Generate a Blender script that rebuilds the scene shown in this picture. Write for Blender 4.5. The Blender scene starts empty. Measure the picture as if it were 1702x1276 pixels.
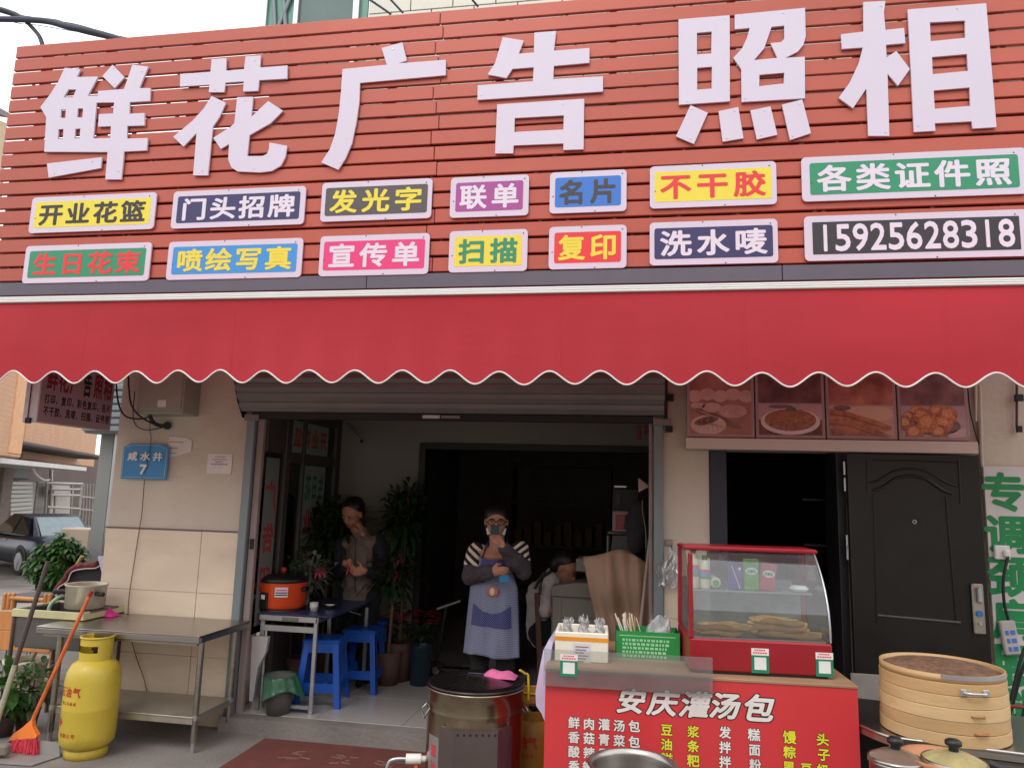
import bpy, bmesh, math, random
from mathutils import Vector as V3, Matrix
random.seed(7)
sc = bpy.context.scene
col = sc.collection
R = math.radians

# ------------------------------------------------------------------ camera
CAM = V3((0.0, -4.9, 1.6))
YAW, PITCH, ROLL, FPX = -0.16979475, 0.14910312, 0.02840899, 1230.0
CFV = V3((math.sin(YAW)*math.cos(PITCH), math.cos(YAW)*math.cos(PITCH), math.sin(PITCH)))
r0 = V3((math.cos(YAW), -math.sin(YAW), 0)); u0 = r0.cross(CFV)
CRV = r0*math.cos(ROLL) + u0*math.sin(ROLL); CUV = -r0*math.sin(ROLL) + u0*math.cos(ROLL)
cam = bpy.data.cameras.new('camera'); cam.lens = 36*FPX/1702; cam.sensor_width = 36
cam.clip_start = .05; cam.clip_end = 2000
camo = bpy.data.objects.new('camera', cam); col.objects.link(camo)
camo.matrix_world = Matrix(((CRV.x, CUV.x, -CFV.x, CAM.x), (CRV.y, CUV.y, -CFV.y, CAM.y), (CRV.z, CUV.z, -CFV.z, CAM.z), (0, 0, 0, 1)))
sc.camera = camo

# ------------------------------------------------------------------ light: bright overcast day
SUN_EL, SUN_AZ = R(52), R(200)
w = bpy.data.worlds.new('World'); sc.world = w; w.use_nodes = True
nt = w.node_tree; bg = nt.nodes['Background']
sky = nt.nodes.new('ShaderNodeTexSky'); sky.sky_type = 'NISHITA'; sky.sun_disc = False
sky.sun_elevation = SUN_EL; sky.sun_rotation = SUN_AZ
mx = nt.nodes.new('ShaderNodeMixRGB'); mx.inputs[0].default_value = .9
mx.inputs[2].default_value = (12.6, 12.6, 13.0, 1)          # cloud cover, even
nt.links.new(sky.outputs[0], mx.inputs[1]); nt.links.new(mx.outputs[0], bg.inputs[0])
bg.inputs[1].default_value = .12
sl = bpy.data.lights.new('sun', 'SUN'); sl.energy = .9; sl.angle = R(25); sl.color = (1, .97, .92)
so = bpy.data.objects.new('sun', sl); col.objects.link(so)
sd = V3((math.sin(SUN_AZ)*math.cos(SUN_EL), math.cos(SUN_AZ)*math.cos(SUN_EL), math.sin(SUN_EL)))
so.rotation_euler = sd.to_track_quat('Z', 'Y').to_euler()
sc.view_settings.view_transform = 'Standard'; sc.view_settings.look = 'None'
sc.view_settings.exposure = .34; sc.view_settings.gamma = 1
sc.cycles.max_bounces = 12; sc.cycles.diffuse_bounces = 8; sc.cycles.transparent_max_bounces = 16

# ------------------------------------------------------------------ helpers
def ray(x, y): return CFV + CRV*((x-851)/FPX) + CUV*((638-y)/FPX)
def P(x, y, Y):
    d = ray(x, y); return CAM + d*((Y-CAM.y)/d.y)
def PZ(x, y, Z):
    d = ray(x, y); return CAM + d*((Z-CAM.z)/d.z)
def PP(x, y, q, n):
    d = ray(x, y); return CAM + d*((V3(q)-CAM).dot(n)/d.dot(n))
def PD(x, y, D):
    return CAM + ray(x, y)*D

def lin(c):
    c = c/255; return c/12.92 if c <= .04045 else ((c+.055)/1.055)**2.4
MATS = {}
def M(name, rgb, rough=.6, metal=0., var=.12, scale=6., bump=0., bscale=60., stretch=(1, 1, 1), spec=.5, dirt=0., dirtcol=(70, 62, 52), trans=0., sheen=0.):
    if name in MATS: return MATS[name]
    m = bpy.data.materials.new(name); m.use_nodes = True; n = m.node_tree; b = n.nodes['Principled BSDF']
    c = [lin(k) for k in rgb]
    tc = n.nodes.new('ShaderNodeTexCoord'); mp = n.nodes.new('ShaderNodeMapping'); mp.inputs[3].default_value = stretch
    n.links.new(tc.outputs['Object'], mp.inputs[0])
    nz = n.nodes.new('ShaderNodeTexNoise'); nz.inputs['Scale'].default_value = scale; nz.inputs['Detail'].default_value = 6
    n.links.new(mp.outputs[0], nz.inputs[0])
    rp = n.nodes.new('ShaderNodeValToRGB'); rp.color_ramp.elements[0].position = .3; rp.color_ramp.elements[1].position = .7
    rp.color_ramp.elements[0].color = (*[k*(1-var) for k in c], 1); rp.color_ramp.elements[1].color = (*[min(1, k*(1+var)) for k in c], 1)
    n.links.new(nz.outputs[0], rp.inputs[0]); out = rp.outputs[0]
    if dirt:
        nd = n.nodes.new('ShaderNodeTexNoise'); nd.inputs['Scale'].default_value = scale*.37; nd.inputs['Detail'].default_value = 10; nd.inputs['Roughness'].default_value = .7
        n.links.new(mp.outputs[0], nd.inputs[0])
        r2 = n.nodes.new('ShaderNodeValToRGB'); r2.color_ramp.elements[0].position = .5; r2.color_ramp.elements[1].position = .78
        r2.color_ramp.elements[0].color = (0, 0, 0, 1); r2.color_ramp.elements[1].color = (dirt,)*3+(1,)
        mm = n.nodes.new('ShaderNodeMixRGB'); mm.inputs[2].default_value = (*[lin(k) for k in dirtcol], 1)
        n.links.new(nd.outputs[0], r2.inputs[0]); n.links.new(r2.outputs[0], mm.inputs[0]); n.links.new(out, mm.inputs[1]); out = mm.outputs[0]
    n.links.new(out, b.inputs['Base Color'])
    rr = n.nodes.new('ShaderNodeMapRange'); rr.inputs[3].default_value = max(.02, rough-.08); rr.inputs[4].default_value = min(1, rough+.08)
    n.links.new(nz.outputs[0], rr.inputs[0]); n.links.new(rr.outputs[0], b.inputs['Roughness'])
    b.inputs['Metallic'].default_value = metal; b.inputs['Specular IOR Level'].default_value = spec
    if bump:
        nb = n.nodes.new('ShaderNodeTexNoise'); nb.inputs['Scale'].default_value = bscale; nb.inputs['Detail'].default_value = 4
        n.links.new(mp.outputs[0], nb.inputs[0]); bp = n.nodes.new('ShaderNodeBump'); bp.inputs['Strength'].default_value = bump; bp.inputs['Distance'].default_value = .01
        n.links.new(nb.outputs[0], bp.inputs['Height']); n.links.new(bp.outputs[0], b.inputs['Normal'])
    if trans:
        tr = n.nodes.new('ShaderNodeBsdfTranslucent'); n.links.new(out, tr.inputs[0]); ms = n.nodes.new('ShaderNodeMixShader'); ms.inputs[0].default_value = trans
        o = n.nodes['Material Output']; n.links.new(b.outputs[0], ms.inputs[1]); n.links.new(tr.outputs[0], ms.inputs[2]); n.links.new(ms.outputs[0], o.inputs[0])
    MATS[name] = m; return m
def clear(name, tint=(235, 240, 240), refl=.12, rough=.03, milk=0.):
    if name in MATS: return MATS[name]
    m = bpy.data.materials.new(name); m.use_nodes = True; n = m.node_tree; n.nodes.remove(n.nodes['Principled BSDF']); o = n.nodes['Material Output']
    t = n.nodes.new('ShaderNodeBsdfTransparent'); t.inputs[0].default_value = (*[lin(k) for k in tint], 1)
    g = n.nodes.new('ShaderNodeBsdfGlossy'); g.inputs['Roughness'].default_value = rough
    lw = n.nodes.new('ShaderNodeFresnel'); lw.inputs[0].default_value = 1.45
    ad = n.nodes.new('ShaderNodeMath'); ad.operation = 'MULTIPLY_ADD'; ad.inputs[1].default_value = 1.; ad.inputs[2].default_value = refl-.04
    ad.use_clamp = True
    n.links.new(lw.outputs[0], ad.inputs[0])
    mxx = n.nodes.new('ShaderNodeMixShader'); n.links.new(ad.outputs[0], mxx.inputs[0]); n.links.new(t.outputs[0], mxx.inputs[1]); n.links.new(g.outputs[0], mxx.inputs[2])
    last = mxx
    if milk:
        d = n.nodes.new('ShaderNodeBsdfDiffuse'); d.inputs[0].default_value = (.7, .7, .7, 1); nz = n.nodes.new('ShaderNodeTexNoise'); nz.inputs['Scale'].default_value = 5
        mr = n.nodes.new('ShaderNodeMapRange'); mr.inputs[3].default_value = milk*.4; mr.inputs[4].default_value = milk*1.6; n.links.new(nz.outputs[0], mr.inputs[0])
        m2 = n.nodes.new('ShaderNodeMixShader'); n.links.new(mr.outputs[0], m2.inputs[0]); n.links.new(last.outputs[0], m2.inputs[1]); n.links.new(d.outputs[0], m2.inputs[2]); last = m2
    n.links.new(last.outputs[0], o.inputs[0]); MATS[name] = m; return m

def world_origin(o):
    while o.parent: o = o.parent
    return o.location
class MB:
    def __init__(s): s.v = []; s.f = []; s.s = []
    def add(s, vs, fs, sm=False):
        k = len(s.v); s.v += [tuple(p) for p in vs]; s.f += [tuple(i+k for i in f) for f in fs]; s.s += [sm]*len(fs); return s
    def box(s, a, b, bev=0.):
        a, b = V3(a), V3(b); lo = [min(a[i], b[i]) for i in range(3)]; hi = [max(a[i], b[i]) for i in range(3)]
        return s.obox((V3(lo)+V3(hi))/2, (1, 0, 0), (0, 1, 0), (0, 0, 1), [(hi[i]-lo[i])/2 for i in range(3)], bev)
    def obox(s, c, ux, uy, uz, h, bev=0.):
        c, ux, uy, uz = V3(c), V3(ux).normalized(), V3(uy).normalized(), V3(uz).normalized(); hx, hy, hz = h
        if bev <= 0:
            vs = [c+ux*(hx*i)+uy*(hy*j)+uz*(hz*k) for i in (-1, 1) for j in (-1, 1) for k in (-1, 1)]
            return s.add(vs, [(0, 1, 3, 2), (4, 6, 7, 5), (0, 4, 5, 1), (2, 3, 7, 6), (0, 2, 6, 4), (1, 5, 7, 3)])
        bev = min(bev, .45*min(h)*2); key = {}; vs = []
        for i in (-1, 1):
            for j in (-1, 1):
                for k in (-1, 1):
                    for ax in range(3):
                        q = [i*(hx-bev), j*(hy-bev), k*(hz-bev)]; q[ax] = (i, j, k)[ax]*h[ax]
                        key[(i, j, k, ax)] = len(vs); vs.append(c+ux*q[0]+uy*q[1]+uz*q[2])
        fs = []
        for ax in range(3):
            o = [t for t in range(3) if t != ax]
            for sg in (-1, 1):
                cs = []
                for a, b in ((-1, -1), (1, -1), (1, 1), (-1, 1)):
                    t = [0, 0, 0]; t[ax] = sg; t[o[0]] = a; t[o[1]] = b; cs.append(key[(*t, ax)])
                fs.append(tuple(cs))
            for a in (-1, 1):
                for b in (-1, 1):
                    t1 = [0, 0, 0]; t1[ax] = -1; t1[o[0]] = a; t1[o[1]] = b; t2 = list(t1); t2[ax] = 1
                    fs.append((key[(*t1, o[0])], key[(*t2, o[0])], key[(*t2, o[1])], key[(*t1, o[1])]))
        for i in (-1, 1):
            for j in (-1, 1):
                for k in (-1, 1): fs.append(tuple(key[(i, j, k, ax)] for ax in range(3)))
        return s.add(vs, fs)
    def cyl(s, p, q, r1, r2=None, n=16, caps=True):
        r2 = r1 if r2 is None else r2; p, q = V3(p), V3(q); d = (q-p).normalized()
        a = d.orthogonal().normalized(); b = d.cross(a); vs = []
        for c, r in ((p, r1), (q, r2)):
            for i in range(n): t = 2*math.pi*i/n; vs.append(c+a*(r*math.cos(t))+b*(r*math.sin(t)))
        s.add(vs, [(i, (i+1) % n, n+(i+1) % n, n+i) for i in range(n)], True)
        if caps: s.add(vs, [tuple(range(n-1, -1, -1)), tuple(range(n, 2*n))])
        return s
    def tube(s, pts, r, n=8, caps=True):
        pts = [V3(p) for p in pts]; rs = r if isinstance(r, (list, tuple)) else [r]*len(pts)
        d = (pts[1]-pts[0]).normalized(); a = d.orthogonal().normalized(); vs = []
        for i, p in enumerate(pts):
            d = (pts[min(i+1, len(pts)-1)]-pts[max(i-1, 0)]).normalized(); a = (a-d*a.dot(d)).normalized(); b = d.cross(a)
            for k in range(n): t = 2*math.pi*k/n; vs.append(p+a*(rs[i]*math.cos(t))+b*(rs[i]*math.sin(t)))
        fs = [(i*n+k, i*n+(k+1) % n, (i+1)*n+(k+1) % n, (i+1)*n+k) for i in range(len(pts)-1) for k in range(n)]
        s.add(vs, fs, True)
        if caps: L = (len(pts)-1)*n; s.add(vs, [tuple(range(n-1, -1, -1)), tuple(range(L, L+n))])
        return s
    def lathe(s, c, prof, n=32, sx=1., sy=1., a0=0., a1=2*math.pi):
        c = V3(c); full = abs(a1-a0-2*math.pi) < 1e-6; m = n if full else n+1; vs = []
        for r, z in prof:
            for i in range(m): t = a0+(a1-a0)*i/n; vs.append((c.x+r*sx*math.cos(t), c.y+r*sy*math.sin(t), c.z+z))
        fs = []
        for j in range(len(prof)-1):
            for i in range(n): k = (i+1) % m if full else i+1; fs.append((j*m+i, j*m+k, (j+1)*m+k, (j+1)*m+i))
        return s.add(vs, fs, True)
    def prism(s, pts, d):
        pts = [V3(p) for p in pts]; d = V3(d); n = len(pts)
        vs = pts+[p+d for p in pts]
        return s.add(vs, [tuple(range(n)), tuple(range(2*n-1, n-1, -1))]+[(i, i+n, (i+1) % n+n, (i+1) % n) for i in range(n)])
    def poly(s, pts): return s.add(pts, [tuple(range(len(pts)))])
    def ball(s, c, r, n=16, m=10, ax=None):
        c = V3(c); r = (r, r, r) if not isinstance(r, (tuple, list)) else r; vs = []
        ax = ax or (V3((1, 0, 0)), V3((0, 1, 0)), V3((0, 0, 1)))
        for j in range(m+1):
            ph = math.pi*j/m
            for i in range(n):
                t = 2*math.pi*i/n; vs.append(c+ax[0]*(r[0]*math.sin(ph)*math.cos(t))+ax[1]*(r[1]*math.sin(ph)*math.sin(t))+ax[2]*(r[2]*math.cos(ph)))
        return s.add(vs, [(j*n+i, (j+1)*n+i, (j+1)*n+(i+1) % n, j*n+(i+1) % n) for j in range(m) for i in range(n)], True)
    def grid(s, fn, nu, nv, sm=True):
        vs = [fn(i/nu, j/nv) for j in range(nv+1) for i in range(nu+1)]
        return s.add(vs, [(j*(nu+1)+i, j*(nu+1)+i+1, (j+1)*(nu+1)+i+1, (j+1)*(nu+1)+i) for j in range(nv) for i in range(nu)], sm)
    def build(s, name, mat, parent=None, label=None, kind=None, solid=0.):
        me = bpy.data.meshes.new(name); o = bpy.data.objects.new(name, me); col.objects.link(o)
        if parent is not None:
            o.parent = parent; og = world_origin(parent); vs = [(a-og[0], b-og[1], c-og[2]) for a, b, c in s.v]
        else: vs = s.v
        me.from_pydata(vs, [], s.f); me.polygons.foreach_set('use_smooth', s.s)
        me.update()
        if mat: me.materials.append(mat)
        if label: o['label'] = label
        if kind: o['kind'] = kind
        if solid: md = o.modifiers.new('s', 'SOLIDIFY'); md.thickness = solid; md.offset = 0
        return o
def tag(o, label, cat, group=None):
    o['label'] = label; o['category'] = cat
    if group: o['group'] = group
    return o
def thing(name, label, cat, loc, group=None):
    o = bpy.data.objects.new(name, None); col.objects.link(o); o.location = loc; o.empty_display_size = .05
    return tag(o, label, cat, group)
def struct(o): o['kind'] = 'structure'; return o
def copy_thing(o, loc, label, rz=0, parent=None):
    c = o.copy(); col.objects.link(c); c.parent = parent
    if parent is None: c.location = loc; c.rotation_euler.z = rz; c['label'] = label
    for ch in [k for k in bpy.data.objects if k.parent == o]: copy_thing(ch, None, None, 0, c)
    return c
def rot(p, c, a):
    x, y = p[0]-c[0], p[1]-c[1]; return (c[0]+x*math.cos(a)-y*math.sin(a), c[1]+x*math.sin(a)+y*math.cos(a), p[2])
def curve(pts, k=6):
    pts = [V3(p) for p in pts]; out = []
    for i in range(len(pts)-1):
        a, b, c, d = pts[max(i-1, 0)], pts[i], pts[i+1], pts[min(i+2, len(pts)-1)]
        for j in range(k):
            t = j/k; out.append(.5*((2*b)+(c-a)*t+(2*a-5*b+4*c-d)*t*t+(3*b-a-3*c+d)*t**3))
    return out+[pts[-1]]

# ------------------------------------------------------------------ glyphs (Blender's own built-in font)
CH = sorted(set('开业花篮门头招牌发光字联单名片不干胶各类证件照生日束喷绘写真宣传扫描复印洗水唛0123456789鲜广告相打印彩色、咸井安庆灌汤包肉香菇青菜酸辣雪豆浆油条糍粑糕拌面粉馒粽子黑奶专调颈肩腰腿石气公司承有限葱拌腐点优酸乳扫码支付微信推荐使用承保证液化燃'))
GL = {}
def make_glyphs():
    tmp = []
    for ch in CH:
        c = bpy.data.curves.new('g', 'FONT'); c.body = ch; c.size = 1; c.resolution_u = 3
        o = bpy.data.objects.new('g', c); col.objects.link(o); tmp.append((ch, o, c))
    bpy.context.view_layer.update(); dg = bpy.context.evaluated_depsgraph_get()
    for ch, o, c in tmp:
        me = bpy.data.meshes.new_from_object(o.evaluated_get(dg))
        GL[ch] = ([(v.co.x, v.co.y) for v in me.vertices], [tuple(p.vertices) for p in me.polygons])
        bpy.data.meshes.remove(me)
    for ch, o, c in tmp: bpy.data.objects.remove(o); bpy.data.curves.remove(c)
make_glyphs()
cjk = [p for ch in CH if ord(ch) > 255 and ch != '、' for p in GL[ch][0]]
CX0, CX1 = min(p[0] for p in cjk), max(p[0] for p in cjk); CY0, CY1 = min(p[1] for p in cjk), max(p[1] for p in cjk)
dg_ = [p for ch in '0123456789' for p in GL[ch][0]]
DY0, DY1 = min(p[1] for p in dg_), max(p[1] for p in dg_)
def glyph(mb, ch, o, ux, uy, n, gw, gh, bold=.018, shear=0., lift=0.):
    """one character filling the cell o..o+ux*gw, o+uy*gh, printed on a surface whose outward normal is n"""
    vs, fs = GL[ch]; o, ux, uy, n = V3(o), V3(ux), V3(uy), V3(n)
    if ch.isdigit(): x0, x1 = min(p[0] for p in vs), max(p[0] for p in vs); x0 -= .02; x1 += .02; y0, y1 = DY0, DY1
    else: x0, x1, y0, y1 = CX0, CX1, CY0, CY1
    if ch == '1': m_ = (x0+x1)/2; x0 = m_-.28; x1 = m_+.28
    offs = [(0, 0)]+([(bold*math.cos(k*math.pi/4), bold*math.sin(k*math.pi/4)) for k in range(8)] if bold else [])
    for q, (dx, dy) in enumerate(offs):
        pts = []
        for x, y in vs:
            a = (x-x0)/(x1-x0)+dx; b = (y-y0)/(y1-y0)+dy; pts.append(o+ux*(gw*(a+shear*(b-.5)))+uy*(gh*b)+n*(lift+.00012*q))
        mb.add(pts, fs)
def text(s, c, ux, uy, n, wd, ht, gap=.12, bold=.018, lift=.0006, mb=None, shear=0.):
    """string centred on c filling wd x ht"""
    mb = mb or MB(); c, ux, uy = V3(c), V3(ux).normalized(), V3(uy).normalized(); k = len(s); cell = wd/k
    for i, ch in enumerate(s): glyph(mb, ch, c+ux*(-wd/2+cell*(i+gap/2))-uy*(ht/2), ux, uy, n, cell*(1-gap), ht, bold, shear, lift)
    return mb
FX, FZ, FN = V3((1, 0, 0)), V3((0, 0, 1)), V3((0, -1, 0))
def flat_shape(loops, fn, depth):
    """filled outline with holes -> slab; loops in 2D, fn maps (u,v) to world"""
    c = bpy.data.curves.new('k', 'CURVE'); c.dimensions = '2D'; c.fill_mode = 'BOTH'
    for lp in loops:
        s = c.splines.new('POLY'); s.points.add(len(lp)-1); s.use_cyclic_u = True
        for i, (x, y) in enumerate(lp): s.points[i].co = (x, y, 0, 1)
    o = bpy.data.objects.new('k', c); col.objects.link(o)
    me = bpy.data.meshes.new_from_object(o.evaluated_get(bpy.context.evaluated_depsgraph_get()))
    vs = [(v.co.x, v.co.y) for v in me.vertices]; fs = [tuple(p.vertices) for p in me.polygons]
    bpy.data.objects.remove(o); bpy.data.curves.remove(c); bpy.data.meshes.remove(me)
    mb = MB(); A = [fn(*p) for p in vs]; mb.add(A, fs); mb.add([a+depth for a in A], fs)
    for lp in loops:
        n = len(lp); W = [fn(*p) for p in lp]; mb.add(W+[a+depth for a in W], [(i, (i+1) % n, n+(i+1) % n, n+i) for i in range(n)])
    return mb

FOLD = bpy.data.textures.new('folds', 'CLOUDS'); FOLD.noise_scale = .07; FOLD.noise_depth = 2
CLOTH = ('sweater', 'sleeve', 'trousers', 'waistcoat', 'shirt', 'sweater_sleeve', 'cloth')
def remeshed(mb, name, mat, parent, voxel=.008, smooth=3, label=None):
    o = mb.build(name, mat, parent, label); m = o.modifiers.new('r', 'REMESH'); m.mode = 'VOXEL'; m.voxel_size = voxel; m.use_smooth_shade = True
    if smooth: s = o.modifiers.new('s', 'SMOOTH'); s.iterations = smooth; s.factor = .6
    if name in CLOTH: d = o.modifiers.new('d', 'DISPLACE'); d.texture = FOLD; d.texture_coords = 'LOCAL'; d.strength = .034; d.mid_level = .45
    return o
def chain(mb, *pr, n=14, m=5):
    """tapered limb through (point, radius) joints; overlapping spheres and cones, fused by the voxel remesh"""
    for i, (p, r) in enumerate(pr):
        mb.ball(p, r, n, 8)
        if i: q, t = pr[i-1]; mb.cyl(q, p, t, r, n)
def bake(o):
    dg = bpy.context.evaluated_depsgraph_get(); me = bpy.data.meshes.new_from_object(o.evaluated_get(dg)); o.modifiers.clear(); o.data = me; return o
# ================================================================== MATERIALS
mConc = M('concrete_ground', (124, 117, 111), .8, var=.26, scale=1.7, bump=.7, bscale=38, dirt=.8, dirtcol=(70, 64, 60))
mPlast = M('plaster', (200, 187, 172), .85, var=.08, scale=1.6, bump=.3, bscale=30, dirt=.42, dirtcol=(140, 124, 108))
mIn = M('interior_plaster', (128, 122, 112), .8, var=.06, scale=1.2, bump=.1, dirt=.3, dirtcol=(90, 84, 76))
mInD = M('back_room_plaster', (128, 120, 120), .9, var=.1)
mTile = M('marble_tile', (222, 203, 180), .3, var=.08, scale=2.2, stretch=(1, 1, 2.6), dirt=.4, dirtcol=(176, 152, 130))
mGrout = M('grout', (120, 108, 98), .9)
mWTile = M('white_wall_tile', (206, 204, 190), .35, var=.05, scale=3, dirt=.25, dirtcol=(160, 155, 140))
mSteel = M('stainless', (168, 164, 158), .3, 1., var=.12, scale=3, stretch=(.4, 1, 9), bump=.04, bscale=40, dirt=.25, dirtcol=(105, 98, 90))
mSteelP = M('polished_steel', (170, 160, 142), .13, 1., var=.08, scale=3, bump=.05, bscale=6)
mAlu = M('aluminium', (186, 188, 190), .35, .9, var=.06, scale=5)
mGreyBlue = M('bluegrey_paint', (124, 132, 134), .5, .2, var=.1, scale=3, stretch=(1, 1, .3), dirt=.4, dirtcol=(84, 84, 82))
mShut = M('shutter_paint', (120, 112, 108), .5, .3, var=.08, scale=4, dirt=.3, dirtcol=(80, 72, 68))
mBlack = M('black_plastic', (22, 22, 24), .45, var=.1)
mDark = M('dark_metal', (38, 36, 38), .5, .4, var=.1)
mWood = M('plywood_top', (150, 118, 90), .55, var=.16, scale=4, stretch=(.3, 4, 1))
mSlat = M('orange_slat', (170, 82, 64), .38, .15, var=.12, scale=.9, stretch=(.5, 1, 1), dirt=.35, dirtcol=(140, 62, 48))
mLetter = M('white_pvc', (204, 196, 211), .5, var=.02, scale=2)
mRedFab = M('red_awning_fabric', (184, 40, 52), .75, var=.13, scale=1.1, stretch=(.5, 1, 1.6), bump=.35, bscale=5, trans=.18, dirt=.14, dirtcol=(130, 40, 46))
mWhitePl = M('white_plastic', (220, 218, 214), .4, var=.03)
mGlass = clear('window_glass', (205, 222, 214), .1)

# ================================================================== GROUND, ROAD, WALLS
def gz(y): t = min(1, max(0, (y-2.6)/8)); return -.68*t*t*(3-2*t)
g = MB(); ys = [-60, -20, -8, -3, 0, 2.6]+[2.6+.8*k for k in range(1, 11)]+[20, 60, 400]
xs = [-400, -60, -25, -12, -6, -3, 0, 3, 8, 30, 400]
g.add([(x, y, gz(y)) for y in ys for x in xs], [(j*11+i, j*11+i+1, (j+1)*11+i+1, (j+1)*11+i) for j in range(len(ys)-1) for i in range(10)])
struct(g.build('ground', mConc))
# building shell
W = MB()
W.box((-3.78, 0, 0), (-2.73, .32, 3.05)); W.box((.167, 0, 0), (.452, .3, 3.05)); W.box((2.05, 0, 0), (4.5, .3, 3.05))
W.box((-2.73, .02, 2.13), (.167, .3, 3.05)); W.box((.452, .02, 1.93), (2.05, .3, 3.05)); W.box((1.27, .02, 0), (2.05, .3, 1.93))
wall = struct(W.build('front_wall', mPlast))
t = [(-3.78, -3.03), (-3.024, -2.735)]
def tiles(cols_, rows, y=-.014, gr=True):
    for a, b in cols_:
        for c, d in rows:
            MB().box((a-.001, y, c-.001), (b+.001, -.001, d+.001), .0016).build('tile', mTile, wall)
tiles(t, [(.0, .44), (.444, .865), (.869, 1.285)])
tiles([(.17, .45)], [(.0, .44), (.444, .865), (.869, 1.27)])
tiles([(2.06, 2.6), (2.604, 3.2)], [(.0, .44), (.444, .58)])
MB().box((-3.79, -.02, 1.287), (-2.735, 0, 1.297), .003).build('ledge', mGrout, wall)
# upper storey
U = MB(); U.box((-3.78, .33, 2.9), (4.5, 3, 3.1)); U.box((-3.75, .47, 3.11), (4.5, .8, 4.5)); U.box((-2.21, .44, 4.51), (4.5, .8, 9)); U.box((-3.19, .7, 4.51), (-2.22, 3, 5.1))
up = struct(U.build('upper_wall', mGrout))
k = 0
for r in range(5):
    z = 4.62+r*.222
    for c in range(-1, 12):
        x = -2.2+c*.357-(.178 if r % 2 else 0)
        a, b = max(x, -2.2), x+.349
        if b-a > .03: MB().box((a, .42, z), (b, .438, z+.214), .002).build('tile', mWTile, up)
lowt = MB()
for r in range(14):
    z = 3.12+r*.0985
    for c in range(27): lowt.box((-3.74+c*.31, .45, z), (-3.74+c*.31+.302, .468, z+.092))
lowt.build('lower_tiles', mWTile, up, kind='stuff')
# green glass bay window above the sign
bay = thing('bay_window', 'green glass bay window with aluminium frame above the left of the red slat sign', 'window', (-2.5, .1, 4.9))
mGG = M('green_glass', (96, 150, 130), .08, .0, var=.25, scale=1.2, stretch=(1, 1, .4), spec=.8)
mGG2 = M('green_glass_dark', (82, 104, 98), .08, .0, var=.2, scale=1.5, spec=.8)
BS = 1.081
def bb(a, y0, z0, b, y1, z1, *r): return MB().box((a*BS, y0+.41, 1.6+(z0-1.6)*BS), (b*BS, y1+.41, 1.6+(z1-1.6)*BS), *r)
for a, b, m_ in ((-2.885, -2.66, mGG), (-2.63, -2.17, mGG2)): bb(a, .03, 4.8, b, .05, 6.2).build('pane', m_, bay)
for a, b in ((-2.95, -2.885), (-2.66, -2.62), (-2.17, -2.12)): bb(a, .0, 4.8, b, .07, 6.2, .004).build('mullion', mAlu, bay)
bb(-2.95, -.01, 4.73, -2.05, .3, 4.8, .004).build('sill', mAlu, bay)
for (x1, z1), (x2, z2) in (((-2.8, 5.75), (-2.71, 5.1)), ((-2.80, 5.1), (-2.67, 5.5)), ((-2.85, 5.5), (-2.78, 4.95))): MB().tube([(x1*BS, .425, 1.6+(z1-1.6)*BS), (x2*BS, .425, 1.6+(z2-1.6)*BS)], .02, 4).build('brace', mGreyBlue, bay)
bb(-2.12, .04, 4.8, -2.06, .06, 6.2).build('side_pane', mGG, bay)

# neighbouring recessed unit, left
nb = thing('neighbour_shopfront', 'grey shopfront posts with pale roller shutter box in the recess left of the plastered pillar', 'shopfront', (-5.4, 2.4, 0))
mP = M('grey_post', (128, 130, 128), .6, .1, var=.14, scale=2, stretch=(1, 1, .3), dirt=.4, dirtcol=(84, 82, 78))
def strip(x0, x1, Y, za, zb, mat, name, par, th=.08, yr=820):
    a = P(x0, yr, Y).x; b = P(x1, yr, Y).x
    return MB().box((a, Y, za), (b, Y+th, zb), .006).build(name, mat, par)
strip(157, 180, 2.38, gz(2.4), 2.24, mP, 'post', nb, .2); strip(180, 193, 2.3, gz(2.4), 2.2, mAlu, 'rail', nb, .06)
strip(193, 200, 2.36, gz(2.4), 2.15, mDark, 'rail_groove', nb, .06); strip(200, 214, 2.33, 0, 2.1, mAlu, 'rail', nb, .06)
Z0 = P(165, 722, 2.4).z
bx = MB(); bx.lathe((0, 0, 0), [(0, 0), (0, 0)], 3)
a, b = P(158, 700, 2.35).x, -4.2
MB().box((a, 2.2, Z0+.0), (b, 2.45, Z0+.62), .01).build('shutter_box', mGreyBlue, nb)
for q in range(7): MB().box((a-.005, 2.17, Z0+.02+q*.075), (b, 2.199, Z0+.075+q*.075), .008).build('slat', mGreyBlue, nb)
MB().box((b-.0, 2.3, 0), (-3.5, 2.5, 2.9)).build('wall', mPlast, nb)
MB().box((a, 2.25, Z0+.63), (-4.2, 2.5, Z0+.9), .01).build('roof_edge', mDark, nb)
MB().box((P(196, 800, 2.42).x, 2.43, 0), (-4.2, 2.47, Z0)).build('shutter', mGreyBlue, nb)

# ================================================================== BIG SIGN
sgn = thing('fascia_sign', 'long orange red slatted shop sign carrying six huge white characters over the awning', 'sign', (-1.3, -.13, 4.0))
ZT, PITCH_, NS = 5.065, .1163, 17
for i in range(NS):
    z1 = ZT-i*PITCH_; j = -1.42+.03*math.sin(i*2.1)
    for a, b in ((-4.945, j-.002), (j+.002, 2.75)):
        dz = random.uniform(-.002, .002)
        MB().box((a, -.15, z1-.1+dz), (b, -.122, z1+dz), .004).build('slat', mSlat, sgn)
for x in (-4.72, -4.15, -3.4, -2.6, -1.8, -1.0, -.2, .6, 1.4, 2.2): MB().box((x, -.121, 3.1), (x+.05, -.06, 5.04)).build('upright', M('sign_frame', (96, 66, 62), .7), sgn)
MB().box((-4.94, -.058, 3.09), (2.7, -.045, 4.22)).build('backing', M('sign_backing', (110, 70, 62), .8), sgn)
brk = MB()
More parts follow.
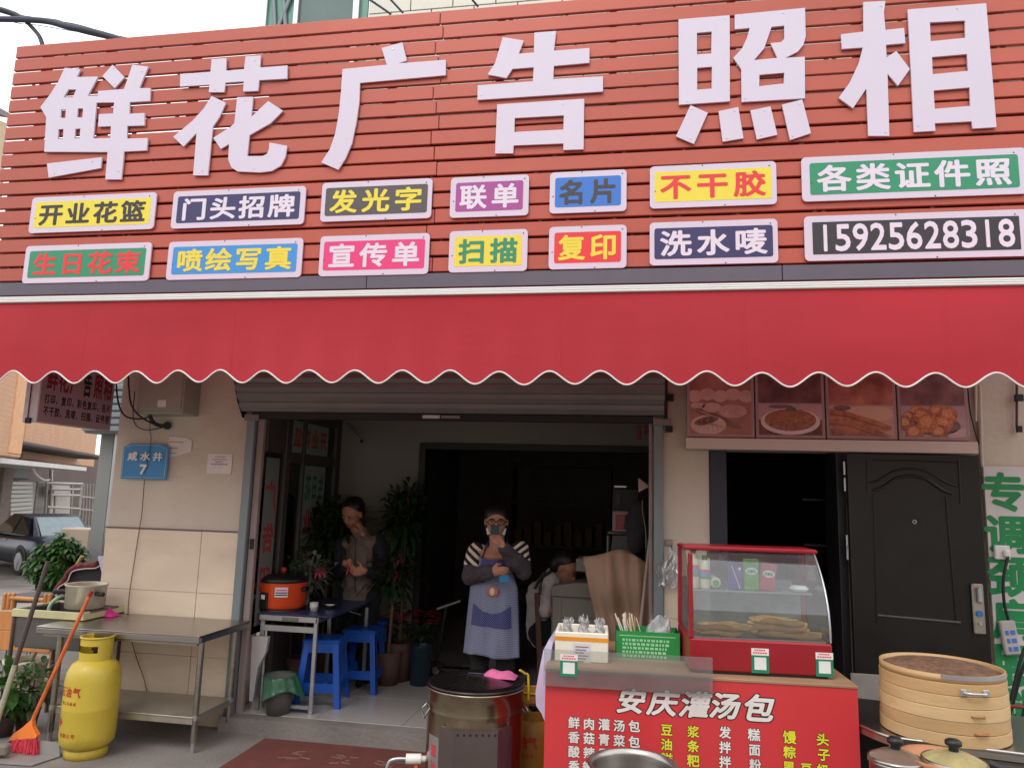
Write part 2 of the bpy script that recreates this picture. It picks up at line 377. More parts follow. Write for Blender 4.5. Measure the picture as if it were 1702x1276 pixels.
for i in range(NS-1):
    z1 = ZT-i*PITCH_-.1
    for q in range(16): x = -4.8+random.uniform(0, 7.4); brk.box((x, -.135, z1-.014), (x+random.uniform(.008, .03), -.121, z1+.001))
brk.build('bracket', M('sign_frame', (96, 66, 62)), sgn, kind='stuff')
mTrim = M('grey_trim', (92, 88, 98), .4, .3, var=.05)
for a, b in ((-4.9, -1.86), (-1.857, .9), (.903, 2.75)): MB().box((a, -.165, 2.985), (b, -.06, 3.088), .004).build('trim', mTrim, sgn)
MB().box((-4.9, -.10, 2.86), (2.75, -.03, 2.983)).build('soffit', M('soffit_shadow', (70, 50, 56), .6), sgn)  # dark maroon strip: the shadow in this gap is put into its colour
def c1(x, y): return (x/2.6583, y/2.6583)
def c2(x, y): return (500+x/2.6583, y/2.6583)
def c3(x, y): return (1050+x/2.6104, y/2.6104)
YL = -.172
def lf(f): return lambda x, y: P(*f(x, y), YL)
BIG = [
 (c1, '鲜', [[[(286,300),(355,308),(339,341),(433,339),(387,424),(433,424),(433,403),(548,394),(585,287),(655,295),(615,390),(665,390),(662,447),(573,452),(571,503),(638,500),(638,555),(562,557),(560,613),(652,610),(648,665),(548,670),(535,793),(465,793),(475,672),(195,671),(204,518),(178,474),(220,419),(257,362)],
  [(302,396),(337,396),(321,431),(280,431)],[(270,483),(291,483),(289,522),(267,521)],[(344,480),(367,479),(364,520),(340,519)],[(258,572),(280,570),(278,615),(255,615)],[(333,570),(355,568),(352,612),(329,612)],
  [(426,454),(504,453),(500,502),(437,505),(433,560),(490,558),(487,610),(412,612)]],
  [[(497,287),(550,342),(506,390),(452,337)]], [[(207,723),(450,695),(445,743),(215,785)]]]),
 (c1, '花', [[[(797,328),(930,318),(935,262),(1000,258),(998,313),(1078,308),(1085,250),(1152,246),(1148,299),(1270,290),(1268,348),(1145,355),(1140,402),(1074,405),(1077,360),(996,366),(990,408),(922,408),(926,375),(795,383)]],
  [[(935,425),(998,455),(968,520),(940,560),(918,775),(853,775),(868,588),(810,648),(765,605),(850,535),(900,480)]],
  [[(1048,430),(1118,428),(1110,517),(1185,447),(1250,490),(1195,545),(1102,598),(1092,690),(1160,690),(1180,680),(1188,660),(1190,630),(1268,645),(1260,695),(1240,733),(1200,756),(1150,762),(1050,758),(1022,740),(1008,705),(1012,637),(975,658),(942,610),(1020,560),(1035,545)]]]),
 (c2, '广', [[[(357,213),(448,188),(468,268),(430,281),(640,265),(640,333),(261,367),(258,450),(245,540),(225,635),(197,700),(165,750),(90,718),(128,660),(152,590),(168,500),(178,400),(184,306),(380,287)]]]),
 (c2, '告', [[[(892,165),(985,180),(962,238),(1030,233),(1032,145),(1128,138),(1118,225),(1275,213),(1275,278),(1118,292),(1115,350),(1335,338),(1335,405),(780,442),(782,378),(1025,360),(1029,298),(935,305),(908,345),(825,330),(858,280)]],
  [[(868,462),(1252,437),(1249,660),(1160,663),(1160,634),(940,643),(938,678),(858,678)],[(945,522),(1162,510),(1160,573),(943,584)]]]),
 (c3, '照', [[[(203,85),(425,67),(426,440),(205,455)],[(283,143),(347,138),(345,233),(283,237)],[(284,295),(348,290),(347,385),(284,390)]],
  [[(447,65),(752,35),(755,160),(745,195),(720,225),(665,252),(751,247),(752,427),(477,443),(475,300),(441,252),(478,212),(500,165),(512,122),(447,128)],[(607,117),(662,112),(662,168),(648,184),(602,188),(632,252),(530,262),(575,210)],[(554,325),(662,316),(660,363),(553,375)]],
  [[(255,457),(330,490),(270,625),(192,592)]],[[(377,483),(462,465),(485,600),(395,615)]],[[(515,480),(602,462),(632,585),(543,605)]],[[(652,455),(740,432),(778,578),(687,608)]]]),
 (c3, '相', [[[(1005,10),(1101,5),(1094,55),(1101,131),(1182,122),(1187,188),(1103,195),(1106,250),(1148,222),(1207,300),(1155,373),(1110,320),(1118,590),(1027,590),(1018,385),(960,470),(898,425),(945,360),(985,275),(1003,207),(912,213),(908,150),(1006,138)]],
  [[(1198,42),(1538,15),(1583,552),(1480,558),(1475,527),(1315,535),(1318,568),(1225,573)],[(1294,98),(1446,90),(1448,165),(1297,180)],[(1303,248),(1455,235),(1460,308),(1306,323)],[(1310,393),(1466,380),(1470,460),(1315,473)]]])]
def pin_poly(x, y, L):
    c = False
    for i in range(len(L)):
        (x1, y1), (x2, y2) = L[i-1], L[i]
        if (y1 > y) != (y2 > y) and x < (x2-x1)*(y-y1)/(y2-y1)+x1: c = not c
    return c
def inside(L, holes, top):
    xs_ = [a[0] for a in L]; ys_ = [a[1] for a in L]; best = None
    for _ in range(300):
        x, y = random.uniform(min(xs_), max(xs_)), random.uniform(min(ys_), max(ys_))
        if all(pin_poly(x+dx, y+dy, L) and not any(pin_poly(x+dx, y+dy, h) for h in holes) for dx, dy in ((0, 0), (12, 0), (-12, 0), (0, 12), (0, -12))):
            if best is None or (y > best[1]) == bool(top): best = (x, y)
    return best
for f, ch, comps in BIG:
    big = MB()
    for loops in comps:
        m_ = flat_shape(loops, lf(f), V3((0, .014, 0))); big.add(m_.v, m_.f)
    o = big.build('character', mLetter, sgn, 'big white cut-out character '+ch)
    dots = MB()
    for loops in comps:
        L = loops[0]; p = random.choice(L); q = (sum(a[0] for a in L)/len(L), sum(a[1] for a in L)/len(L))
        for s_ in (.0, 1):
            w_ = inside(L, loops[1:], s_)
            if w_ is None: continue
            w_ = lf(f)(*w_)
            MB().cyl(w_+V3((0, -.003, 0)), w_+V3((0, .001, 0)), .006, n=8).build('screw', mAlu, o)
# standoff pegs keep the characters off the slats
peg = MB()
for f, ch, comps in BIG:
    for loops in comps:
        L = loops[0]; a = lf(f)(*L[0]); b = lf(f)(*L[len(L)//2])
        for s_ in (0, 1):
            q = inside(L, loops[1:], s_)
            if q is None: continue
            q = lf(f)(*q); peg.cyl((q.x, -.158, q.z), (q.x, -.149, q.z), .01, n=6)
peg.build('spacer', mDark, sgn, kind='stuff')

# ------------------------------------------------------------------ fourteen small plaques
def rrect(cx, cz, w_, h_, r, y, th):
    pts = []
    for sx, sz, a in ((1, 1, 0), (-1, 1, 90), (-1, -1, 180), (1, -1, 270)):
        for k_ in range(5): t_ = R(a+k_*22.5); pts.append((cx+sx*(w_/2-r)+r*math.cos(t_), y, cz+sz*(h_/2-r)+r*math.sin(t_)))
    return MB().prism(pts, (0, th, 0))
inks = dict(yellow=(222, 208, 62), navy=(48, 44, 92), grey=(78, 72, 72), purple=(158, 66, 140), blue=(48, 112, 196), green=(40, 138, 98), pink=(216, 52, 118), red=(216, 48, 52), white=(216, 210, 222), dark=(58, 52, 56), black=(44, 40, 44), sky=(56, 140, 206))
def ink(n_): return M('print_'+n_, inks[n_], .45, var=.03, scale=3)
PL = [('开业花篮', 152.5, 354, 206, 60.5, 'yellow', 'black'), ('门头招牌', 394.7, 345, 219.5, 63.2, 'navy', 'white'), ('发光字', 624.6, 332.8, 183, 66, 'grey', 'yellow'), ('联单', 813, 326.2, 130, 68, 'purple', 'white'),
 ('名片', 977, 318.4, 127.5, 69.5, 'blue', 'dark'), ('不干胶', 1184, 307.6, 210.5, 71.5, 'yellow', 'red'), ('各类证件照', 1516, 291, 376, 76, 'green', 'white'),
 ('生日花束', 143, 437.3, 208.5, 63.5, 'green', 'red'), ('喷绘写真', 388.3, 430.8, 223, 65, 'sky', 'yellow'), ('宣传单', 620.8, 423.6, 181.5, 68, 'pink', 'white'), ('扫描', 810.8, 416.9, 130, 70, 'yellow', 'green'),
 ('复印', 976.3, 410.8, 129, 72, 'red', 'yellow'), ('洗水唛', 1184.9, 402.7, 213, 73, 'navy', 'white'), ('15925628318', 1519.3, 391.6, 373, 77, 'black', 'white')]
for i, (s_, px, py, pw, ph, bgc, fg) in enumerate(PL):
    Y = -.172; c = P(px, py, Y); wd = P(px+pw/2, py, Y).x-P(px-pw/2, py, Y).x; ht = P(px, py-ph/2, Y).z-P(px, py+ph/2, Y).z-.004
    c.y = Y; what = 'telephone number' if s_[0] == '1' else 'text'
    pq = thing('sign_plaque', '%s plaque with %s %s in the %s row of the slatted sign' % (bgc.replace('sky', 'light blue'), fg, 'telephone number '+s_ if s_[0] == '1' else 'characters '+s_, 'upper' if i < 7 else 'lower'), 'plaque', c, 'small plaques on the slatted sign')
    rrect(c.x, c.z, wd, ht, .028, Y, .012).build('board', mLetter, pq)
    iw, ih = wd*(.925 if wd > .6 else .86), ht*.72
    rrect(c.x, c.z, iw, ih, .016 if bgc not in ('yellow', 'black') else .004, Y-.0012, .0011).build('print', ink(bgc), pq)
    n_ = len(s_); tw = iw*(.96 if s_[0] == '1' else .95)
    text(s_, (c.x, Y-.0013, c.z), FX, FZ, FN, tw, ih*.80, gap=.1 if s_[0] == '1' else (.12 if n_ > 3 else .16), bold=.032 if s_[0] != '1' else .03).build('lettering', ink(fg), pq)
    scw = MB()
    for sx, sz in ((-.08, .5), (.46, .42), (-.47, -.1), (.1, -.5)): q = V3((c.x+sx*wd*.97, Y-.002, c.z+sz*(ht-.014))); MB().cyl(q, q+V3((0, .004, 0)), .0045, n=6).build('screw', mDark, pq)

# ================================================================== AWNING
aw = thing('awning', 'red fabric awning with scalloped valance and white piping over the shop front', 'awning', (-1, -.7, 2.6))
XA, XB = -4.7, 2.6
def valf(u, v):
    x = XA+(XB-XA)*u; top = 2.637+.0*x; bot = 2.196+.033*math.cos(2*math.pi*(x+3.563)/.26)-.006*math.sin(x*.9)+.004*math.sin(x*7.3)*math.sin(x*2.1)
    z = top+(bot-top)*v
    y = -1.2-.006*math.sin(x*3.1+1)*v-.005*math.cos(2*math.pi*(x+3.563)/.26)*v*v-.012*math.sin(x*1.1)*math.sin(v*3.1)
    return (x, y, z)
MB().grid(valf, 900, 14).build('valance', mRedFab, aw)
for sx_ in (.09, .215, .34, .465, .59, .715, .84): MB().grid(lambda u, v: (valf(sx_+(u-.5)*.0032, v)[0], valf(sx_, v)[1]-.0016*math.sin(math.pi*u), valf(sx_+(u-.5)*.0032, v*.995)[2]), 3, 14).build('seam', mRedFab, aw)
MB().tube([valf(i/900, 1.003) for i in range(901)], .0048, 6).build('piping', mWhitePl, aw)
def topf(u, v):
    x = XA+(XB-XA)*u; return (x, -1.2+v*1.1, 2.674+.235*v-.012*math.sin(v*3.14)*(1+.3*math.sin(x*4)))
MB().grid(topf, 80, 8).build('canopy', mRedFab, aw)
b_ = MB()
for q in range(3): b_.tube([(XA, -1.207, 2.6445+q*.011), (XB, -1.207, 2.6445+q*.011)], .0072, 8)
b_.box((XA, -1.2, 2.639), (XB, -1.165, 2.672)); b_.build('front_bar', mWhitePl, aw)
MB().cyl((XA, -.12, 2.86), (XB, -.12, 2.86), .04, n=16).build('roller', mWhitePl, aw)
for x in (-2.9, -.3, 2.0):
    m_ = MB(); m_.tube([(x, -.06, 2.62), (x+.45, -.62, 2.60), (x, -1.16, 2.645)], .018, 8); m_.box((x-.04, -.08, 2.55), (x+.04, 0, 2.7), .005); m_.build('folding_arm', mWhitePl, aw)
# ================================================================== SHUTTER, OPENING, ROOM
sh = thing('roller_shutter', 'rolled up brown grey roller shutter with its guide rails round the open shop front', 'roller shutter', (-1.3, -.05, 2.3))
prof = [(.0, 2.095), (-.03, 2.10)]
def shut(u, v):
    a = v*math.pi*.62; r = .27+.006*abs(math.sin(v*40)); return (-2.765+u*2.935, -.02-r*math.sin(a)*.55-.05, 2.135+.27-.27*math.cos(a)*1.0)
cyl_ = MB()
for q in range(7):
    z = 2.135+q*.062; y = -.05-.16*math.sin(min(1, (q+.6)/5)*1.5)
    y2 = -.05-.16*math.sin(min(1, (q+1.6)/5)*1.5)
    MB().prism([(-2.765, -.0, z), (-2.765, y, z), (-2.765, (y+y2)/2-.012, z+.03), (-2.765, y2, z+.059), (-2.765, -.0, z+.059)], (2.935, 0, 0)).build('slat', mShut, sh)
MB().box((-2.70, -.055, 2.085), (.1, -.02, 2.134), .004).build('bottom_bar', mDark, sh)
MB().box((-1.44, -.06, 2.10), (-1.32, -.0555, 2.122)).build('lock', mAlu, sh); lb = MB().box((-1.31, -.06, 2.102), (-1.18, -.0555, 2.12)); lb.build('label_sticker', M('pale_sticker', (130, 124, 128)), sh)
ep = [(-2.77, .0, 2.1), (-2.77, -.05, 2.09), (-2.77, -.14, 2.2), (-2.77, -.2, 2.33), (-2.77, -.24, 2.6), (-2.77, 0, 2.6)]
MB().prism(ep, (.006, 0, 0)).build('end_plate', mDark, sh)
ep2 = [(.172, q[1], q[2]) for q in ep]; MB().prism(ep2, (.006, 0, 0)).build('end_plate', mDark, sh)
for a, b in ((-2.735, -2.675), (.105, .165)): MB().box((a, -.045, .0), (b, .03, 2.09), .004).build('guide_rail', mGreyBlue, sh)
for a, b in ((-2.668, -2.62), (.075, .098)): MB().box((a, -.01, .05), (b, .03, 2.09), .004).build('jamb', M('jamb_paint', (140, 124, 120), .6, var=.08, dirt=.3), sh)
for a in (-2.745, .10): MB().box((a, -.07, 2.07), (a+.11, -.046, 2.115), .003).build('bracket', mShut, sh)
MB().box((-2.655, -.018, 1.18), (-2.625, -.011, 1.25), .002).build('latch', mDark, sh)

fl = MB(); fl.box((-2.735, -.10, 0), (.1, .0, .096)); struct(fl.build('door_step', mConc))
mFl = M('floor_tile', (168, 164, 158), .22, var=.07, scale=1.5, dirt=.25, dirtcol=(110, 104, 98))
FLOOR = struct(MB().box((-2.73, 0.0, 0), (2.05, 6, .094)).build('shop_floor', mGrout))
for i in range(5):
    for j in range(7):
        a = -2.7+i*.6; b = .005+j*.6
        if a < .1 or j > 2: MB().box((a, b, .0945), (min(a+.597, .15), b+.597, .1), .001).build('floor_tile', mFl, FLOOR)
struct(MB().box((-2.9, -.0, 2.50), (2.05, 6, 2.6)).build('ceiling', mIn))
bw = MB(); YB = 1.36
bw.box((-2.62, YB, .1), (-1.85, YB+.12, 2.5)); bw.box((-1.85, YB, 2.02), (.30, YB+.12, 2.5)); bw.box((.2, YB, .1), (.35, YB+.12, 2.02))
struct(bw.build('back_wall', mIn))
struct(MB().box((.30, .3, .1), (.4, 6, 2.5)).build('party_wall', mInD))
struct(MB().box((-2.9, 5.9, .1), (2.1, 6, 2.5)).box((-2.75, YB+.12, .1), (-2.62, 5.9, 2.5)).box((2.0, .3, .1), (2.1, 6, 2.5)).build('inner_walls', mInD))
dfm = thing('door_frame', 'dark frame round the wide doorway into the unlit back room', 'door frame', (-.9, YB, 1.1))
MB().box((-1.87, YB-.03, .1), (-1.81, YB+.13, 2.03), .004).build('jamb', mDark, dfm); MB().box((-1.81, YB-.03, 1.975), (.2, YB+.13, 2.03), .004).build('head', mDark, dfm)
# glass side wall with mirrored lettering
gw = thing('glass_partition', 'dark framed glass side wall with mirrored red lettering, left inside the shop', 'window', (-2.62, .8, 1.1))
mFrame = M('dark_frame', (70, 60, 60), .5, .2)
for y0, y1, nm in ((.32, .40, 'mullion'), (.62, .66, 'mullion'), (1.26, 1.36, 'mullion')): MB().box((-2.645, y0, .1), (-2.60, y1, 2.5), .004).build(nm, mFrame, gw)
for z0, z1, a, b in ((1.80, 1.87, .4, 1.26), (2.14, 2.5, .3, 1.36), (.1, .6, .3, 1.36), (1.86, 2.14, .03, .32)): MB().box((-2.64, a, z0), (-2.605, b, z1), .004).build('rail', mFrame, gw)
mInkG = M('glass_red_print', (150, 56, 54), .6); mFilm = M('white_film', (150, 154, 148), .5, var=.06, trans=.5)
for y0, y1, z0, z1 in ((.40, 1.26, 1.87, 2.14), (.40, .62, .6, 1.8), (.66, 1.26, .6, 1.8), (.03, .32, .6, 1.86)): MB().box((-2.63, y0, z0), (-2.624, y1, z1)).build('pane', mGlass, gw)
MB().box((-2.6225, .45, 1.88), (-2.6215, 1.12, 2.13)).build('film', mFilm, gw)
MB().box((-2.6225, .70, .9), (-2.6215, 1.1, 1.79)).build('film', mFilm, gw)
MB().box((-2.6225, .07, .65), (-2.6215, .27, 1.82)).build('film', mFilm, gw)
FY, FXn = V3((0, 1, 0)), V3((1, 0, 0))
# seen from inside the words run backwards: drawn with the x axis reversed
def mirtext(s, c, wd, ht, ink_): text(s, c, (0, -1, 0), FZ, FXn, -wd, ht, bold=.03) if 0 else None
def mirrored(s, y0, y1, z0, z1, mat):
    mb = MB(); k_ = len(s); cell = (y1-y0)/k_
    for i, ch in enumerate(s): glyph(mb, ch, V3((-2.6213, y1-cell*(i+.08), z0)), V3((0, -1, 0)), FZ, FXn, cell*.84, z1-z0, .035)
    return mb.build('lettering', mat, gw)
mirrored('开业花篮', .46, 1.1, 1.93, 2.08, mInkG); mirrored('生日花', .72, 1.08, 1.52, 1.72, M('print_teal', (40, 96, 84))); mirrored('开业', .72, 1.08, 1.24, 1.44, mInkG); mirrored('广告', .72, 1.08, .95, 1.15, mInkG)
for k_, (z, c_) in enumerate(((1.45, '广'), (1.15, '告'), (.85, '印'))): glyph(mbx := MB(), c_, V3((-2.6213, .25, z)), V3((0, -1, 0)), FZ, FXn, .16, .2, .035); mbx.build('lettering', mInkG, gw)
tb = thing('wall_tube', 'short pale tube fixed high on the inner back wall beside the glass partition', 'tube', P(590, 720, 1.3))
MB().cyl(P(578, 706, 1.34), P(601, 733, 1.25), .012, n=10).build('tube', mIn, tb); MB().ball(P(601, 733, 1.25), .016, 8, 6).build('end_cap', mDark, tb)

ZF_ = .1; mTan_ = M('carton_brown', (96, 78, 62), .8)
# ================================================================== RIGHT DOORWAY
lx = thing('menu_lightbox', 'row of four food photo panels above a pale metal rail over the black door', 'sign', (1.17, -.1, 2.2))
z0, z1 = 1.995, 2.55
mPan = M('panel_frame', (160, 128, 130), .4, var=.04)
edges = [P(x, 735, -.12).x for x in (1142, 1257, 1375, 1495, 1615)]
def dsc(mb, cx, cz, rx, rz, y, n=28, a=0.):
    mb.add([(cx+rx*math.cos(2*math.pi*k/n)*math.cos(a)-rz*math.sin(2*math.pi*k/n)*math.sin(a), y, cz+rx*math.cos(2*math.pi*k/n)*math.sin(a)+rz*math.sin(2*math.pi*k/n)*math.cos(a)) for k in range(n)], [tuple(range(n))]); return mb
def pm(nm, c, v=.2, s=20): return M('photo_'+nm, [k_*.8+d_*.2 for k_, d_ in zip(c, (216, 180, 178))], .4, var=v, scale=s)
for k in range(4):
    a, b = edges[k], edges[k+1]-.008; w_ = b-a
    pn = MB().box((a, -.12, z0), (b, -.05, z1), .003).build('panel', mPan, lx)
    m0, m1, mz = a+.018, b-.018, 2.21
    y = -.1206
    def slab(nm, x0, x1, za, zb, mat, q=0): return MB().box((x0, y-.0004*q-.0003, za), (x1, y-.0004*q, zb)).build(nm, mat, pn)
    hh2 = mz-z0-.025; UU = lambda u: m0+(m1-m0)*u; VV = lambda v: z0+.02+hh2*v; ww = m1-m0
    def el(u, v, ru, rv, q, mat, nm, a=0.):
        n_ = 32; pts = []
        for t_ in range(n_):
            x_ = ru*ww*math.cos(6.2832*t_/n_); z_ = rv*hh2*math.sin(6.2832*t_/n_); pts.append((min(m1, max(m0, UU(u)+x_*math.cos(a)-z_*math.sin(a))), y-.0010-.0004*q, min(z1-.02, max(z0+.02, VV(v)+x_*math.sin(a)+z_*math.cos(a)))))
        return MB().poly(pts).build(nm, mat, pn)
    def lines(segs, r_, q, mat, nm):
        m_ = MB()
        for sg_ in segs: m_.tube([(min(m1, max(m0, UU(u))), y-.0012-.0004*q, VV(v)) for u, v in sg_], r_, 4)
        return m_.build(nm, mat, pn, kind='stuff')
    if k == 0:
        slab('photo', m0, m1, z0+.02, mz, pm('board', (150, 84, 66), .2, 6)); slab('photo', m0, m1, mz+.003, z1-.02, pm('steamer', (150, 84, 76), .25, 8))
        for q in range(5): el(.08+.21*q, 1.26+.06*(q % 2), .13, .2, q % 3, pm('bun', (196, 150, 136), .12, 9), 'bun')
        el(.45, .52, .42, .12, 0, pm('shade', (104, 60, 54), .3, 10), 'shade', -.4)
        el(.36, .88, .16, .16, 1, pm('bun', (196, 150, 136)), 'bun'); el(.13, .95, .12, .10, 1, pm('bun', (196, 150, 136)), 'bun'); el(.70, .76, .23, .22, 2, pm('bun2', (190, 144, 128), .14, 12), 'bun')
        lines([[(.70+.01*j, .95), (.70+.09*(j-2.5), .80-.01*j*j/3), (.70+.10*(j-2.5), .66)] for j in range(6)], .0014, 3, pm('fold', (160, 116, 102)), 'pleats')
        el(.30, .30, .29, .32, 3, pm('bun3', (200, 158, 142), .12, 12), 'bun'); el(.27, .44, .20, .13, 4, pm('filling', (92, 52, 42), .6, 70), 'filling', .25)
        lines([[(.34, .36), (.34+.07*(j-3.5), .22), (.34+.085*(j-3.5), .05+.02*abs(j-3.5))] for j in range(8)], .0016, 5, pm('fold', (160, 116, 102)), 'pleats'); lines([[(.0, .88), (.3, .66), (.45, .55)]], .004, 2, pm('chopstick', (186, 140, 112)), 'chopstick')
    if k == 1:
        slab('photo', m0, m1, z0+.02, mz-.005, pm('cloth', (176, 132, 134), .15, 8)); slab('photo', m0, m1, mz+.004, z1-.02, pm('darkdish', (76, 40, 40), .4, 14))
        slab('bamboo_mat', m0, m1, z0+.02, z0+.02+hh2*.5, M('photo_mat', (96, 52, 52), .5, var=.7, scale=60, stretch=(1, 1, .05)), 1); el(.35, .93, .2, .06, 1, pm('shade2', (96, 60, 66), .4, 9), 'napkin_shade')
        el(.5, .44, .47, .43, 2, pm('bowl', (214, 186, 180), .05), 'bowl'); el(.5, .49, .41, .36, 3, pm('noodles', (132, 66, 40), .5, 50), 'noodle_base'); random.seed(3); sg_ = []
        for q in range(150):
            an = random.uniform(0, 6.28); rr = random.uniform(0, .95)**.6; u_, v_ = .5+.34*rr*math.cos(an), .50+.30*rr*math.sin(an)+.05; t_ = random.uniform(0, 6.28); sg_.append([(u_+.06*math.cos(t_+j*.5), v_+.08*math.sin(t_+j*.5)) for j in range(5)])
        lines(sg_[:75], .0011, 4, pm('noodle', (206, 124, 74), .3, 40), 'noodles'); lines(sg_[75:], .0009, 5, pm('noodle2', (168, 84, 52), .3, 40), 'noodles'); el(.52, .84, .08, .07, 7, pm('greens', (66, 74, 44), .5, 60), 'herbs')
    if k == 2:
        slab('photo', m0, m1, z0+.02, mz-.01, pm('plate', (184, 134, 110), .1, 5)); slab('photo', m0, m1, mz-.003, z1-.02, pm('fried', (150, 74, 56), .5, 9)); el(.62, .72, .40, .26, 0, pm('plate2', (200, 152, 124), .06, 5), 'plate'); el(.2, .9, .14, .08, 1, pm('shade2', (96, 60, 66)), 'shade')
        for q in range(3):
            o_ = -.3*q; c_ = lambda u, v: (min(m1, max(m0, UU(u))), y-.0014-.0005*q, max(z0+.0205, VV(v+o_)))
            MB().poly([c_(0, .86), c_(.2, .84), c_(.45, .68), (c_(.75, .5)), c_(.9, .36), c_(.97, .3), c_(.95, .2), c_(.86, .16), c_(.7, .22), c_(.45, .38), c_(.2, .52), c_(0, .6)]).build('dough_stick', pm('youtiao%d' % q, (166-12*q, 86-8*q, 52), .4, 22), pn)
            if q < 2: lines([[(0, .70+o_), (.3, .62+o_), (.6, .42+o_), (.9, .24+o_)]], .0018, 4+q, pm('crease', (110, 54, 36)), 'crease')
    if k == 3:
        slab('photo', m0, m1, z0+.02, mz-.012, pm('napkin', (164, 128, 134), .15, 6)); slab('photo', m0, m1, mz-.005, z1-.02, pm('dark4', (108, 66, 66), .4, 9)); el(.9, .12, .24, .12, 0, pm('napkin2', (186, 150, 150), .1), 'napkin', .3); el(.5, .35, .42, .3, 0, pm('shade3', (92, 54, 56), .3), 'shade')
        for q, (u_, v_, r_) in enumerate(((.25, .80, .11), (.55, .82, .12), (.12, .62, .10), (.74, .70, .14), (.33, .66, .14), (.06, .42, .13), (.66, .42, .14), (.20, .12, .14), (.58, .14, .14), (.40, .44, .16))):
            el(u_, v_, r_, r_*ww/hh2, 1+q, M('photo_ball%d' % (q % 3), (186-16*(q % 3), 108-10*(q % 3), 70), .4, var=.45, scale=70), 'sesame_ball'); el(u_-.02, v_+.05, r_*.6, r_*.5*ww/hh2, 1.4+q, M('photo_ballhi', (204, 134, 92), .4, var=.35, scale=80), 'ball_crust')
a, b = P(1140, 740, -.13).x, P(1625, 745, -.13).x
MB().box((a, -.14, 1.918), (b, -.02, 1.99), .003).build('rail', M('pale_rail', (196, 176, 168), .4, .3, var=.04), lx)
MB().tube(curve([P(1607, 625, -.03), P(1612, 680, -.03), P(1620, 715, -.03), P(1627, 738, -.03)]), .004, 6).build('cable', mBlack, lx)
fr = MB(); fr.box((.455, -.01, .1), (.56, .28, 1.93), .004); 
fo = fr.build('door_jamb', M('navy_frame', (48, 50, 62), .5, .2, var=.1)); tag(fo, 'dark blue grey door jamb at the left of the unlit kitchen doorway', 'door frame')
# door leaf folded open against the wall
dl = thing('security_door', 'black steel door leaf with arched panel, peephole and silver lock plate', 'door', (1.65, -.08, 1.0))
mDoor = M('black_door', (30, 26, 25), .35, .3, var=.15, scale=5, bump=.05)
XL, XR = 1.262, P(1630, 800, -.1).x
MB().box((XL, -.10, .06), (XR, -.045, 1.912), .004).build('leaf', mDoor, dl)
def rail_pts(pts, r, nm, mat=mDoor):
    return MB().tube([P(x, y, -.102) for x, y in pts], r, 6).build(nm, mat, dl)
arc = [(1442, 802), (1455, 800), (1470, 792), (1485, 783), (1505, 779), (1520, 779), (1540, 783), (1558, 793), (1575, 803), (1591, 808)]
rail_pts(curve([(x, y, 0) for x, y in arc] and [V3((x, y, 0)) for x, y in arc], 3) and [(q.x, q.y) for q in curve([V3((x, y, 0)) for x, y in arc], 3)], .006, 'moulding')
rail_pts([(q.x, q.y) for q in curve([V3((x+ (1518-x)*.12, y+12, 0)) for x, y in arc], 3)], .010, 'moulding')
rail_pts([(1442, 764), (1442, 820)], .005, 'moulding'); rail_pts([(1593, 764), (1597, 838)], .005, 'moulding')
rail_pts([(1452, 820), (1458, 1035)], .005, 'moulding'); rail_pts([(1572, 825), (1590, 1038)], .005, 'moulding')
rail_pts([(1458, 1022), (1596, 1034)], .008, 'moulding', M('worn_edge', (84, 84, 84), .5, .4)); rail_pts([(1450, 764), (1593, 768)], .004, 'moulding')
q = P(1520, 867, -.103); tr = MB(); tr.tube([q+V3((.0095*math.cos(t_), 0, .0095*math.sin(t_))) for t_ in [k*math.pi/8 for k in range(17)]], .003, 6); tr.build('peephole', mAlu, dl)
c = P(1627, 1010, -.12); lk = MB().box((c.x-.032, -.125, c.z-.145), (c.x+.03, -.101, c.z+.135), .006).build('lock_plate', M('satin_nickel', (168, 160, 150), .35, .8), dl)
MB().box((c.x-.012, -.16, c.z+.03), (c.x+.010, -.126, c.z+.12), .008).build('handle', mAlu, lk); MB().cyl((c.x-.002, -.126, c.z-.03), (c.x-.002, -.138, c.z-.03), .017, n=16).build('keyhole_cover', M('blue_cap', (40, 110, 170)), lk); MB().cyl((c.x, -.126, c.z-.085), (c.x, -.134, c.z-.085), .01, n=12).build('knob', mAlu, lk)
for y_ in (778, 805, 900, 918): q = P(1402+ (y_-778)*.03, y_, -.06); MB().cyl((XL-.012, -.075, q.z-.04), (XL-.012, -.075, q.z+.04), .008, n=10).build('hinge', mAlu, dl)
gp = MB().box((P(1414, 1150, -.3).x, -.32, .05), (P(1470, 1150, -.3).x, -.3, P(1440, 1119, -.3).z), .003).build('grey_board', M('grey_board', (132, 128, 124), .6)); tag(gp, 'plain grey board propped at the foot of the black door behind the bamboo steamer', 'board')
# dim contents of the back room and kitchen
br1 = thing('back_shelving', 'tall grey shelving dimly visible deep in the back room', 'shelving', (-.9, 4.2, ZF_))
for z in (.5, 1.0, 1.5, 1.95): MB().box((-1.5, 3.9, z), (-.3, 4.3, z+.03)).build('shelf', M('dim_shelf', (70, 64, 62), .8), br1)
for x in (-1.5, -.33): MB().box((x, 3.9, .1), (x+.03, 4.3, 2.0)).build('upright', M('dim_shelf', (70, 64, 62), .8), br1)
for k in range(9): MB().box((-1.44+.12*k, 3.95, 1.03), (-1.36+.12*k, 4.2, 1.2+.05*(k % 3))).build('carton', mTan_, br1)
kc = thing('kitchen_cabinet', 'dim pale cabinet low in the unlit kitchen behind the display case', 'cabinet', (.9, 1.6, ZF_)); MB().box((.6, 1.5, .1), (1.5, 2.0, .95), .01).build('body', mIn, kc); MB().box((.58, 1.48, .951), (1.52, 2.02, .98), .004).build('worktop', mSteel, kc)
